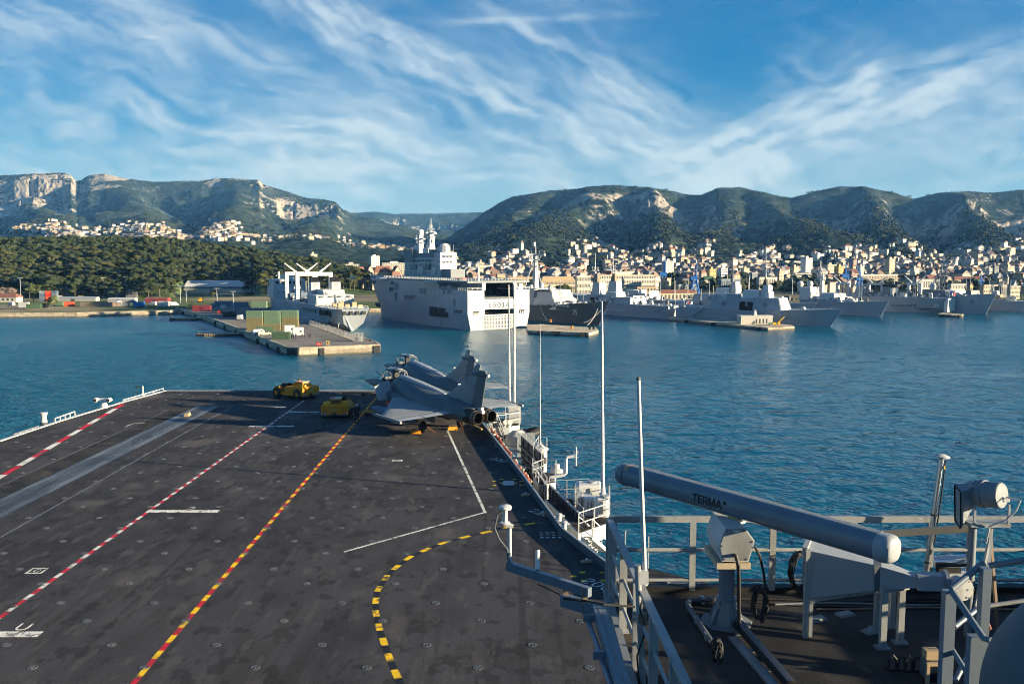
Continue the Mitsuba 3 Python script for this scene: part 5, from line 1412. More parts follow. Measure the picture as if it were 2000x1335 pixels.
van(G(507, 654, PZ), .5, 'white', 'white van parked left of the nearest green container on the pier')
van(G(517, 655, PZ), .4, 'white_wall', 'second white vehicle parked beside the white van on the pier', h=1.6, name='parked_car', cat='car')
# fence along the berth
fpts = [G(588, 628, PZ), G(614, 637, PZ), G(645, 648, PZ), G(672, 658.5, PZ), G(690, 664, PZ)]
t = thing('mesh_fence', 'pale wire mesh fence along the berth side of the long pier', 'fence')
for a, b in zip(fpts, fpts[1:]):
    part(t, 'mesh_panel', join([bar(a + (b - a) * f + [0, 0, .1], a + (b - a) * f + [0, 0, 2.1], .05) for f in np.linspace(0, 1, 26)] + [bar(a + [0, 0, z], b + [0, 0, z], .06) for z in (.2, 1.2, 2.1)]), 'ship_pale', kind='stuff')
    part(t, 'foot', join([cbox(a + (b - a) * f + [0, 0, .15], (.7, .4, .3)) for f in np.linspace(.05, .95, 5)]), 'concrete', kind='stuff')
for k, (px_, py_) in enumerate(((592, 632), (700, 666))):
    c = G(px_, py_, PZ)
    t = thing('wire_cage', ('wire mesh cage at the far end of the berth fence on the pier', 'wire mesh cage at the near end of the berth fence on the pier')[k], 'cage')
    part(t, 'panels', join([bar(c + [x, y, 0], c + [x, y, 2.8], .07) for x in np.linspace(-1.7, 1.7, 8) for y in (-1, 1.2)] + [bar(c + [-1.7, y, z], c + [1.7, y, z], .08) for y in (-1, 1.2) for z in (.1, 1.4, 2.8)]), 'ship_pale', kind='stuff')
    part(t, 'box', cbox(c + [.2, .2, .8], (1.6, 1.2, 1.6)), 'ship_grey')
for px_, py_, mt, w_, h_, lab in ((622, 676, 'red', 1.6, 1.0, 'red board at the kerb of the pier end'), (639.5, 675, 'gold', 1.1, 1.4, 'ochre yellow box at the kerb of the pier end')):
    c = G(px_, py_, PZ + .1)
    t = thing('kerb_sign', lab, 'sign')
    part(t, 'board', cbox(c + [0, .3, h_ / 2 + .25], (w_, .18, h_)), mt)
    for s_ in (-1, 1): part(t, 'post', cbox(c + [s_ * w_ * .35, .32, .3], (.1, .1, .6)), 'ship_dark')
    if mt == 'red': part(t, 'mark', join([cbox(c + [-.35, .19, .75], (.14, .03, .6)), cbox(c + [.1, .19, .75], (.4, .03, .14)), cbox(c + [.42, .19, .75], (.14, .03, .6))]), 'white')
    else: part(t, 'mark', cbox(c + [0, .19, .95], (.3, .03, .4)), 'black')
for px0, px1, py_, lab in ((382, 466, 657, 'dark floating pontoon with a pale ribbed side, nearer one by the pier'), (330, 394, 626, 'dark floating pontoon farther back along the pier')):
    a, b = G(px0, py_, 0), G(px1, py_ + 1, 0)
    L = b[0] - a[0]
    t = thing('pontoon', lab, 'pontoon', 'dark pontoons beside the pier')
    part(t, 'hull', place(box(0, L, 0, 7, -.5, 1.0, tx=.2, ty=.2), a), 'black')
    part(t, 'deck', place(box(.2, L - .2, .2, 6.8, 1.0, 1.12), a), 'drab')
    part(t, 'side_frame', place(join([box(L * .2 + i * L * .055, L * .2 + i * L * .055 + .3, -.12, .02, -.2, .95) for i in range(8)] + [box(L * .2, L * .62, -.14, .0, z, z + .16) for z in (-.1, .8)]), a), 'sand_wall')
    for f in (.02, .98): part(t, 'bollard', place(lathe([(.3, 0), (.25, .5), (.4, .6), (.05, .7)], 10, (L * f, 1, 1.1)), a), 'black')

for k in range(11):
    f = (k + .5) / 11
    a_, b_ = np.array([*G(738, 669, PZ)[:2]]), np.array([*G(612, 625, PZ)[:2]])
    c = np.array([*(a_ + (b_ - a_) * f - [1.2, .3]), PZ])
    t = thing('pier_bollard', 'black mooring bollard on the berth edge of the long pier, ' + ('nearest the end', 'second from the end', 'third from the end', 'fourth from the end', 'fifth from the end', 'in the middle', 'fifth from the far end', 'fourth from the far end', 'third from the far end', 'second from the far end', 'farthest back')[k], 'bollard', 'bollards on the berth edge of the pier')
    put(t, lathe([(.34, 0), (.26, .45), (.42, .55), (.42, .75), (.03, .8)], 10, c), 'black', smooth=30)
for k, (px_, py_, mt, nm, ct) in enumerate(((470, 624, 'white', 'parked_van', 'van'), (500, 618, 'ship_mid', 'parked_car', 'car'), (545, 628, 'white_wall', 'parked_van', 'van'), (430, 612, 'red', 'parked_car', 'car'), (560, 622, 'navy', 'parked_car', 'car'))):
    van(G(px_, py_, PZ), rnd.uniform(0, 3), mt, ('white van behind the big container stack on the pier', 'grey car behind the big container stack on the pier', 'pale van beside the supply ship on the pier', 'red car beside the black low container on the pier', 'dark blue car close to the supply ship side on the pier')[k], h=2.2 if ct == 'van' else 1.6, name=nm, cat=ct)

# small pier in front of the dark destroyer and pier in front of the frigates
for lab, P_, zq in (('low tan concrete pier in front of the dark grey destroyer', [(1031, 645), (1150, 650), (1169, 645), (1166, 640), (1060, 633), (1028, 634)], 1.6), ('narrow dark pier with a tan end below the frigate hut', [(1306, 621), (1500, 640), (1552, 637.5), (1546, 634), (1480, 630), (1306, 614)], 1.3),
                    ('small tan pier between the right-hand warships', [(1832, 613), (1875, 616), (1882, 613), (1840, 610)], 1.2)):
    q = [G(a, b, zq)[:2] for a, b in P_]
    k_ = structure('jetty', lab)
    put(k_, prism(q, -1.5, zq), 'concrete')
    q0, q1 = np.array(q[0]), np.array(q[1])
    for f in (.22, .5, .93):
        c = q0 + (q1 - q0) * f
        part(k_, 'fender', box(c[0] - 1.6, c[0] + 1.6, c[1] - .4, c[1] + .3, -.3, zq + .1), 'black')
for k, (px_, py_) in enumerate(((1075, 629), (1117, 642), (1152, 643), (1160, 643))):
    c = G(px_, py_, 1.6)
    t = thing('bollard', ('yellow mooring bollard on the left of the tan pier', 'yellow bollard box in the middle of the tan pier', 'dark mooring bollard at the right end of the tan pier', 'dark mooring bollard at the tip of the tan pier')[k], 'bollard')
    put(t, lathe([(.55, 0), (.45, .8), (.75, 1.0), (.7, 1.3), (.05, 1.4)], 12, c), 'yellow' if k < 2 else 'black', smooth=30)
c = G(1447, 633, 1.3)
t = thing('pier_hut', 'low white hut with dark doors on the pier below the pale frigate', 'hut')
part(t, 'wall', place(box(0, 15, 0, 5, 0, 3.6), c, .12), 'white_wall')
part(t, 'roof', place(box(-.2, 15.2, -.2, 5.2, 3.6, 3.85), c, .12), 'white')
for i in range(4): part(t, 'door', place(box(7 + 1.6 * i, 7.7 + 1.6 * i, -.07, .02, .3, 2.4), c, .12), 'window_dark')
part(t, 'stack', place(box(7, 8.4, 2, 3.4, 3.85, 6.2, tx=.4, ty=.4), c, .12), 'white')
c = G(1521, 634, 1.3)
t = thing('jetty_crane', 'small yellow crane arm standing at the tan end of the frigate pier', 'crane')
part(t, 'base', cbox(c + [0, 0, .7], (1.0, 1.0, 1.4)), 'bright_yellow')
part(t, 'arm', bar(c + [0, 0, 1.3], c + [2.4, 0, 3.6], .4), 'bright_yellow')
for k, px_ in enumerate((1505, 1512)):
    c = G(px_, 635, 1.3)
    t = thing('pallet_stack', ('yellow green load on the frigate pier, left of the small crane', 'second yellow green load on the frigate pier')[k], 'pallet')
    part(t, 'load', cbox(c + [0, 0, .8], (1.6, 1.4, 1.0), tx=.1, ty=.1), 'bright_yellow' if k else 'pale_green'); part(t, 'pallet', cbox(c + [0, 0, .15], (1.8, 1.6, .3)), 'brown')

# ---------------------------------------------------------------- the quay on the left
def lz(px, py): return G(px, py, LAND_Z)


for px_, py_, mt, lab, L_, h_, up_ in ((200, 580, 'pale_green', 'pale green container below a blue one before the pine wood', 8, 3.0, 0), (202, 580.5, 'blue_grey', 'blue container on top of the pale green one before the pine wood', 7, 3.0, 1), (240, 580.5, 'blue_grey', 'dark blue container at the left foot of the blue stack', 9, 3, 0), (240, 580.4, 'blue_grey', 'dark blue container on top of the left blue stack', 9, 3, 1),
                                 (258, 581, 'ship_mid', 'grey blue container right of the dark blue stack', 6.5, 3, 0), (257, 581, 'ship_grey', 'pale grey container on top of the grey blue one', 5, 2.6, 1), (174, 580, 'dark_green', 'dark green container in front of the wood left of the pale green one', 8, 2.4, 0), (270, 598.5, 'blue_box', 'bright blue container near the quay edge', 6.2, 2.8, 0),
                                 (134, 598.5, 'orange_red', 'bright red container near the quay edge', 5.4, 2.7, 0), (65, 602, 'green_box', 'dark green container nearest the rubble shore on the left', 7.8, 2.5, 0), (45, 600.5, 'white', 'white container left behind the dark green one on the shore', 5.5, 3.0, 0), (226, 598.5, 'pink_wall', 'pale pink container right of the brown wall', 4.6, 2.4, 0),
                                 (241, 598.5, 'white_wall', 'white container right of the pale pink one', 5, 2.2, 0), (318, 598, 'white', 'white container near the root of the pier', 6, 3.0, 0), (116, 597, 'pale_green', 'pale grey green container left of the bright red one', 4, 2.4, 0), (84, 601, 'black', 'black container right of the dark green one on the shore', 4, 2.4, 0)):
    container(px_, py_, mt, lab, rnd.uniform(-.05, .1), L=L_, h=h_, z=LAND_Z, up=up_)
stack = [('blue_grey', 'ship_mid', 'blue_grey', 'ship_grey'), ('red', 'orange_red', 'red', 'orange_red'), ('ship_mid', 'pale_green', 'ship_mid', 'blue_grey')]
for i, cl_ in enumerate(stack):
    for lv in range(4):
        container(82 + 12 * i, 589, cl_[lv], f'{ {"blue_grey": "blue grey", "ship_grey": "pale grey", "ship_mid": "grey", "pale_green": "green", "red": "red", "orange_red": "orange red"}[cl_[lv]] } container in the tall mixed stack, {("left", "middle", "right")[i]} column, {("bottom", "second", "third", "top")[lv]} layer', .0, L=3.4, h=1.75, z=LAND_Z, up=lv, group='containers in the tall mixed stack by the wood')
for i in range(9):
    c = lz(160 + 7.0 * i, 599)
    k_ = thing('brown_wall_panel' if i < 0 else 'timber_stack', f'brown slatted timber stack in the long row near the quay, {("first", "second", "third", "fourth", "fifth", "sixth", "seventh", "eighth", "last")[i]} from left', 'timber stack', 'brown timber stacks near the quay')
    part(k_, 'core', place(box(-1.0, 1.0, 0, 2, 0, 2.7), c), 'brown')
    part(k_, 'slats', place(join([box(-1.02 + .28 * j, -.86 + .28 * j, -.06, .02, .05, 2.75) for j in range(8)]), c), 'drab', kind='stuff')
c = lz(16, 590)
t = thing('red_roofed_house', 'low house with an orange tiled roof at the left edge of the picture', 'house')
part(t, 'wall', place(box(-9, 5.2, 0, 8, 0, 3.2), c), 'white_wall')
part(t, 'roof', place(box(-9.6, 5.8, -.6, 8.6, 3.2, 5.6, tx=2.5, ty=4.2), c), 'roof_red')
for i in range(4): part(t, 'window', place(box(-7 + 3 * i, -5.6 + 3 * i, -.06, .02, 1, 2.4), c), 'window_dark')
c = lz(146, 578)
t = thing('small_house', 'small cream house at the edge of the pine wood', 'house')
part(t, 'wall', place(box(-2.4, 2.4, 0, 5, 0, 3.2), c, .3), 'cream'); part(t, 'roof', place(box(-2.7, 2.7, -.3, 5.3, 3.2, 4.6, ty=2.4), c, .3), 'roof_pale'); part(t, 'window', place(box(-.6, .6, -.05, .02, 1, 2.2), c, .3), 'window_dark')
for px0, px1, py_, lab, rm, wm, hh in ((283, 327, 591, 'long low shed with a dark red roof behind the white containers', 'roof_red', 'maroon', 2.4), (112, 187, 588, 'long pale grey shed in front of the containers by the wood', 'ship_grey', 'grey_wall', 1.9), (210, 262, 590, 'low grey shed behind the bright blue container', 'ship_pale', 'grey_wall', 1.8)):
    c = lz((px0 + px1) / 2, py_)
    w_ = (px1 - px0) / F * c[1] / 2
    t = thing('storage_shed', lab, 'shed')
    part(t, 'wall', place(box(-w_, w_, 0, 6, 0, hh), c), wm); part(t, 'roof', place(box(-w_ - .2, w_ + .2, -.3, 6.3, hh, hh + 1.1, ty=3.0), c), rm)
    part(t, 'door', place(box(-w_ * .3, -w_ * .1, -.06, .02, 0, hh * .8), c), 'window_dark')
c = lz(417, 573)
w_ = 57 / F * c[1]
t = thing('warehouse', 'long warehouse with pale roof, blue glazed strip and pink wall before the wood', 'warehouse')
part(t, 'wall', place(box(-w_, w_, 0, 18, 0, 3.6), c), 'white_wall'); part(t, 'glazed_strip', place(box(-w_, w_, .8, 17, 3.6, 5.4), c), 'blue_grey')
part(t, 'roof', place(box(-w_ - .4, w_ + .4, .0, 18, 5.4, 10.2, tx=.3, ty=8.6), c), 'white'); part(t, 'eave', place(box(-w_ - .3, w_ + .3, -.5, .8, 3.4, 3.7), c), 'white')
for i in range(16): part(t, 'window', place(box(-w_ + 1.5 + i * 4.1, -w_ + 3.4 + i * 4.1, -.05, .02, 1.4, 2.8), c), 'white')
for k, (px_, pyb, pyt) in enumerate(((41, 584, 543), (51, 574, 540), (202.5, 582, 542), (247, 581, 540), (297, 580, 557), (352.5, 591, 559), (424, 588, 563), (456, 608, 569), (263, 580, 557), (364, 590, 566))):
    c = lz(px_, pyb)
    h = U(px_, pyt, c[1])[2] - LAND_Z
    t = thing('lamp_post', ('tall lamp post by the red roofed house, left one', 'tall lamp post behind the red roofed house, right one', 'tall lamp post in front of the pale green container', 'tall lamp post by the dark blue containers', 'lamp post at the middle of the wood edge', 'lamp post left of the warehouse', 'lamp post in front of the warehouse', 'lamp post on the pier near the blue sheds', 'short lamp post right of the dark blue containers', 'thin lamp post before the left end of the warehouse')[k], 'lamp post', 'lamp posts on the quay')
    part(t, 'pole', tube([c, c + [0, 0, h]], [.22, .12], 6), 'ship_pale'); part(t, 'lamp_head', join([cbox(c + [s_ * .9, 0, h], (1.4, .5, .3)) for s_ in (-1, 1)]), 'white')
for k, (px_, py_, mt) in enumerate(((22, 597, 'white'), (330, 596, 'white_wall'), (340, 597, 'white'), (298, 596, 'white'), (105, 594, 'white_wall'), (160, 584, 'sand_wall'), (118, 584, 'white'), (438, 603, 'white'), (415, 600, 'blue_grey'), (232, 594, 'white'))):
    van(lz(px_, py_), rnd.uniform(-.3, 3), mt, ('white van at the left end of the quay', 'pale van at the root of the pier, left one', 'white van at the root of the pier, right one', 'white van behind the white container by the pier', 'pale van between the mixed stack and the quay', 'sand coloured van before the pine wood', 'white van beside the tall mixed stack', 'white van on the far part of the pier', 'blue grey van on the far part of the pier', 'white van behind the brown timber stacks')[k], group='vehicles parked on the quay')
for k, (px_, py_) in enumerate(((370, 604), (392, 590), (124, 580))):
    c = lz(px_, py_)
    t = thing('forklift', ('yellow forklift beside the maroon container on the pier', 'yellow loader in front of the warehouse', 'yellow loader at the edge of the wood behind the mixed stack')[k], 'forklift')
    part(t, 'body', place(box(-1.6, 1.2, -.9, .9, .5, 1.6, tx=.1), c), 'bright_yellow'); part(t, 'cab', place(box(-.8, .6, -.8, .8, 1.6, 2.8, tx=.15, ty=.1), c), 'yellow'); part(t, 'mast', place(join([box(1.3, 1.5, y - .1, y + .1, .2, 3.2) for y in (-.5, .5)]), c), 'black')
    for x in (-1, .8): part(t, 'wheel', place(lathe([(.1, -.95), (.5, -.95), (.5, .95), (.1, .95)], 12, (x, 0, .5), (0, 1, 0)), c), 'rubber')
for k, (px0, px1, py_) in enumerate(((417, 452, 600), (453, 482, 602))):
    c = lz((px0 + px1) / 2, py_)
    w_ = (px1 - px0) / F * c[1] / 2
    t = thing('tarpaulin_shelter', ('blue grey shelter on the far part of the pier, left one', 'blue grey shelter on the far part of the pier, right one')[k], 'shelter')
    part(t, 'cover', place(box(-w_, w_, 0, 5, .4, 3.6, tx=.2, ty=1.0), c), 'blue_grey'); part(t, 'base', place(box(-w_, w_, 0, 5, 0, .4), c), 'grey_wall')
t = thing('rubble_shore', 'pale boulders along the waterline of the left shore', 'rubble', kind='stuff')
rk = []
for i in range(260):
    px_ = rnd.uniform(-30, 165)
    p = G(px_, rnd.uniform(608.5, 612.5), 0)
    r = rnd.uniform(.5, 1.3)
    m = trimesh.creation.icosphere(1, r)
    m.vertices = m.vertices * [1.3, 1, .8] * (1 + .5 * (meshkit.noise(m.vertices * 2 + i, 3) - .5))[:, None] + [p[0], p[1] + rnd.uniform(0, 3), rnd.uniform(.1, 1.6)]
    rk.append(m)
put(t, join(rk), 'concrete')

# ---------------------------------------------------------------- trees
def crown_mesh(seed, R, H, clumps, cards, size, flat=.55):
    """Leaf tufts on the shells of many clumps: triangles of about 'size'."""
    g = np.random.default_rng(seed)
    cs = []
    for i in range(clumps):
        a, q = g.uniform(0, 2 * np.pi), g.uniform(0, 1) ** .6
        z = g.uniform(.42, .92)
        rr = R * q * (1.1 - .75 * abs(z - .62) / .4 * .6)
        cs.append((rr * math.cos(a), rr * math.sin(a), H * z, R * g.uniform(.26, .50)))
    cs = np.array(cs)
    pick = g.integers(0, clumps, cards)
    d = g.normal(size=(cards, 3)); d /= np.linalg.norm(d, axis=1)[:, None]
    d[:, 2] = np.abs(d[:, 2]) * .9 - .15
    c = cs[pick, :3] + d * cs[pick, 3:4] * [1, 1, flat] * g.uniform(.75, 1.1, (cards, 1))
    t1 = np.cross(d, g.normal(size=(cards, 3))); t1 /= np.linalg.norm(t1, axis=1)[:, None]
    t2 = np.cross(d, t1)
    tilt = g.normal(size=(cards, 1)) * .38
    t2 = t2 + d * tilt
    s = size * g.uniform(.6, 1.3, (cards, 1))
    v = np.stack([c + t1 * s, c - t1 * s * .6 + t2 * s * .9, c - t1 * s * .6 - t2 * s * .9], 1).reshape(-1, 3)
    return v, np.arange(cards * 3).reshape(-1, 3)


def leaf(name, a, b):
    scene[name] = {'type': 'twosided', 'b': {'type': 'principled', 'base_color': mikit.proc(lambda p, n, uv: mix(a, b, noise(p.x * .16, p.y * .16, p.z * .3) * .6 + noise(p.x * .9, p.y * .9, p.z * .9) * .4)), 'roughness': .8, 'specular': .15}}


leaf('pine_leaf', (.010, .020, .009), (.058, .070, .026))
leaf('pine_leaf_dark', (.009, .018, .008), (.045, .055, .022))
leaf('pine_leaf_olive', (.016, .023, .008), (.090, .092, .030))
PINES = []
for i in range(5):
    v, f = crown_mesh(100 + i, 6.8, 14, 15, 1400, .68)
    tr = [tube([[0, 0, -1.5], [.3 * (i - 2), .2, 4], [.5 * (i - 2), 0, 8]], [.38, .28, .15], 6)] + [tube([[.3 * (i - 2), .2, 4 + .6 * k], [2.6 * math.cos(k * 1.7 + i), 2.6 * math.sin(k * 1.7 + i), 7.6 + .4 * k]], [.16, .06], 5) for k in range(4)]
    PINES.append((mikit.ply(tm(v, f), 'pine_leaf'), mikit.ply(join(tr), 'trunk'), crown_mesh(200 + i, 6.8, 14, 12, 460, 1.15)))
spots = []
g_ = np.random.default_rng(5)
for y in np.arange(612, 1080, 11.5):
    for x in np.arange(-.66 * y, tu(745) * y, 12.0):
        X, Y = x + g_.uniform(-3.5, 3.5), y + g_.uniform(-3, 3)
        px_ = 1000 + X / Y * F
        if px_ < -60: continue
        y_min = np.interp(px_, [-60, 30, 90, 150, 300, 340, 352, 486, 494, 560, 660, 740], [650, 640, 625, 622, 622, 640, 742, 748, 650, 640, 690, 760])
        y_max = np.interp(px_, [-60, 300, 520, 600, 680, 745], [1050, 1050, 990, 950, 900, 840])
        if Y < y_min or Y > y_max: continue
        if 470 < px_ < 520 and Y < 700 and g_.uniform() < .6: continue                # the grassy gap beside the warehouse
        spots.append((X, Y))
spots.sort(key=lambda s: s[1])
keep, tail = [], []
cols_ = {}
for X, Y in spots:
    z = ground_at(X, Y) + (0 if Y > 640 else 0)
    b = int((1000 + X / Y * F) // 14)
    top = 500 - (z + 13 - CH) * F / Y
    if top < cols_.get(b, 1e9) - 1.0 and len(keep) < 298:
        keep.append((X, Y, z)); cols_[b] = min(cols_.get(b, 1e9), top)
    else:
        tail.append((X, Y, z))
for k, (X, Y, z) in enumerate(keep):
    cr, tr, _ = PINES[int(g_.integers(0, 5))]
    cr = {**cr, 'bsdf': {'type': 'ref', 'id': ('pine_leaf', 'pine_leaf_dark', 'pine_leaf_olive')[int(g_.choice(3, p=[.45, .3, .25]))]}}
    s = g_.uniform(.7, 1.3)
    m_t = tmat((X, Y, z - .3), g_.uniform(0, 6.28), (s, s, s * g_.uniform(.85, 1.15)))
    px_ = 1000 + X / Y * F
    tone = {'pine_leaf': 'mid green', 'pine_leaf_dark': 'dark green', 'pine_leaf_olive': 'olive green'}[cr['bsdf']['id']]
    where = 'at the left edge' if px_ < 80 else 'above the mixed container stack' if px_ < 170 else 'above the blue containers' if px_ < 290 else 'left of the warehouse' if px_ < 355 else 'behind the warehouse' if px_ < 490 else 'behind the supply ship' if px_ < 620 else 'at the right end'
    row = 'front row' if Y < 680 else 'middle rows' if Y < 800 else 'upper rows'
    t = thing('pine_tree', f'{tone} {"broad" if s > 1.05 else "small" if s < .85 else "rounded"} pine in the {row} of the wood, {where}', 'pine tree', f'{tone} pines of the {row}, {where}')
    part(t, 'crown', cr, tw=m_t); part(t, 'trunk', tr, tw=m_t)
vs, fs, o = [], [], 0
for X, Y, z in tail:
    v, f = PINES[int(g_.integers(0, 5))][2]
    s, a = g_.uniform(.75, 1.15), g_.uniform(0, 6.28)
    q = v * s
    q = np.c_[q[:, 0] * math.cos(a) - q[:, 1] * math.sin(a), q[:, 0] * math.sin(a) + q[:, 1] * math.cos(a), q[:, 2]] + [X, Y, z - .3]
    vs.append(q); fs.append(f + o); o += len(v)
t = thing('pine_wood', 'the farther crowns of the pine wood merging into one dark green canopy', 'wood', kind='stuff')
put(t, tm(np.vstack(vs), np.vstack(fs)), 'pine_leaf')


def bush(px, py, h, w, lab, cat='tree', name='round_tree', z=LAND_Z, mat='pine_leaf', seed=1, n=900):
    c = G(px, py, z)
    t = thing(name, lab, cat)
    v, f = crown_mesh(seed, w, h, 22, n, .35 * max(1, w / 4), .9)
    part(t, 'crown', tm(v + c, f), mat); part(t, 'trunk', tube([c, c + [0, 0, h * .6]], [.3, .15], 6), 'trunk')


leaf('bush_leaf', (.03, .05, .015), (.13, .14, .05))
bush(101, 605, 7.5, 3.2, 'round green tree at the water edge of the left shore', seed=41, mat='bush_leaf')
bush(66, 588, 12, 4.5, 'yellowish green tree left of the tall mixed container stack', seed=42, mat='bush_leaf')
bush(58, 585, 11, 1.6, 'slim dark cypress left of the yellowish green tree', name='cypress', seed=43)
bush(416, 580, 5, 2.2, 'small round tree in front of the warehouse', seed=44, mat='bush_leaf')
bush(1104, 578, 8, 6.5, 'broad dark tree in front of the long cream arcaded building', seed=45, mat='bush_leaf', n=1400)
bush(15, 583, 8, 5, 'bare brownish bush at the left edge of the wood', name='bare_bush', cat='bush', seed=46, mat='dry_twig')
for k, px_ in enumerate((80, 152, 230, 160)):
    bush(px_, 577 - 2 * k, 8, 4, ('bare brownish bush behind the mixed stack', 'bare brownish bush in the middle of the wood edge', 'bare brownish bush by the dark blue containers', 'second bare brownish bush in the middle of the wood edge')[k], name='bare_bush', cat='bush', seed=47 + k, mat='dry_twig', n=500)

# ---------------------------------------------------------------- the town: named blocks first
def building(px0, px1, pyt, pyb, y, wall, roof, lab, rz=.6, floors=0, cols=0, name='apartment_block', cat='building', kind='flat', deep=.6, group=None, strips=False):
    """A building whose two visible faces together span the pixels at the distance y; turned by rz so that its right end takes the sun."""
    a, b = U(px0, pyb, y), U(px1, pyb, y)
    W_ = (px1 - px0) / F * y
    zt, zb = U(px0, pyt, y)[2], min(U(px0, pyb, y)[2], ground_at((a[0] + b[0]) / 2, y)) - 1
    w = W_ / (math.cos(rz) + deep * math.sin(rz))
    d = w * deep
    t = thing(name, lab, cat, group)
    o = np.array([a[0], y, 0])
    M = lambda m: place(m, o, rz - 0.0) if rz >= 0 else place(m, o, rz)
    # turned so the left front corner comes nearest on the left; the right end face looks to the right and the camera
    base = np.array([a[0], y + w * 0, 0])
    q = lambda m: place(m, base, rz * -1 + 0)
    off = d * math.sin(rz)
    N = lambda m: place(m, (a[0] + (off if rz > 0 else 0) * 0, y, 0), 0)
    c, s_ = math.cos(rz), math.sin(rz)

    def turn(m):
        v = m.vertices.copy()
        m = m.copy()
        m.vertices = np.c_[a[0] + d * s_ + v[:, 0] * c - v[:, 1] * s_, y + v[:, 0] * s_ + v[:, 1] * c, v[:, 2]]
        return m
    h = zt - zb
    if kind == 'flat':
        part(t, 'wall', turn(box(0, w, 0, d, zb, zt)), wall)
        rf = part(t, 'roof', turn(box(-.25, w + .25, -.25, d + .25, zt, zt + .5)), roof)
        if h > 14: part(t, 'roof_house', turn(box(w * .3, w * .6, d * .3, d * .7, zt + .5, zt + 2.8)), wall)
    else:
        e = zb + h * (.68 if kind == 'gable' else .75)
        part(t, 'wall', turn(box(0, w, 0, d, zb, e)), wall)
        if kind == 'gable':
            part(t, 'gable', turn(tm([[0, 0, e], [w, 0, e], [w / 2, 0, zt - .1], [0, d, e], [w, d, e], [w / 2, d, zt - .1]], [[0, 1, 2], [3, 5, 4], [0, 2, 5], [0, 5, 3], [1, 4, 5], [1, 5, 2]])), wall)
            part(t, 'roof', turn(join([hull([[-.5, -.4, e - .1], [w / 2, -.4, zt + .1], [w / 2, -.4, zt + .5], [-.5, -.4, e + .3], [-.5, d + .4, e - .1], [w / 2, d + .4, zt + .1], [w / 2, d + .4, zt + .5], [-.5, d + .4, e + .3]]),
                                       hull([[w + .5, -.4, e - .1], [w / 2, -.4, zt + .1], [w / 2, -.4, zt + .5], [w + .5, -.4, e + .3], [w + .5, d + .4, e - .1], [w / 2, d + .4, zt + .1], [w / 2, d + .4, zt + .5], [w + .5, d + .4, e + .3]])])), roof)
        else:
            part(t, 'roof', turn(box(-.5, w + .5, -.5, d + .5, e, zt, tx=min(w, d) * .45, ty=d * .5 + .3)), roof)
        zt = e
    if floors and cols:
        ms, me = [], []
        fh = (zt - zb - 1) / floors
        for i in range(floors):
            z = zb + 1 + fh * (i + .32)
            if strips:
                ms.append(box(w * .02, w * .98, -.10, .02, z, z + fh * .45)); me.append(box(w - .02, w + .1, d * .05, d * .95, z, z + fh * .45))
            else:
                for j in range(cols):
                    x = w * (j + .5) / cols
                    ms.append(box(x - w / cols * .26, x + w / cols * .26, -.10, .02, z, z + fh * .52))
                ce = max(2, int(cols * deep))
                for j in range(ce):
                    x = d * (j + .5) / ce
                    me.append(box(w - .02, w + .10, x - d / ce * .26, x + d / ce * .26, z, z + fh * .52))
        part(t, 'windows', turn(join(ms + me)), 'window_dark', kind='stuff')
    return t


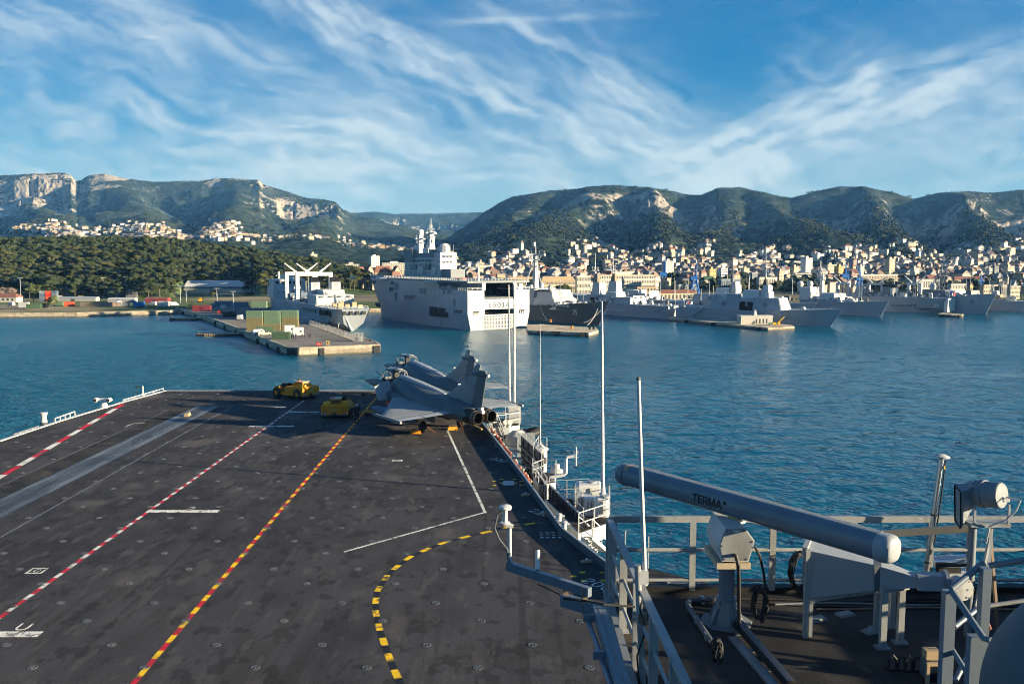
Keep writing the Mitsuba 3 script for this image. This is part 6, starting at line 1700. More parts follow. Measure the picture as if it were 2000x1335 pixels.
BLOCKS = [
    (720.5, 740, 500, 522, 1500, 'white', 'roof_grey', 'white tower block with dark window columns, left of the helicopter carrier island', 9, 4, 'flat', .5),
    (744, 797, 514, 534, 1300, 'white_wall', 'white', 'long white housing block behind the red roofed barracks', 6, 16, 'flat', .2),
    (759, 779, 503, 515, 2000, 'blue_grey', 'roof_grey', 'blue grey tower block in shade, left of the carrier island', 8, 5, 'flat', .6),
    (671, 700, 516, 524, 1250, 'white_wall', 'roof_pale', 'long low white block at the right end of the pine wood', 3, 8, 'flat', .3),
    (625, 778, 494.5, 500, 2050, 'grey_wall', 'roof_grey', 'row of pale flats along the foot of the shaded wooded hill', 4, 40, 'flat', .08),
    (601, 618, 497, 509, 1010, 'cream', 'cream', 'round cream fort building rising above the pine wood', 2, 4, 'flat', .8),
    (621, 644, 508, 519, 1000, 'cream', 'roof_pale', 'low cream building at the right end of the wooded hilltop', 2, 6, 'flat', .5),
    (697, 712, 521, 533, 760, 'cream', 'roof_red', 'small red roofed house left of the cream gable end', 2, 3, 'hip', .6),
    (708, 731, 519, 533, 750, 'cream', 'roof_red', 'cream gable end with red roof, left one of the barracks', 2, 4, 'gable', .6),
    (729, 764, 519, 534, 740, 'cream', 'roof_red', 'long red roofed barracks between the two cream gables', 2, 9, 'hip', .3),
    (761, 784, 520, 536, 735, 'cream', 'roof_red', 'cream gable end with red roof, right one of the barracks', 2, 4, 'gable', .6),
    (760, 784, 530, 543, 640, 'cream', 'roof_red', 'low red roofed house in front of the right cream gable', 1, 5, 'hip', .5),
    (877, 893, 519, 540, 800, 'pink_wall', 'roof_red', 'red roofed house just right of the carrier island', 2, 3, 'hip', .6),
    (886, 905, 522, 545, 760, 'cream', 'roof_pale', 'cream house right of the carrier island, in front of the red roofed one', 3, 3, 'gable', .6),
    (897, 948, 495, 508, 1900, 'white_wall', 'white', 'long white block on the hill right of the carrier island', 3, 14, 'flat', .25),
    (934, 944, 513, 534, 900, 'cream', 'roof_pale', 'narrow cream house front with several storeys behind the stern', 6, 3, 'flat', .6),
    (1048, 1088, 505, 513, 1800, 'cream', 'roof_pale', 'long cream block on the slope right of the destroyer mast', 3, 12, 'flat', .25),
    (990, 1054, 541, 566, 690, 'cream', 'sand_wall', 'cream arcaded building behind the dark destroyer, left wing', 3, 20, 'hip', .18),
    (1054, 1125, 540, 568, 690, 'cream', 'sand_wall', 'long cream arcaded building behind the dark destroyer, right wing', 3, 26, 'hip', .18),
    (1124, 1154, 540, 566, 670, 'white_wall', 'white', 'white block with small windows joined to the cream arcaded building', 3, 9, 'flat', .3),
    (1164, 1284, 538, 563, 700, 'white_wall', 'cream', 'very long white block with rows of small windows behind the dark mast cones', 4, 34, 'flat', .12),
    (1148, 1172, 513, 530, 1500, 'grey_wall', 'roof_grey', 'grey tower block above the frigate with the left dark mast cone', 8, 6, 'flat', .6),
    (1241, 1283, 561, 588, 620, 'sand_wall', 'roof_pale', 'ochre warehouse with dark openings left of the red roofed shed', 2, 6, 'flat', .3),
    (1283, 1366, 566, 590, 610, 'cream', 'roof_red', 'long shed with a bright red roof behind the frigates', 1, 10, 'hip', .25),
    (1293, 1318, 510, 542, 1150, 'white_wall', 'roof_grey', 'tall white tower block beside the left blue crane', 10, 5, 'flat', .6),
    (1368, 1405, 540, 556, 800, 'cream', 'dark_green', 'cream building with a flat green roof right of the blue crane', 2, 9, 'hip', .4),
    (1382, 1401, 526, 541, 1000, 'ochre', 'roof_pale', 'yellow fronted block above the green roofed building', 3, 3, 'flat', .4),
    (1397, 1433, 490, 504, 1900, 'white_wall', 'white', 'long white block alone high on the wooded slope', 5, 10, 'flat', .2),
    (1403, 1424, 524, 540, 1050, 'white', 'roof_grey', 'white office block with window bands right of the yellow fronted block', 5, 6, 'strip', .5),
    (1366, 1382, 527, 542, 1050, 'pink_wall', 'roof_red', 'pink block left of the yellow fronted block', 4, 4, 'hip', .5),
    (1448, 1466, 524, 536, 1150, 'cream', 'roof_pale', 'cream flats behind the mast of the pier hut frigate', 4, 5, 'flat', .5),
    (1464, 1482, 533, 546, 950, 'blue_grey', 'roof_grey', 'dark blue grey hall left of the tall mast', 2, 4, 'flat', .5),
    (1518, 1533, 530, 549, 930, 'cream', 'roof_pale', 'cream tower with tall dark windows below the white towers', 4, 3, 'flat', .5),
    (1528, 1546, 509, 522, 1500, 'cream', 'roof_pale', 'cream flats left of the white towers, rear', 6, 5, 'flat', .6),
    (1544, 1567, 510, 524, 1480, 'grey_wall', 'roof_grey', 'grey flats left of the white towers, front', 6, 6, 'flat', .6),
    (1566, 1590, 504, 540, 1250, 'white', 'roof_grey', 'white tower with horizontal bands, left one of the two towers', 14, 6, 'strip', .6),
    (1589, 1613, 496, 524, 1500, 'white', 'roof_grey', 'white tower with horizontal bands, right one and higher of the two towers', 14, 6, 'strip', .6),
    (1550, 1588, 534, 545, 1000, 'white_wall', 'roof_grey', 'low white block with bands in front of the left white tower', 3, 10, 'strip', .3),
    (1545, 1563, 521, 536, 1150, 'cream', 'roof_pale', 'cream block in front of the grey flats', 5, 4, 'flat', .6),
    (1632, 1652, 520, 532, 1200, 'ochre', 'roof_pale', 'ochre flats right of the white towers', 4, 5, 'flat', .6),
    (1610, 1640, 517, 526, 1350, 'cream', 'roof_pale', 'low cream flats right of the higher white tower', 3, 8, 'flat', .4),
    (1676, 1690, 520, 535, 1200, 'white_wall', 'roof_grey', 'white and grey tower behind the blue cranes on the right', 6, 3, 'flat', .6),
    (1730, 1752, 506, 534, 1250, 'cream', 'roof_pale', 'cream tower block standing alone on the right', 10, 4, 'flat', .6),
    (1678, 1764, 537, 547, 850, 'pink_wall', 'white', 'long pale pink block behind the right-hand gantries', 2, 24, 'flat', .12),
    (1854, 1890, 555, 567, 640, 'white_wall', 'roof_grey', 'white quay building behind the round dome ship', 2, 9, 'flat', .3),
    (1889, 1904, 552, 566, 650, 'ochre', 'roof_pale', 'small ochre house right of the white quay building', 2, 3, 'gable', .6),
    (1918, 1954, 557, 572, 640, 'cream', 'roof_pale', 'cream building with window rows near the right edge', 3, 8, 'flat', .3),
    (1953, 1972, 560, 576, 640, 'roof_dark', 'roof_grey', 'dark hall between the two cream buildings at the right edge', 1, 3, 'flat', .4),
    (1971, 1996, 559, 576, 620, 'cream', 'roof_grey', 'pale building with window rows at the right edge', 3, 7, 'flat', .3),
    (1975, 1990, 547, 560, 700, 'ship_grey', 'roof_grey', 'grey pedimented house above the pale building at the right edge', 2, 3, 'gable', .6),
    (1928, 1941, 524, 540, 1100, 'white_wall', 'roof_grey', 'white round cornered block in the right part of the town', 5, 3, 'strip', .6),
    (1936, 1956, 520, 536, 1150, 'ship_dark', 'roof_dark', 'dark green blue block behind the white round cornered one', 3, 4, 'flat', .6),
    (1962, 1990, 520, 530, 1200, 'cream', 'roof_pale', 'long cream block near the right edge of the town', 3, 8, 'flat', .4),
    (1780, 1800, 524, 534, 1100, 'white_wall', 'roof_pale', 'white flats in the middle of the right-hand town', 3, 5, 'flat', .5),
    (1786, 1842, 546, 556, 760, 'grey_wall', 'roof_grey', 'grey hall behind the right-hand gantries', 1, 10, 'flat', .2),
    (1860, 1935, 540, 547, 850, 'roof_pale', 'roof_red', 'long low brown roofed shed in the right-hand town', 1, 14, 'hip', .2),
    (1480, 1517, 542, 552, 800, 'white_wall', 'roof_grey', 'low white hall behind the masts of the pier hut frigates', 1, 9, 'flat', .3),
    (1405, 1450, 546, 556, 760, 'blue_grey', 'ship_grey', 'low blue grey hall right of the green roofed building', 1, 9, 'flat', .3),
    (1322, 1366, 556, 566, 690, 'ship_grey', 'blue_grey', 'blue grey quay shed below the right blue crane', 1, 9, 'flat', .3)]
for px0, px1, pyt, pyb, y, wl, rf, lab, fl, cl_, kd, dp in BLOCKS:
    tall = (pyb - pyt) > (px1 - px0) * .55
    nm = 'tower_block' if 'tower' in lab else 'warehouse' if ('shed' in lab or 'hall' in lab or 'warehouse' in lab) else 'house' if 'house' in lab else 'apartment_block'
    building(px0, px1, pyt, pyb, y, wl, rf, lab, rz=.62 if dp > .3 else .30, floors=fl, cols=cl_, name=nm, cat={'tower_block': 'tower block', 'warehouse': 'warehouse', 'house': 'house', 'apartment_block': 'building'}[nm], kind='flat' if kd == 'strip' else kd, deep=dp, strips=kd == 'strip')

# ---------------------------------------------------------------- the many small houses: 290 nearest as things, the rest as one mass
VILLA_W, VILLA_R = {}, {}
WALLS, ROOFS = ['cream', 'white_wall', 'pink_wall', 'white', 'sand_wall', 'grey_wall'], ['roof_red', 'roof_pale', 'roof_grey', 'roof_dark']
wall_v = [box(-.5, .5, -.5, .5, 0, 1), join([box(-.5, .5, -.5, .2, 0, 1), box(-.1, .5, .2, .7, 0, .8)])]
win = join([box(-.5 + .24 * i + .1, -.5 + .24 * i + .2, -.515, -.49, z, z + .16) for i in range(4) for z in (.25, .62)] + [box(.49, .515, -.35 + .3 * i, -.22 + .3 * i, z, z + .16) for i in range(3) for z in (.25, .62)])
roof_v = [box(-.56, .56, -.56, .56, 1, 1.32, tx=.30, ty=.54), box(-.54, .54, -.54, .54, 1, 1.06), box(-.56, .56, -.56, .56, 1, 1.28, tx=.02, ty=.55)]
for wl in WALLS: VILLA_W[wl] = [mikit.ply(m, wl) for m in wall_v]
for rf in ROOFS: VILLA_R[rf] = [mikit.ply(m, rf) for m in roof_v]
WINS = mikit.ply(win, 'window_dark')
g_ = np.random.default_rng(11)
cand, taken = [], []


def try_house(px, y, size, hill=False):
    x = (px - 1000) / F * y
    z = ground_at(x, y)
    cand.append((x, y, z, size))


for i in range(9000):                                                    # the town behind the harbour
    px = g_.uniform(800, 2080)
    y = 700 + 1500 * g_.uniform(0, 1) ** 1.15
    if y < 820 and g_.uniform() < .6: continue
    try_house(px, y, g_.uniform(5.5, 12) * np.interp(y, [700, 1300], [.8, 1]))
for i in range(2600):                                                    # gardens up the slopes, thinning out
    px = g_.choice([1150, 1250, 1480, 1560, 1640, 1760, 1900]) + g_.normal() * 55
    y = 1900 + abs(g_.normal()) * 520
    try_house(px, y, g_.uniform(5, 8))
for i in range(1500):                                                     # the houses below the western cliffs
    px = g_.uniform(-60, 520)
    y = 2050 + abs(g_.normal()) * 330 - max(0, px - 150) * .4
    if g_.uniform() < np.interp(px, [0, 250, 400, 520], [1, .9, .6, .3]): try_house(px, y, g_.uniform(6, 12))
for i in range(260): try_house(g_.uniform(420, 900), g_.uniform(2000, 2900), g_.uniform(7, 12))
seen, vis = {}, []
cand.sort(key=lambda c: c[1])
for x, y, z, s in cand:
    px, py = 1000 + x / y * F, 500 - (z - CH) * F / y
    if (px >= 800 and (py < 482 + 10 * math.sin(px / 47) + 10 * math.sin(px / 19) or (py < 508 and g_.uniform() < .62))) or (px < 800 and (y < 1900 or py < 432 or (px > 480 and py < 462))): continue
    key = (int(px // 3.4), int(py // 2.8))
    if seen.get(key, 0) >= 1: continue
    seen[key] = 1
    hw = s * .75 / y * F
    if any(b[0] < px + hw and px - hw < b[1] and y < b[4] + 40 and 500 - (z + 13 - CH) * F / y < b[3] - 2 for b in BLOCKS): continue
    vis.append((x, y, z, s, px, py))
vis.sort(key=lambda v: v[1] / v[3])
extra_w, extra_r, extra_win = {w_: [] for w_ in WALLS}, {r: [] for r in ROOFS}, []
ROOFN = {'roof_red': 'red', 'roof_pale': 'pale tiled', 'roof_grey': 'grey', 'roof_dark': 'dark'}
WALLN = {'cream': 'cream', 'white_wall': 'off-white', 'pink_wall': 'pink', 'white': 'white', 'sand_wall': 'sand coloured', 'grey_wall': 'grey'}
for k, (x, y, z, s, px, py) in enumerate(vis):
    wl, rf = WALLS[int(g_.choice(6, p=[.22, .36, .12, .19, .06, .05]))], ROOFS[int(g_.choice(4, p=[.16, .48, .30, .06]))]
    h = g_.uniform(5, 8) if y > 1600 else g_.choice([5, 7, 9, 12], p=[.4, .3, .2, .1])
    rz, asp = g_.uniform(.2, 1.0) + g_.choice([0, 1.57]), g_.uniform(.7, 1.5)
    i, j = int(g_.integers(0, 2)), int(g_.integers(0, 3))
    m = tmat((x, y, z - 1), rz, (s * asp, s, h + 1))
    if k < 290:
        where = 'below the western cliffs' if px < 480 else 'left of the carrier' if px < 830 else 'right of the carrier island' if px < 1030 else 'above the dark destroyer' if px < 1160 else 'above the dark mast cones' if px < 1290 else 'by the blue cranes' if px < 1460 else 'by the white towers' if px < 1640 else 'above the gantries' if px < 1800 else 'near the right edge'
        slope = 'on the slope' if z > 30 else 'in the plain'
        size_ = 'small' if s < 9 else 'larger'
        t = thing('town_house', f'{size_} {WALLN[wl]} house, {ROOFN[rf]} roof, {slope} {where}', 'house', f'{size_} {WALLN[wl]} houses with {ROOFN[rf]} roofs {slope} {where}')
        part(t, 'wall', VILLA_W[wl][i], tw=m); part(t, 'roof', VILLA_R[rf][j], tw=m); part(t, 'windows', WINS, tw=m, kind='stuff')
    else:
        A = np.array(m.matrix)
        f = lambda q: trimesh.Trimesh(q.vertices @ A[:3, :3].T + A[:3, 3], q.faces, process=False)
        extra_w[wl].append(f(wall_v[i])); extra_r[rf].append(f(roof_v[j]))
        if y < 1500: extra_win.append(f(win))
t = thing('distant_town', 'the mass of tiny far houses covering the plain and the lower slopes', 'town', kind='stuff')
for wl in WALLS:
    if extra_w[wl]: part(t, 'wall', join(extra_w[wl]), wl, kind='stuff')
for rf in ROOFS:
    if extra_r[rf]: part(t, 'roof', join(extra_r[rf]), rf, kind='stuff')
if extra_win: part(t, 'windows', join(extra_win), 'window_dark', kind='stuff')

# trees between the houses and up the slopes
leaf('town_leaf', (.012, .022, .014), (.045, .055, .028))
blobs = []
base = [crown_mesh(300 + i, .5, 1.0, 7, 46, .16, .8) for i in range(5)]
vs, fs, o = [], [], 0
for i in range(6200):
    r = g_.uniform()
    if r < .42: px, y = g_.uniform(800, 2080), 720 + 1500 * g_.uniform() ** 1.0
    elif r < .84: px, y = g_.uniform(860, 2080), 1700 + abs(g_.normal()) * 600
    else: px, y = g_.uniform(-60, 860), 2000 + abs(g_.normal()) * 500
    if px < 800 and y < 1900: continue
    x = (px - 1000) / F * y
    s = g_.uniform(6, 13)
    v, f = base[int(g_.integers(0, 5))]
    vs.append(v * [s * 1.3, s * 1.3, s] + [x, y, ground_at(x, y) - s * .25]); fs.append(f + o); o += len(v)
t = thing('town_trees', 'dark green trees scattered between the houses and over the lower slopes', 'trees', kind='stuff')
put(t, tm(np.vstack(vs), np.vstack(fs)), 'town_leaf')

# ---------------------------------------------------------------- blue dockyard cranes
def crane(px, pyt, pyb, y, lab, jib=1.0):
    c = U(px, pyb, y); c[2] = LAND_Z
    h = U(px, pyt, y)[2] - LAND_Z
    t = thing('dockyard_crane', lab, 'crane', 'blue dockyard cranes')
    ms = []
    for s in (-1, 1):
        for q in (-1, 1): ms.append(bar(c + [3.4 * s, 3.4 * q, 0], c + [1.1 * s, 1.1 * q, h * .52], .7))
        for f in (.0, .17, .34):
            a, b = 3.4 - 2.3 * f / .52, 3.4 - 2.3 * (f + .17) / .52
            ms += [bar(c + [-a, s * a, h * f], c + [b, s * b, h * (f + .17)], .35), bar(c + [a * s, -a, h * f], c + [b * s, b, h * (f + .17)], .35)]
    part(t, 'legs', join(ms), 'crane_blue')
    part(t, 'machine_house', cbox(c + [-.5, 0, h * .58], (5.5, 3.4, h * .12)), 'crane_blue')
    part(t, 'mast', bar(c + [0, 0, h * .6], c + [0, 0, h], 1.3, w2=.7), 'crane_blue')
    part(t, 'jib', join([bar(c + [1, -.5, h * .62], c + [6 * jib, -1, h * 1.12], .7, w2=.3), bar(c + [0, 0, h], c + [6 * jib, -1, h * 1.12], .2)]), 'crane_blue')
    part(t, 'counterweight', cbox(c + [-3.6, 0, h * .6], (1.6, 2.6, 2)), 'ship_dark')


crane(1296, 508, 562, 720, 'blue dockyard crane beside the tall white tower block', .2)
crane(1357, 519, 564, 690, 'blue dockyard crane above the red roofed shed', .2)
crane(1651, 515, 570, 740, 'blue dockyard crane between the right-hand warships, left one', .7)
crane(1678, 524, 570, 720, 'blue dockyard crane between the right-hand warships, right one', -.6)
crane(1915, 535, 562, 760, 'small dark blue crane in the right-hand dockyard', .8)
# moored boats and cars along the town quay
for k, px_ in enumerate((1968, 1984, 1996)):
    c = G(px_, 606, 0)
    t = thing('moored_boat', ('small dark boat moored at the right edge, left one', 'small dark boat moored at the right edge, middle one', 'small white boat moored at the right edge')[k], 'boat')
    part(t, 'hull', hull([c + q for q in ((-4, -1.4, 1.2), (-4, 1.4, 1.2), (3, -1.3, 1.4), (3, 1.3, 1.4), (5, 0, 1.7), (-3.6, -1, -.3), (-3.6, 1, -.3), (3.4, 0, -.3))]), 'white' if k == 2 else 'ship_dark')
    part(t, 'cabin', cbox(c + [-.8, 0, 2.1], (2.6, 1.8, 1.6), tx=.3, ty=.2), 'white')

# ---------------------------------------------------------------- catwalks and platforms along the starboard deck edge
CZ = 17.1


def C(px, py, z=CZ): return G(px, py, z)


def platform(name, lab, pix, z, thick=.7, mat='white', floor='gallery_coat'):
    q = [C(a, b, z)[:2] for a, b in pix]
    t = thing(name, lab, 'platform')
    part(t, 'slab', prism(q, z - thick, z), mat)
    part(t, 'floor', prism(list(Polygon(q).buffer(-.08).exterior.coords)[:-1], z, z + .02), floor)
    q = [tuple(p) for p in q]; zb = z - thick - .02
    ce = np.mean(q, axis=0)
    k_ = [ce + (np.array(p) - ce) * .8 for p in q]
    part(t, 'bracket', hull([[*p, zb] for p in k_] + [[*(ce + (p - ce) * .3 - [.6, 0]), z - thick - 2] for p in k_]), 'ship_dark')
    return t, [np.array([*p, z]) for p in q]


def whip(px, pyb, pyt, y, r0, r1, lab, insul=True, base=None):
    a, b = U(px[0], pyb, y), U(px[1], pyt, y)
    t = thing('whip_aerial', lab, 'antenna', 'white whip aerials along the deck edge')
    part(t, 'rod', tube([a, a + (b - a) * .15, b], [r0, r0 * .85, r1], 8), 'white')
    if insul:
        part(t, 'insulator', lathe([(r0 * 1.1, 0), (r0 * 2.2, .06), (r0 * 1.2, .16), (r0 * 2.2, .24), (r0 * 1.2, .34), (r0 * 2.0, .42), (r0 * 1.1, .52), (r0 * .9, .9)], 10, a), 'white')
        part(t, 'base', lathe([(r0 * 2.4, -.12), (r0 * 2.4, 0), (.01, .02)], 10, a), 'ship_grey')
    return t


# farthest platform, with the pair of tall aerials
t, q = platform('aerial_platform', 'white platform with two tall aerials right behind the jets', [(958, 826), (960, 818), (1015, 818), (1015, 830), (961, 838)], 17.0, .75)
railing(t, [q[0] + [0, 0, 0], q[4], q[3], q[2], q[1]], 1.15, .035, every=1.3)
for px_ in (1000, 1009):
    c = C(px_, 826, 17.0)
    k_ = part(t, 'cabinet', cbox(c + [0, .3, .75], (.75, .6, 1.5)), 'white'); part(t, 'cabinet_door', cbox(c + [-.05, -.02, .8], (.5, .05, 1.2)), 'ship_pale')
yA = C(995, 822, 17.0)[1]
whip((996, 993.5), 820, 556, yA, .10, .05, 'white aerial behind the jets, left one of the close pair')
whip((1005, 1004.5), 822, 556, yA, .13, .08, 'white aerial behind the jets, right and thicker one of the close pair')
# rubber boat and its white domed canister below
c = C(993, 862, 15.8)
t = thing('rigid_boat', 'dark rigid inflatable boat stowed under the aerial platform', 'boat')
part(t, 'tube', place(join([tube([[-2.4, s * .9, .5], [1.2, s * .9, .5], [2.4, s * .35, .75], [2.8, 0, .85]], .32, 9) for s in (-1, 1)]), c, .3), 'rubber')
part(t, 'hull', place(hull([[-2.4, -.8, .4], [-2.4, .8, .4], [1.6, -.7, .4], [1.6, .7, .4], [2.6, 0, .7], [-2.3, 0, -.1], [1.6, 0, 0]]), c, .3), 'blue_grey')
part(t, 'console', place(cbox((-.3, 0, .9), (.6, .6, .8)), c, .3), 'ship_grey'); part(t, 'engine', place(cbox((-2.6, 0, .9), (.5, .45, .9), tx=.08, ty=.08), c, .3), 'black')
c = C(1011, 872, 15.9)
t = thing('white_dome', 'white domed canister beside the rubber boat below the deck edge', 'canister')
part(t, 'shell', lathe([(1.15, 0), (1.15, .5), (.95, 1.0), (.5, 1.35), (.02, 1.45)], 18, c), 'white', smooth=40); part(t, 'band', lathe([(1.17, .2), (1.2, .25), (1.17, .3)], 18, c), 'ship_grey')
for k, px_ in enumerate((985, 993)):
    c = C(px_, 848, 16.4)
    t = thing('ventilation_cowl', ('white bent cowl under the aerial platform, left one', 'white bent cowl under the aerial platform, right one')[k], 'cowl')
    part(t, 'pipe', tube([c, c + [0, 0, .8], c + [.1, -.2, 1.15], c + [.15, -.6, 1.2]], .24, 10), 'white', smooth=40)
    part(t, 'flange', lathe([(.32, 0), (.34, .06), (.3, .1)], 12, c), 'ship_grey')
# the catwalk: ribbed bulwarks with rails
def bulwark(lab, pts, z, h, n, over=1.0):
    a, b = pts
    t = thing('catwalk_bulwark', lab, 'bulwark', 'ribbed bulwarks of the starboard catwalk')
    part(t, 'plate', bar(a + [0, 0, h / 2], b + [0, 0, h / 2], .06, h), 'ship_dark')
    d = (b - a) / np.linalg.norm(b - a)
    s = np.array([-d[1], d[0], 0])
    if s[0] > 0: s = -s
    for i in range(n):
        p = a + (b - a) * (i + .5) / n + s * .10
        part(t, 'rib', bar(p, p + [0, 0, h], .10, .18, up=tuple(d)), 'ship_dark')
    part(t, 'top_rail', bar(a + [0, 0, h + .04], b + [0, 0, h + .04], .12, .08), 'ship_pale')
    m = max(2, int(np.linalg.norm(b - a) / 1.6))
    for i in range(m + 1):
        p = a + (b - a) * i / m
        part(t, 'post', bar(p + [0, 0, h], p + [0, 0, h + .55 * over], .05), 'ship_pale')
    part(t, 'hand_rail', bar(a + [0, 0, h + .55 * over], b + [0, 0, h + .55 * over], .05), 'ship_pale')
    part(t, 'walkway', bar(a + s * .7 + [0, 0, -.06], b + s * .7 + [0, 0, -.06], 1.3, .08), 'black')
    return t


bulwark('ribbed dark bulwark of the catwalk beside the near white platform', (C(1073, 992, 16.0), C(1139, 1062, 16.0)), 16.0, 1.5, 10)
bulwark('ribbed dark bulwark of the catwalk left of the white box', (C(1040, 948, 16.0), C(1068, 990, 16.0)), 16.0, 1.4, 6)
t = bulwark('tall slatted dark bulwark with a roof below the small aerial platform', (C(1018, 905, 15.2), C(1062, 950, 15.2)), 15.2, 2.3, 4)
a, b = C(1018, 905, 15.2), C(1062, 950, 15.2)
for z in (.5, 1.0, 1.5): part(t, 'slat', bar(a + [-.16, 0, z], b + [-.16, 0, z], .07, .12), 'ship_mid')
part(t, 'end_panel', hull([C(1010, 897, 15.2) + q for q in ((0, 0, 0), (0, 0, 2.2), (1.5, .3, 2.2), (1.5, .3, 0), (0, .1, 0), (0, .1, 2.2), (1.5, .4, 2.2), (1.5, .4, 0))]), 'ship_mid')
t, q = platform('aerial_platform', 'small railed platform with one thin aerial, in the middle of the deck edge', [(1042, 896), (1052, 880), (1068, 882), (1068, 905), (1058, 908)], 16.8, .6)
railing(t, [q[0], q[1], q[2], q[3], q[4]], 1.15, .03, every=1.2)
part(t, 'winch', lathe([(.35, 0), (.35, .5), (.5, .55), (.5, .7), (.3, .75), (.02, 1.0)], 12, C(1058, 892, 16.8)), 'white')
whip((1055.5, 1055), 884, 632, C(1055, 884, 16.8)[1], .055, .02, 'thin white aerial rising from the small railed platform')
# steps, ladders and orange life lines
for k, (px_, py_) in enumerate(((984, 880), (991, 888), (998, 897))):
    c = C(px_, py_, 16.6)
    t = thing('catwalk_step', ('uppermost grey step of the catwalk below the jets', 'middle grey step of the catwalk below the jets', 'lowest grey step of the catwalk below the jets')[k], 'step', 'grey catwalk steps')
    part(t, 'tread', box(c[0] - .1, c[0] + 1.2, c[1] - .35, c[1] + .35, 16.5 - .25 * k, 16.6 - .25 * k), 'ship_mid'); part(t, 'nosing', box(c[0] - .1, c[0] + 1.2, c[1] - .4, c[1] - .35, 16.5 - .25 * k, 16.62 - .25 * k), 'ship_pale')
for k, (p0, p1, z0, z1) in enumerate((((961, 828), (974, 862), 17.3, 16.2), ((1143, 1046), (1180, 1078), 17.0, 15.6))):
    a, b = C(*p0, z0), C(*p1, z1)
    t = thing('stair', ('railed white stair beside the farthest aerial platform', 'railed stair going down from the near white platform')[k], 'stair')
    d = (b - a) / np.linalg.norm(b - a)
    s = np.array([-d[1], d[0], 0]) / np.hypot(d[0], d[1]) * .45
    for sg in (-1, 1):
        part(t, 'stringer', bar(a + s * sg, b + s * sg, .08, .2), 'ship_pale'); part(t, 'hand_rail', bar(a + s * sg + [0, 0, 1.0], b + s * sg + [0, 0, 1.0], .05), 'white'); part(t, 'mid_rail', bar(a + s * sg + [0, 0, .55], b + s * sg + [0, 0, .55], .04), 'white')
        for f in (0, .5, 1): part(t, 'post', bar(a + (b - a) * f + s * sg, a + (b - a) * f + s * sg + [0, 0, 1.0], .05), 'white')
    for f in np.linspace(.05, .95, 7): part(t, 'tread', bar(a + (b - a) * f - s, a + (b - a) * f + s, .22, .03), 'ship_mid')
g_ = np.random.default_rng(3)
for k, (f0, f1) in enumerate(((.0, .14), (.18, .58), (.62, .97))):
    a0, b0 = D(952, 834), D(1030, 944)
    a, b = a0 + (b0 - a0) * f0, a0 + (b0 - a0) * f1
    t = thing('life_net', ('orange folded net hanging on the deck edge beside the jets', 'orange folded net along the middle of the deck edge', 'orange folded net along the deck edge above the dark catwalk')[k], 'net', 'orange folded nets along the deck edge')
    n = int(np.linalg.norm(b - a) * 3)
    for c_, off in (('life_orange', .28), ('rope', .40)):
        pts = [a + (b - a) * i / n + [off + g_.uniform(-.08, .08), 0, -.05 + g_.uniform(-.16, .12)] for i in range(n + 1)]
        part(t, 'bundle' if off < .3 else 'cord', tube(pts, .075 if off < .3 else .035, 6), c_)
# white box with the bent arm
t, q = platform('sponson_box', 'white faced box on the deck edge carrying a bent white aerial arm', [(1041, 930), (1062, 921), (1086, 925), (1084, 942), (1052, 948)], 17.2, 2.2)
railing(t, [q[0], q[1], q[2]], .9, .03, every=1.5)
railing(t, [q[0], q[4]], .9, .03, every=1.2)
y_ = C(1080, 938, 17.2)[1]
t = thing('bent_aerial', 'bent white arm reaching over the water with a small dipole at its end', 'antenna')
pts = [U(1074, 932, y_), U(1101, 927, y_), U(1105, 924, y_), U(1106, 896, y_), U(1107.5, 892.5, y_), U(1122, 890, y_)]
part(t, 'arm', tube(pts, .11, 8), 'white')
part(t, 'brace', bar(U(1098, 927, y_), U(1105, 918, y_), .10), 'white')
part(t, 'dipole', tube([U(1125, 872, y_), U(1125, 909, y_)], .05, 6), 'white')
for py_ in (881, 893): part(t, 'element', tube([U(1120, py_, y_), U(1130, py_, y_)], .025, 5), 'ship_pale')
part(t, 'loop', tube([U(1121, 884, y_), U(1125, 878, y_), U(1129, 884, y_), U(1125, 892, y_), U(1121, 884, y_)], .02, 5), 'ship_pale')
c = C(1082, 935, 16.2)
part(t, 'foot', lathe([(.45, 0), (.45, .18), (.22, .25), (.2, .6)], 12, c + [.2, 0, .5]), 'ship_pale')
# near white platform
t, q = platform('deck_edge_platform', 'large white edged platform with white tanks and a thick aerial, nearest on the deck edge', [(1064, 975), (1150, 970), (1190, 985), (1190, 1021), (1130, 1042), (1100, 1010)], 17.2, .8)
railing(t, [q[4], q[3], q[2]], 1.15, .035, every=1.4)
railing(t, [q[0], q[1]], 1.15, .025, every=1.8, mat='ship_grey')
railing(t, [C(1124, 990, 17.2), C(1138, 1003, 17.2)], 1.2, .035, every=1.4)
for k, (px_, py_, w_, h_) in enumerate(((1151, 990, 1.0, 1.35), (1176, 1013, .55, 1.2))):
    c = C(px_, py_, 17.2)
    tk = thing('white_tank', ('white rounded tank with a hatch on the near deck edge platform', 'smaller white rounded tank at the foot of the thick aerial')[k], 'tank')
    part(tk, 'shell', rounded(c[0] - w_ * .8, c[0] + w_ * .8, c[1], c[1] + w_ * 1.2, 17.2, 17.2 + h_, .22), 'white', smooth=40)
    part(tk, 'hatch', lathe([(.28, 0), (.28, .06), (.22, .1), (.02, .1)], 14, (c[0] + .2, c[1] + w_ * .6, 17.2 + h_ - .02)), 'ship_grey')
    part(tk, 'handle', box(c[0] - .05, c[0] + .05, c[1] - .06, c[1] + .02, 17.5, 17.2 + h_ * .85), 'ship_dark')
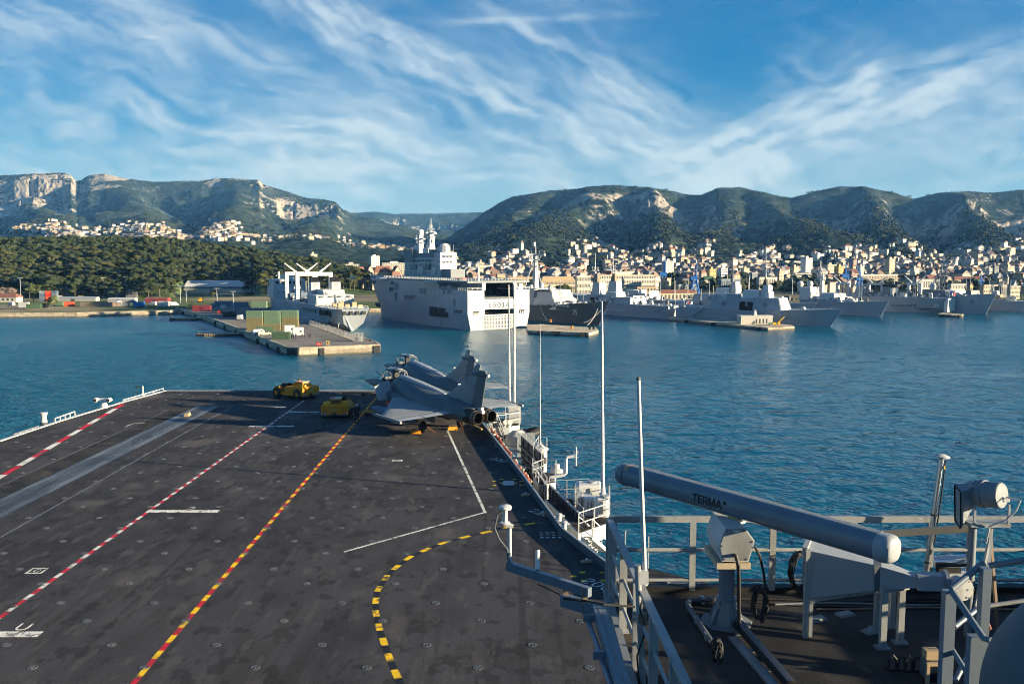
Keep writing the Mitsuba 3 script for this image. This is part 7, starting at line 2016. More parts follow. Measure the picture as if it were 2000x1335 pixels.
for k, (px_, py_) in enumerate(((1143, 1003), (1155, 1008))):
    c = C(px_, py_, 17.2)
    tk = thing('equipment_box', ('grey equipment box in front of the large white tank', 'white equipment cabinet beside the grey equipment box')[k], 'cabinet')
    part(tk, 'body', cbox(c + [0, .3, .5], (.8, .7, 1.0)), 'ship_grey' if k == 0 else 'ship_pale'); part(tk, 'lid', cbox(c + [0, .3, 1.02], (.86, .76, .05)), 'ship_pale')
    for i in range(3): part(tk, 'slot', cbox(c + [-.2 + .2 * i, -.055, .6], (.06, .02, .5)), 'ship_dark')
whip((1177.5, 1175.5), 978, 588, C(1177, 1000, 17.2)[1], .13, .055, 'thick white aerial standing on the near deck edge platform')
# small fittings along the edge
for k, (px_, py_) in enumerate(((1027, 967), (1060, 1004), (1146, 1097), (951, 839), (974, 871))):
    c = D(px_, py_)
    t = thing('deck_edge_lamp', ('small pale deck edge lamp by the chequered marking', 'small pale deck edge lamp below the 210 marking', 'small pale deck edge lamp nearest the foreground gallery', 'small pale deck edge lamp right behind the jet', 'small pale deck edge lamp beside the grey steps')[k], 'lamp', 'small lamps along the deck edge')
    part(t, 'base', place(box(-.28, .28, -.09, .09, .0, .10, tx=.05, ty=.02), c, .3), 'sand_wall'); part(t, 'lens', lathe([(.08, .1), (.07, .17), (.02, .2)], 8, c), 'white')
for k, (px_, py_) in enumerate(((1087, 1027), (1097, 1043))):
    c = D(px_, py_)
    t = thing('deck_cleat', ('white cleat on the coaming where the deck edge bends, upper one', 'white cleat on the coaming where the deck edge bends, lower one')[k], 'cleat')
    part(t, 'post', lathe([(.12, .3), (.1, .6), (.16, .65), (.02, .7)], 10, c + [.15, 0, 0]), 'white'); part(t, 'horn', bar(c + [-.12, 0, .55], c + [.42, 0, .55], .08), 'white')

# ---------------------------------------------------------------- port deck edge
def pe(px, py, dz=0.0):
    p = D(px, py)
    return p + [0, 0, dz]


c = pe(107, 827)
t = thing('vent_pillar', 'pale waisted pillar standing outside the port deck edge', 'pillar')
part(t, 'head', lathe([(.28, .75), (.25, .85), (.22, 1.15), (.31, 1.5), (.30, 1.55), (.02, 1.55)], 14, c + [-.9, 0, -.6]), 'ship_pale', smooth=40); part(t, 'stem', lathe([(.31, -1.2), (.28, .5), (.28, .75)], 14, c + [-.9, 0, -.6]), 'ship_dark')
c = pe(212, 796)
t = thing('landing_light_unit', 'white twin headed light unit on the port deck edge', 'light')
part(t, 'stem', lathe([(.35, -.3), (.3, .3), (.2, .5)], 10, c + [-.4, 0, 0]), 'white'); part(t, 'bar', cbox(c + [-.4, 0, .78], (1.5, .4, .22), tx=.1, ty=.05), 'white')
for s in (-1, 1): part(t, 'lamp', lathe([(.05, -.2), (.19, -.15), (.2, .3), (.1, .32)], 12, c + [-.4 + .6 * s, -.2, .78], (0, -1, 0)), 'white'); part(t, 'lens', lathe([(.15, .33), (.02, .34)], 12, c + [-.4 + .6 * s, -.2, .78], (0, -1, 0)), 'black')
for k, (p0, p1, h) in enumerate((((116, 826), (154, 812), .40), ((248, 786), (326, 763), .26), ((36, 852), (84, 836), .18))):
    a, b = pe(*p0) + [-.35, 0, 0], pe(*p1) + [-.35, 0, 0]
    t = thing('edge_rail', ('low white pipe rail beside the pale waisted pillar', 'low white rail along the port edge up to the bow corner', 'low grey net frame at the left end of the port deck edge')[k], 'rail')
    part(t, 'pipe', tube([a, a + [0, 0, h], (a + b) / 2 + [0, 0, h], b + [0, 0, h], b], .05, 6), 'white' if k < 2 else 'ship_mid')
    for f in (.25, .5, .75): part(t, 'post', bar(a + (b - a) * f, a + (b - a) * f + [0, 0, h], .07), 'ship_pale')
c = pe(289, 773)
t = thing('edge_post', 'short white post near the port bow corner', 'post')
part(t, 'post', tube([c + [-.5, 0, 0], c + [-.5, 0, .95]], .07, 7), 'white'); part(t, 'cap', lathe([(.1, 0), (.1, .06), (.02, .08)], 8, c + [-.5, 0, .95]), 'ship_pale')
c = pe(280, 770)
t = thing('wind_vane', 'thin dark wind vane beside the short white post', 'wind vane')
part(t, 'stem', tube([c + [-.6, 0, 0], c + [-.6, 0, 1.0]], .03, 5), 'black'); part(t, 'arms', join([tube([c + [-.6, 0, .7], c + [-.95, 0, 1.2]], .03, 5), tube([c + [-.6, 0, .7], c + [-.2, 0, .9]], .03, 5)]), 'black', kind='stuff')

# ---------------------------------------------------------------- the gallery in front of us on the right
FZ = 26.45


def FP(px, py): return G(px, py, FZ)


YF = FP(1352, 1157)[1]
structure('gallery_deck', 'dark non-skid gallery floor in the lower right')
put('gallery_deck', prism([(1.62, YF), (9.2, YF), (9.2, -1.5), (1.62, -1.5)], FZ - .25, FZ), 'gallery_coat')
part('gallery_deck', 'kerb', box(1.62, 9.2, YF - .02, YF + .16, FZ - .3, FZ + .10), 'black')
part('gallery_deck', 'kerb', box(1.52, 1.62, -1.5, YF, FZ - .3, FZ + .08), 'ship_mid')
structure('island_wall', 'grey superstructure wall below the gallery, with an added unseen house that shades it')
put('island_wall', box(2.2, 9.0, -1.0, YF - .6, 17.9, FZ - .25), 'ship_mid')
part('island_wall', 'deckhouse', box(9.4, 12.4, 2.0, 8.3, 17.9, FZ + 2.75), 'ship_mid')  # unseen house beside the gallery, added and sized to shade it
part('island_wall', 'roof_edge', box(9.32, 12.5, 1.9, 8.4, FZ + 2.75, FZ + 2.83), 'ship_grey')
part('island_wall', 'door', box(9.36, 9.40, 4.2, 5.0, FZ + .25, FZ + 2.1), 'ship_grey')
for y_ in (2.8, 6.2, 7.3): part('island_wall', 'scuttle', lathe([(.2, -.02), (.22, .03), (.15, .04), (.02, .0)], 14, (9.4, y_, FZ + 1.7), (-1, 0, 0)), 'dark_glass')

# left guard rail, running towards us
zt = U(1188, 1013, YF)[2]
a, b = U(1190, 1013, YF), G(1345, 1345, zt)
b = a + (b - a) * 1.25
b[2] = a[2] = zt
h = zt - FZ
t = thing('guard_rail', 'grey white guard rail with flat posts running towards us along the gallery left edge', 'railing')
part(t, 'top_rail', bar(a, b, .10, .05), 'gallery_paint')
for k in (.64, .30): part(t, 'mid_rail', tube([a + [0, 0, -h * (1 - k)], b + [0, 0, -h * (1 - k)]], .025, 8), 'gallery_paint')
L = np.linalg.norm(b - a)
for i, s in enumerate((.02, .38, 1.55, 2.75, 3.95, 5.15, 6.35)):
    if s > L: break
    p = a + (b - a) * s / L
    part(t, 'post', box(p[0] - .055, p[0] + .055, p[1] - .035, p[1] + .035, FZ, zt - .025), 'gallery_paint')
    part(t, 'foot', box(p[0] - .09, p[0] + .09, p[1] - .07, p[1] + .07, FZ, FZ + .02), 'gallery_paint')
p = a + (b - a) * .38 / L
part(t, 'ladder_bar', join([bar(a + [0, 0, -h * k], p + [0, 0, -h * k], .03) for k in (.15, .3, .45)]), 'gallery_paint')
# far guard rail
t = thing('guard_rail', 'pale guard rail along the far edge of the gallery, over the water', 'railing')
e = U(2120, 1013, YF)
part(t, 'top_rail', bar([a[0], YF, zt], [e[0], YF, zt], .07, .10), 'gallery_paint')
for py_, r in ((1073, .035), (1132, .028)):
    z = U(1352, py_, YF)[2]
    part(t, 'mid_rail', tube([[a[0], YF, z], [e[0], YF, z]], r, 8), 'gallery_paint')
for px_ in (1198, 1352, 1508, 1665, 1815, 1893, 2060):
    x = U(px_, 1100, YF)[0]
    part(t, 'post', box(x - .05, x + .05, YF - .03, YF + .03, FZ + .05, zt - .04), 'gallery_paint')
p0, p1 = U(1723, 1042, YF - .9), U(1890, 1031, YF - 1.2)
part(t, 'stay_bar', bar(p0, p1, .07, .10), 'cream')
# solid bulwark and rail closing the gallery on its right, out of view, added to shade the floor
t = 'gallery_deck'
part(t, 'bulwark', box(9.0, 9.06, -1.5, YF, FZ, FZ + .85), 'ship_mid')
part(t, 'top_rail', bar([9.03, -1.5, FZ + 1.25], [9.03, YF, FZ + 1.25], .07), 'gallery_paint')
for y_ in np.arange(-1.2, YF, 1.3): part(t, 'post', box(9.0, 9.06, y_ - .04, y_ + .04, FZ + .85, FZ + 1.22), 'gallery_paint')
# wire net frame at the lower deck edge
t = thing('safety_net', 'thin wire safety net with slim stanchions along the outer deck edge', 'safety net')
ed = [D(1221, 1096), D(1266, 1109), D(1348, 1129), D(1420, 1146), D(1545, 1162)]
tops = [p + np.array([.9, .9, .9]) for p in ed]
for p, q in zip(ed, tops): part(t, 'stanchion', bar(p, p + [0, 0, 1.5], .05), 'ship_pale')
for k in (.25, .5, .75, 1.0): part(t, 'wire', join([tube([p + [0, 0, 1.5 * k], q + [0, 0, 1.5 * k]], .012, 4) for p, q in zip(ed, ed[1:])]), 'ship_pale')
c = D(1335, 1144)
t = thing('deck_hatch', 'round dark hatch on the lower deck beyond the far rail', 'hatch')
part(t, 'rim', lathe([(.75, 0), (.78, .06), (.68, .1), (.6, .06)], 24, c), 'ship_dark'); part(t, 'cover', lathe([(.6, .05), (.02, .07)], 24, c), 'ship_mid')

# ---- rotating radar antenna on its pedestal
cb = FP(1436, 1214)
Yc = cb[1]
xl = U(1214, 924, Yc * 1.155); xr = U(1744, 1072, Yc * .845)
ax = (xr - xl) / np.linalg.norm(xr - xl)
ax_h = np.array([ax[0], ax[1], 0]) / np.hypot(ax[0], ax[1])
zc = (xl[2] + xr[2]) / 2
xl[2] = xr[2] = zc
ctr = (xl + xr) / 2
side = np.array([-ax_h[1], ax_h[0], 0])
if side[1] > 0: side = -side
t = thing('radar_antenna', 'long blue grey bar shaped radar antenna lettered TERMA over the far rail', 'radar antenna')


def sec(c, r, n=22, k=1.0):
    w = np.arange(n) * 2 * math.pi / n
    e = 2.5
    return np.array([c + side * r * k * np.sign(math.cos(q)) * abs(math.cos(q)) ** (2 / e) + np.array([0, 0, 1.0]) * r * np.sign(math.sin(q)) * abs(math.sin(q)) ** (2 / e) for q in w])


R_ = .176
part(t, 'beam', loft([sec(xl + ax_h * .16, R_), sec(xr - ax_h * .16, R_)]), 'radar_paint', smooth=40)
part(t, 'end_cap', loft([sec(xl + ax_h * f, R_ * s) for f, s in ((.17, 1.03), (.09, 1.03), (.03, .97), (-.02, .80), (-.045, .5), (-.05, .05))]), 'radar_paint', smooth=50)
part(t, 'end_cap', loft([sec(xr - ax_h * f, R_ * s) for f, s in ((.18, 1.05), (.06, 1.06), (.01, 1.0), (-.025, .86), (-.04, .6), (-.042, .05))]), 'ship_grey', smooth=50)
part(t, 'end_ring', loft([sec(xl + ax_h * f, R_ * s) for f, s in ((.20, 1.0), (.19, 1.06), (.17, 1.06), (.165, 1.0))]), 'ship_dark', smooth=40)
for o in (-.05, .0, .05): part(t, 'ridge', bar(xl + ax_h * .2 + side * (o - .02) + [0, 0, R_ * .985], xr - ax_h * .2 + side * (o - .02) + [0, 0, R_ * .985], .012, .022), 'ship_pale')
part(t, 'seam', bar(xl + ax_h * .2 + side * R_ * .9 - [0, 0, R_ * .62], xr - ax_h * .2 + side * R_ * .9 - [0, 0, R_ * .62], .01, .02), 'ship_dark')
tx = meshkit.text_mesh('TERMA', .125, .004, bold=True)
rg = meshkit.text_mesh('®', .06, .004)
w_ = tx.bounds[1][0]
rg.apply_translation([w_ + .03, .07, 0])
txt = join([tx, rg])
v = txt.vertices
at0 = xl + ax_h * ((1393 - 1214) / F * Yc * 1.10 / max(ax_h[0], .3)) * 1.0
want = U(1393, 990, Yc * 1.06)
s0 = (want - xl) @ ax_h
part(t, 'lettering', tm(xl + ax_h * s0 + side * (R_ * 1.0) + v[:, :1] * ax_h + (v[:, 1:2] - .06) * np.array([0, 0, 1.0]) + v[:, 2:] * side, txt.faces), 'black')
part(t, 'patch', loft([sec(xl + ax_h * f, R_ * 1.035)[2:10] for f in (.16, .30)], caps=False, closed=False), 'sand_wall', smooth=40)
# pedestal
zh1, zh0 = U(1436, 1030, Yc - .35)[2], U(1436, 1097, Yc - .35)[2]
yf, yb = Yc - .42, Yc + .42
K = lambda px, py: U(px, py, yf)
t2 = thing('radar_pedestal', 'grey hexagonal gearbox on a flared column carrying the long radar bar', 'pedestal')
front = [K(*q) for q in ((1417, 1030), (1455, 1030), (1474.5, 1055.5), (1462, 1096), (1410, 1096), (1404, 1065))]
rings = [np.array([q + np.array([0, d, 0]) for q in front]) for d in (0, yb - yf)]
part(t2, 'gearbox', loft(rings), 'ship_pale')
fc = sum(front) / 6
part(t2, 'front_cover', loft([np.array([fc + (q - fc) * .93 + np.array([0, d, 0]) for q in front]) for d in (-.012, 0)]), 'gallery_paint')
for q in front: part(t2, 'bolt', lathe([(.014, 0), (.014, .012), (.004, .014)], 8, fc + (q - fc) * .84 + [0, -.012, 0], (0, -1, 0)), 'ship_dark')
part(t2, 'name_plate', cbox(K(1438, 1036) + [0, -.016, 0], (.10, .006, .03)), 'white')
part(t2, 'cable_gland', tube([K(1434, 1083) + [0, -.01, 0], K(1434, 1083) + [0, -.10, .02], K(1437, 1095) + [0, -.14, 0], K(1440, 1130) + [0, -.10, 0], K(1442, 1215) + [0, -.05, 0]], .030, 8), 'rubber')
cx = (front[0][0] + front[1][0]) / 2
part(t2, 'mount_plate', box(cx - .25, cx + .25, yf + .02, yb + .05, zh0 - .09, zh0 - .005), 'cream')
part(t2, 'neck', lathe([(.14, zh1 - .01), (.15, zh1 + .03), (.09, zh1 + .06), (.085, zc - R_ + .02), (.12, zc - R_ + .04)], 18, (ctr[0], Yc, 0)), 'ship_pale', smooth=40)
part(t2, 'brass_ring', lathe([(.10, zh1 + .05), (.13, zh1 + .06), (.13, zh1 + .09), (.10, zh1 + .10)], 18, (ctr[0], Yc, 0)), 'gold', smooth=30)
part(t2, 'column', lathe([(.125, FZ + .32), (.125, zh0 - .09)], 8, (cx, Yc, 0)), 'radar_paint')
part(t2, 'collar', lathe([(.13, FZ + .36), (.155, FZ + .37), (.155, FZ + .40), (.13, FZ + .41)], 16, (cx, Yc, 0)), 'radar_paint')
part(t2, 'flare', lathe([(.27, FZ), (.13, FZ + .36)], 8, (cx, Yc, 0)), 'ship_mid')
for q in (.6, 2.17, 3.74, 5.31):
    d = np.array([math.cos(q), math.sin(q), 0])
    n_ = np.array([-d[1], d[0], 0]) * .015
    o = np.array([cx, Yc, FZ])
    part(t2, 'gusset', hull([o + d * .12 + n_, o + d * .12 - n_, o + d * .36 + n_, o + d * .36 - n_, o + d * .13 + n_ + [0, 0, .40], o + d * .13 - n_ + [0, 0, .40]]), 'radar_paint')
part(t2, 'base_plate', lathe([(.40, FZ), (.40, FZ + .02), (.02, FZ + .03)], 8, (cx, Yc, 0)), 'ship_mid')


def coil(key, c, rx, rz, n, r, mat='rubber', dep=.12, seed=1):
    g = np.random.default_rng(seed)
    for i in range(n):
        w = np.linspace(0, 2 * math.pi, 26)
        sx, sz, oy, ph = rx * g.uniform(.8, 1.1), rz * g.uniform(.88, 1.05), g.uniform(-dep, dep), g.uniform(-.1, .1)
        part(key, 'loop', tube([c + [sx * math.cos(q) + .02 * math.sin(3 * q + i), oy + .03 * math.sin(q * 2 + i), sz * math.sin(q + ph)] for q in w], r, 6), mat)


t = thing('cable_coil', 'black cable coil hanging at the right of the radar column', 'cable coil')
coil(t, U(1484, 1178, Yc - .2), .10, .25, 7, .014, seed=2)
part(t, 'lead', tube([K(1474, 1066), K(1484, 1085), U(1492, 1120, Yc - .2), U(1496, 1160, Yc - .2), U(1490, 1190, Yc - .2)], .02, 7), 'rubber')
t = thing('cable_coil', 'black cable coil hanging on the far rail behind the horn aerial', 'cable coil')
coil(t, U(1563, 1117, YF - .15), .15, .31, 8, .014, seed=5)

# ---- big horn aerial on its frame
t = thing('horn_aerial', 'large grey tapered horn aerial lying on a steel frame under the radar bar', 'antenna')
Yh = FP(1576, 1243)[1]
S_ = [(U(1577, 1074, Yh), U(1579, 1168, Yh), np.array([.30, .62, .02])), (U(1714, 1104, Yh - .35), U(1714, 1152, Yh - .35), np.array([.14, .34, 0])), (U(1795, 1128, Yh - .55), U(1795, 1147, Yh - .55), np.array([.04, .14, 0]))]
rg_ = [np.array([p, q, q + o, p + o]) for p, q, o in S_]
part(t, 'horn', loft(rg_), 'ship_grey')
p, q, o = S_[0]
dx = np.array([-.07, .02, 0])
cen = (p + q + o / 2 + q + o + p) / 4
fl = [p + [0, 0, .04], q - [0, 0, .04], q + o - [0, 0, .04], p + o + [0, 0, .04]]
part(t, 'flange', loft([np.array(fl), np.array(fl) + dx]), 'gallery_paint')
for i in range(5): part(t, 'flange_bolt', cbox(p + (q - p) * (i + .5) / 5 + [-.03, -.015, 0], (.02, .02, .02)), 'ship_dark')
p, q, o = S_[1]
part(t, 'strap', loft([np.array([p + [k, -.012, .012], q + [k, -.012, -.012], q + o + [k, .012, -.012], p + o + [k, .012, .012]]) for k in (-.05, .05)]), 'ship_dark')
p, q, o = S_[2]
m0, m1 = (p + q) / 2 + o / 2, U(1848, 1139, Yh - .62) + o / 2
part(t, 'waveguide', bar(m0 - [.02, 0, 0], m1, .16, .22), 'ship_grey')
part(t, 'round_flange', lathe([(.02, -.03), (.17, -.03), (.17, .02), (.02, .03)], 22, m1, (1, -.15, 0)), 'radar_paint')
part(t, 'drum', lathe([(.02, -.16), (.16, -.15), (.16, .0), (.02, .005)], 22, U(1882, 1150, Yh - .75), (.25, -1, .1)), 'gallery_paint', smooth=30)
for i in range(6):
    w = i * 1.047
    part(t, 'drum_bolt', lathe([(.012, 0), (.012, .01), (.003, .012)], 6, U(1882, 1150, Yh - .75) + [.13 * math.cos(w), -.01, .13 * math.sin(w)], (.25, -1, .1)), 'ship_dark')
f_ = thing('antenna_trestle', 'grey steel frame of square legs under the horn aerial', 'frame')
pl = U(1577, 1170, Yh)
part(f_, 'leg', bar([pl[0] - .02, Yh, FZ], [pl[0] - .02, Yh, U(1572, 1072, Yh)[2]], .07, .06), 'gallery_paint')
part(f_, 'leg', bar([pl[0] + .06, Yh + .02, FZ], [pl[0] + .06, Yh + .02, pl[2] - .04], .05, .05), 'ship_mid')
part(f_, 'shelf', bar([pl[0], Yh + .1, pl[2] - .06], U(1714, 1156, Yh - .3) + [0, .1, -.02], .05, .05), 'gallery_paint')
for px_, py_ in ((1723, 1265), (1757, 1255), (1712, 1228), (1740, 1224)):
    c = FP(px_, py_)
    zt_ = U(1730, 1158, Yh - .4)[2]
    part(f_, 'leg', bar(c, [c[0], c[1], zt_], .085, .085), 'gallery_paint'); part(f_, 'foot', cbox(c + [0, 0, .012], (.2, .16, .024)), 'ship_mid')
c0, c1, c2 = FP(1723, 1265), FP(1757, 1255), FP(1712, 1228)
part(f_, 'cross_beam', bar([c0[0] - .06, c0[1], zt_ + .05], [c1[0] + .08, c1[1], zt_ + .05], .09, .10), 'gallery_paint')
part(f_, 'cross_beam', bar([c0[0], c0[1], zt_ + .05], [c2[0], c2[1], zt_ + .05], .085, .095), 'ship_mid')

# ---- loudhailer on its stand
Ys = 12.7
t = thing('loudhailer', 'grey drum shaped loudhailer with a square flared horn at the far right rail', 'loudspeaker')
dc = U(1955, 967, Ys - .15)
axd = np.array([.55, -.80, .12]); axd /= np.linalg.norm(axd)
part(t, 'drum', lathe([(.02, -.42), (.15, -.42), (.19, -.36), (.185, 0), (.175, .015), (.02, .02)], 26, dc, axd), 'ship_mid', smooth=30)
part(t, 'drum_band', lathe([(.195, -.30), (.205, -.29), (.205, -.22), (.195, -.21)], 26, dc, axd), 'ship_mid', smooth=30)
part(t, 'label_plate', cbox(dc + axd * .02 + [.06, -.01, -.06], (.09, .01, .06)), 'white')
h0 = dc - axd * .40
ha, hb, _ = frame(axd)
mouth = U(1872, 987, Ys + .16)
m_ax2 = (mouth - h0) / np.linalg.norm(mouth - h0)
ha, hb, _ = frame(m_ax2)
rings = []
for f, w_, hh in ((0, .15, .15), (.4, .17, .18), (.75, .20, .23), (1.0, .22, .27)):
    c = h0 + (mouth - h0) * f
    hz_, vt_ = np.array([.28, .96, 0]), np.array([-.05, 0, 1.0])
    rings.append(np.array([c + hz_ * w_ * sx + vt_ * hh * sy for sx, sy in ((-1, -1), (1, -1), (1, 1), (-1, 1))]))
part(t, 'horn', loft(rings), 'ship_mid')
part(t, 'mouth_rim', loft([r + 0 * m_ax2 for r in (rings[-1] * 1.0, rings[-1] + m_ax2 * .03)], caps=False), 'black')
part(t, 'cable', tube([dc + axd * .03 + [.05, 0, -.02], dc + [.17, -.2, -.02], dc + [.14, -.15, -.18], dc + [.03, -.1, -.33], dc + [-.14, 0, -.45], dc + [-.18, 0, -.7]], .013, 6), 'ship_pale')
f_ = thing('loudhailer_stand', 'braced steel stand under the loudhailer', 'stand')
bl, br = U(1889, 1021, Ys), U(1966, 1021, Ys)
part(f_, 'bracket', box(bl[0], br[0], Ys - .12, Ys + .12, bl[2] - .03, bl[2] + .02), 'gallery_paint')
part(f_, 'yoke', join([bar([bl[0] + .05, Ys - .1, bl[2]], [bl[0] + .05, Ys - .1, bl[2] + .3], .03), bar([br[0] - .03, Ys - .1, bl[2]], [br[0] - .03, Ys - .1, bl[2] + .3], .03)]), 'ship_grey', kind='stuff')
xp = U(1899, 1050, Ys)[0]
part(f_, 'pillar', tube([[xp, Ys, FZ], [xp, Ys, bl[2] - .03]], .055, 12), 'ship_mid', smooth=40)
x2 = U(1934, 1050, Ys)[0]
part(f_, 'strut', bar([x2, Ys, bl[2] - .03], [x2 - .02, Ys, FZ + .4], .05), 'ship_grey')
part(f_, 'strut', bar([x2, Ys, bl[2] - .2], [x2 - .22, Ys - .05, FZ + .3], .04), 'ship_grey'); part(f_, 'strut', bar([x2, Ys, bl[2] - .2], [x2 + .22, Ys + .05, FZ], .04), 'brown')

# ---- leaning pole with a flat disc aerial
t = thing('disc_aerial', 'leaning steel pole with a flat disc aerial on top by the far rail', 'antenna')
p0, p1 = U(1808, 1125, YF - .3), U(1839, 892, YF - .3)
part(t, 'pole', tube([p0, p1], .042, 12), 'steel', smooth=40)
d_ = (p1 - p0) / np.linalg.norm(p1 - p0)
part(t, 'disc', lathe([(.03, -.06), (.05, -.02), (.125, .0), (.125, .02), (.06, .045), (.01, .05)], 22, p1, tuple(d_)), 'ship_pale', smooth=30)
part(t, 'cable', tube([p1 + [.05, -.03, -.05], p0 + (p1 - p0) * .75 + [.06, -.04, 0], p0 + (p1 - p0) * .5 + [.05, -.05, 0], p0 + (p1 - p0) * .3 + [.05, -.04, 0]], .012, 6), 'rubber')
for f in (.12, .52): part(t, 'strap', lathe([(.044, -.015), (.05, -.01), (.05, .01), (.044, .015)], 12, p0 + (p1 - p0) * f, tuple(d_)), 'rubber')
part(t, 'tag', cbox(p1 + [.03, -.05, -.16], (.02, .01, .06)), 'bright_yellow')
# ---- camera in a bright metal tube
t = thing('camera_housing', 'bright metal tube camera housing on the far rail under the disc aerial', 'camera')
ca_, cb_ = U(1825, 1097, YF - .8), U(1888, 1094, YF - .95)
part(t, 'tube', lathe([(.09, 0), (.095, .01), (.095, np.linalg.norm(cb_ - ca_)), (.08, np.linalg.norm(cb_ - ca_)), (.08, .02), (.02, .02)], 22, ca_, tuple(cb_ - ca_)), 'chrome', smooth=30)
part(t, 'mount', box(ca_[0] + .05, cb_[0] - .03, ca_[1] - .06, ca_[1] + .06, ca_[2] - .16, ca_[2] - .08), 'black')
part(t, 'bracket', box(ca_[0] + .2, cb_[0] + .1, ca_[1] - .1, ca_[1] + .1, ca_[2] - .24, ca_[2] - .16), 'ship_pale')
part(t, 'post', box(ca_[0] + .25, ca_[0] + .35, ca_[1] - .05, ca_[1] + .05, FZ, ca_[2] - .24), 'ship_grey')

# ---- near hand rail at the lower right, in front of the dome
t = thing('hand_rail', 'thick grey tube hand rail close to us at the lower right', 'railing')
Yr = 7.6
r_ = .027
pts = [U(2080, 1080, Yr - .4), U(1928, 1103, Yr), U(1921, 1100, Yr)]
part(t, 'top_tube', tube([U(2090, 1078, Yr - .3), U(1932, 1104, Yr)], r_, 12), 'radar_paint', smooth=40)
part(t, 'top_tube', tube([U(1920, 1099, Yr), U(1858, 1150, Yr - .15)], r_ * 1.1, 12), 'radar_paint', smooth=40)
part(t, 'slope_tube', tube([U(1858, 1152, Yr - .15), U(1922, 1246, Yr - .6), U(1938, 1250, Yr - .7)], r_, 12), 'radar_paint', smooth=40)
part(t, 'slope_tube', tube([U(1848, 1248, Yr), U(1905, 1340, Yr - .5)], r_ * .8, 10), 'radar_paint', smooth=40)
part(t, 'cross_tube', tube([U(1858, 1228, Yr), U(1908, 1188, Yr + .2)], r_ * .9, 10), 'radar_paint', smooth=40)
part(t, 'cross_tube', tube([U(1865, 1330, Yr), U(1892, 1278, Yr + .2)], r_ * .9, 10), 'radar_paint', smooth=40)
for px_, pyt, w_ in ((1854, 1152, .095), (1925, 1108, .075), (1904, 1240, .10)):
    p = U(px_, pyt, Yr - (.1 if px_ != 1904 else .5))
    part(t, 'post', box(p[0] - w_ / 2, p[0] + w_ / 2, p[1] - .04, p[1] + .04, FZ, p[2]), 'radar_paint')
part(t, 'low_tube', tube([U(1930, 1182, Yr), U(2000, 1172, Yr)], r_ * .7, 10), 'gallery_paint')
part(t, 'shackle', tube([U(1922, 1222, Yr), U(1930, 1216, Yr), U(1934, 1226, Yr), U(1926, 1232, Yr), U(1922, 1222, Yr)], .014, 6), 'rust')

# ---- large radome cut by the corner
rc = U(2196, 1392, 5.6)
rr = 268 / F * 5.6 * .985
t = thing('radome', 'big smooth radome cut by the lower right corner, its shade put into dark paint', 'radome')
part(t, 'dome', lathe([(rr * math.cos(w), rr * math.sin(w)) for w in np.linspace(-.9, 1.565, 30)], 48, rc), 'ship_dark', smooth=60)  # dark paint stands in for the shaded side of the dome
part(t, 'pedestal', lathe([(rr * .7, FZ - rc[2]), (rr * .62, -rr * .75)], 24, rc), 'ship_mid')
part(t, 'skirt', lathe([(rr * .64, -rr * .80), (rr * .70, -rr * .78), (rr * .66, -rr * .70)], 32, rc), 'ship_dark')

# ---- things lying on the gallery floor
t = thing('floodlight', 'floodlight with a tan frame lying low at the lower right', 'floodlight')
c = FP(1822, 1328)
part(t, 'body', rounded(c[0] - .13, c[0] + .17, c[1] - .1, c[1] + .15, FZ + .02, FZ + .28, .05), 'ship_dark', smooth=30)
part(t, 'rim', place(join([box(-.17, .17, -.02, .02, -.02, .02), box(-.17, .17, -.02, .02, .26, .30), box(-.17, -.13, -.02, .02, .02, .26), box(.13, .17, -.02, .02, .02, .26)]), c + [.02, -.12, .0]), 'sand_wall')
part(t, 'glass', box(c[0] - .11, c[0] + .15, c[1] - .125, c[1] - .115, FZ + .02, FZ + .26), 'dark_glass')
part(t, 'ballast', cbox(c + [-.03, .02, .36], (.18, .14, .12)), 'sand_wall')
part(t, 'yoke', tube([c + [.18, 0, .1], c + [.2, 0, .36], c + [.08, 0, .5]], .016, 6), 'ship_pale')
for k, (px_, py_) in enumerate(((1752, 1306), (1783, 1308))):
    c = FP(px_, py_)
    t = thing('cable_clamp', ('black cable clamp with two bows left of the floodlight', 'black cable clamp just beside the floodlight')[k], 'clamp')
    for s in (-.06, .06): part(t, 'bow', tube([c + [s - .05, 0, 0], c + [s - .05, 0, .14], c + [s, 0, .20], c + [s + .05, 0, .14], c + [s + .05, 0, 0]], .018, 7), 'rubber')
    part(t, 'foot', cbox(c + [0, 0, .015], (.28, .14, .03)), 'black')
t = thing('cable_duct', 'dark square cable duct running towards us from the radar pedestal', 'duct')
a, b = FP(1441, 1228), FP(1545, 1350)
part(t, 'channel', bar(a + [0, 0, .09], b + [0, 0, .09], .13, .10), 'black')
part(t, 'lid', bar(a + [0, 0, .145], b + [0, 0, .145], .10, .012), 'ship_dark')
for f in (.1, .4, .7): part(t, 'foot', cbox(a + (b - a) * f + [0, 0, .02], (.2, .05, .04)), 'ship_mid')
a, b = FP(1431, 1246), FP(1520, 1350)
k_ = part('gallery_deck', 'tread_strip', bar(a + [0, 0, .02], b + [0, 0, .02], .15, .03), 'tread_plate', label='studded metal tread strip beside the cable duct')
part(k_, 'studs', join([cbox(a + (b - a) * f + [o, 0, .04], (.02, .012, .008)) for f in np.linspace(.02, .98, 46) for o in (-.05, -.017, .017, .05)]), 'steel', kind='stuff')
t = thing('floor_pipe', 'dark pipe bent round the radar pedestal on the gallery floor', 'pipe')
part(t, 'pipe', tube([FP(1412, 1176) + [0, 0, .06], FP(1352, 1178) + [0, 0, .06], FP(1343, 1183) + [0, 0, .06], FP(1345, 1192) + [0, 0, .06], FP(1390, 1262) + [0, 0, .06]], .045, 10), 'ship_dark', smooth=40)
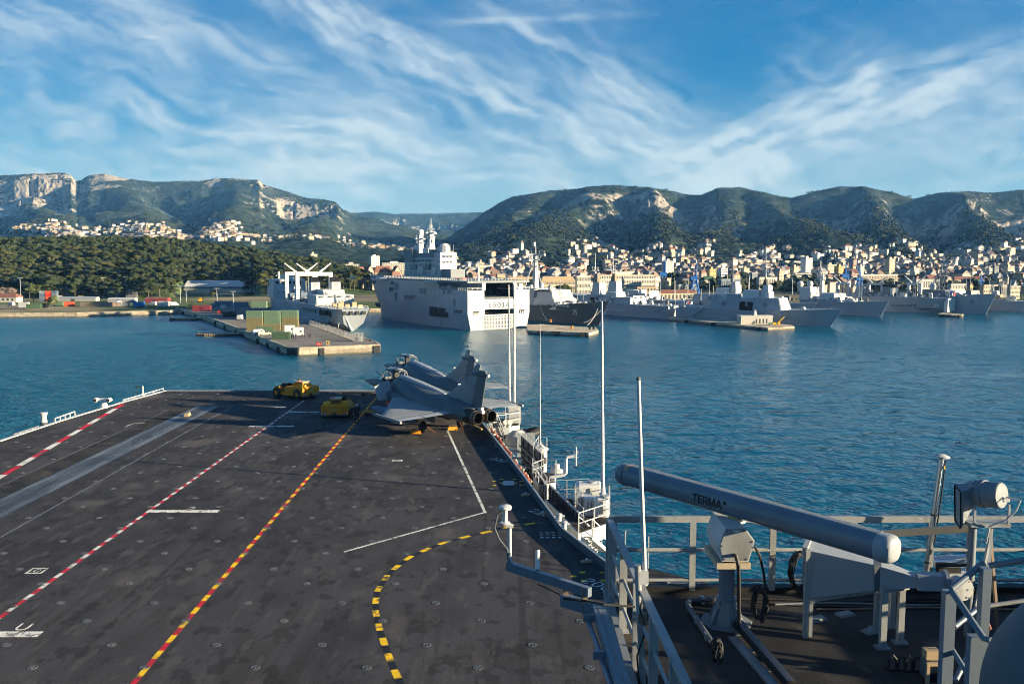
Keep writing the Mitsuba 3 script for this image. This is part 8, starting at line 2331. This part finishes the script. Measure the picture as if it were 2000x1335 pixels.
for q in (FP(1372, 1176), FP(1360, 1215), FP(1380, 1247)): part(t, 'clip', cbox(q + [0, 0, .05], (.05, .12, .1)), 'ship_pale')
t = thing('cable_bundle', 'black cable bundle hanging over the end of the bent floor pipe', 'cables')
coil(t, FP(1401, 1290) + [0, 0, .14], .05, .17, 6, .013, seed=8)
for k, (px_, py_) in enumerate(((1596, 1209), (1702, 1233), (1650, 1200))):
    c = FP(px_, py_)
    t = thing('deck_plate', ('small loose steel plate left on the gallery floor behind the horn frame', 'small loose steel plate between the frame legs on the floor', 'small loose steel plate in the middle of the gallery floor')[k], 'plate')
    put(t, place(box(-.14, .14, -.09, .09, .0, .035, tx=.02, ty=.02), c, .4), 'ship_mid')
t = thing('floor_cables', 'bundle of cables lying along the far kerb of the gallery', 'cables')
for k in range(5):
    part(t, 'cable', tube([[x, YF - .35 - .09 * k + .04 * math.sin(x * 2.1 + k * 1.7), FZ + .02] for x in np.linspace(3.6 + .3 * k, 8.5, 16)], .016, 6), ('rubber', 'rubber', 'ship_mid', 'rubber', 'brown')[k])

# ---- white whip on its rusty clamp pipe
t = thing('whip_aerial', 'tall white whip aerial clamped to a stained pipe at the left gallery rail', 'antenna', 'white whip aerials along the deck edge')
Yw = 11.2
part(t, 'pipe', tube([U(1256, 1345, Yw), U(1245, 1103, Yw)], .042, 12), 'gallery_paint', smooth=40)
part(t, 'rod', tube([U(1259, 1112, Yw + .05), U(1252, 920, Yw + .05), U(1247, 742, Yw + .05)], [.030, .028, .024], 10), 'white', smooth=40)
part(t, 'tip', lathe([(.026, 0), (.03, .01), (.03, .035), (.01, .045)], 10, U(1247, 742, Yw + .05)), 'ship_dark')
part(t, 'clamp', cbox(U(1257, 1125, Yw + .02), (.11, .12, .17)), 'ship_pale')
part(t, 'clamp', cbox(U(1254, 1205, Yw), (.11, .11, .12)), 'brown')
part(t, 'insulator', lathe([(.035, 0), (.05, .03), (.035, .06), (.05, .09), (.03, .13)], 10, U(1259.5, 1142, Yw + .05)), 'white')
part(t, 'cable', tube([U(1259, 1150, Yw), U(1250, 1190, Yw - .05), U(1262, 1230, Yw - .05), U(1244, 1280, Yw - .05), U(1250, 1345, Yw - .05)], .012, 6), 'rubber')

# ---- bracket arm with the mushroom aerial over the flight deck
t = thing('mushroom_aerial', 'white mushroom shaped aerial on a bent post over the flight deck', 'antenna')
zb_ = U(1150, 1152, 12.0)[2]
A0 = G(992, 1104, zb_); A1 = G(1152, 1156, zb_)
part(t, 'post', tube([A0 + [.03, 0, 0], U(995, 1030, A0[1])], .035, 10), 'ship_pale', smooth=40)
q = U(995, 1028, A0[1]); q2 = U(986, 1022, A0[1])
part(t, 'elbow', bar(q + [.05, 0, 0], q2 + [-.05, 0, .02], .06, .05), 'ship_pale')
part(t, 'stem', tube([q2, U(986.5, 994, A0[1])], .042, 10), 'white', smooth=40)
part(t, 'cap', lathe([(.03, -.02), (.085, .0), (.098, .025), (.085, .055), (.02, .07)], 20, U(987, 994, A0[1])), 'white', smooth=40)
part(t, 'flange', lathe([(.07, 0), (.08, .01), (.08, .025), (.04, .03)], 14, q2 + [0, 0, .0]), 'ship_pale')
part(t, 'cable', tube([U(984, 996, A0[1] - .04), U(972, 1005, A0[1] - .04), U(966, 1030, A0[1] - .04), U(975, 1052, A0[1] - .04), U(991, 1072, A0[1] - .04), U(992, 1090, A0[1] - .04), U(999, 1106, A0[1] - .04), U(1020, 1116, A0[1] - .05)], .013, 7), 'ship_dark')
k_ = thing('bracket_arm', 'blue grey steel arm reaching from the gallery over the flight deck', 'bracket')
part(k_, 'arm', bar(A0, A1, .085, .13, w2=.085), 'radar_paint')
part(k_, 'stub', tube([G(1050, 1112, zb_ + .06), U(1050, 1074, G(1050, 1112, zb_)[1])], .036, 10), 'white', smooth=40)
p = G(1105, 1140, zb_)
part(k_, 'hinge', bar(p + [0, 0, -.28], p + [0, 0, .06], .10, .07), 'brown')
p = G(1143, 1153, zb_)
part(k_, 'hinge', bar(p + [0, 0, -.28], p + [0, 0, .06], .10, .07), 'brown')
B0, B1 = G(1098, 1170, zb_ - .22), G(1172, 1192, zb_ - .22)
part(k_, 'lower_arm', bar(B0, B1, .10, .17), 'radar_paint')
part(k_, 'tie_wire', tube([G(1050, 1140, zb_ - .1), G(1105, 1165, zb_ - .2), B1], .010, 6), 'rubber')
C0 = B1 + [-.02, 0, 0]
C1 = G(1222, 1360, zb_ - .22)
part(k_, 'long_beam', bar(C0, C1, .16, .17), 'radar_paint')
part(k_, 'groove', bar(C0 + [0, 0, .088], C1 + [0, 0, .088], .05, .006), 'ship_mid')
part(k_, 'side_pipe', tube([G(1144, 1200, zb_ - .3), G(1168, 1265, zb_ - .3), G(1200, 1360, zb_ - .3)], .035, 10), 'radar_paint', smooth=40)
for f in (.08, .55):
    p = C0 + (C1 - C0) * f
    part(k_, 'clip', cbox(p + [-.10, 0, -.02], (.26, .05, .10)), 'radar_paint')
part(k_, 'cable', tube([G(1100, 1168, zb_ - .1), G(1140, 1172, zb_ - .12), U(1180, 1180, 11.5), U(1240, 1184, 11.6)], .016, 7), 'rubber')
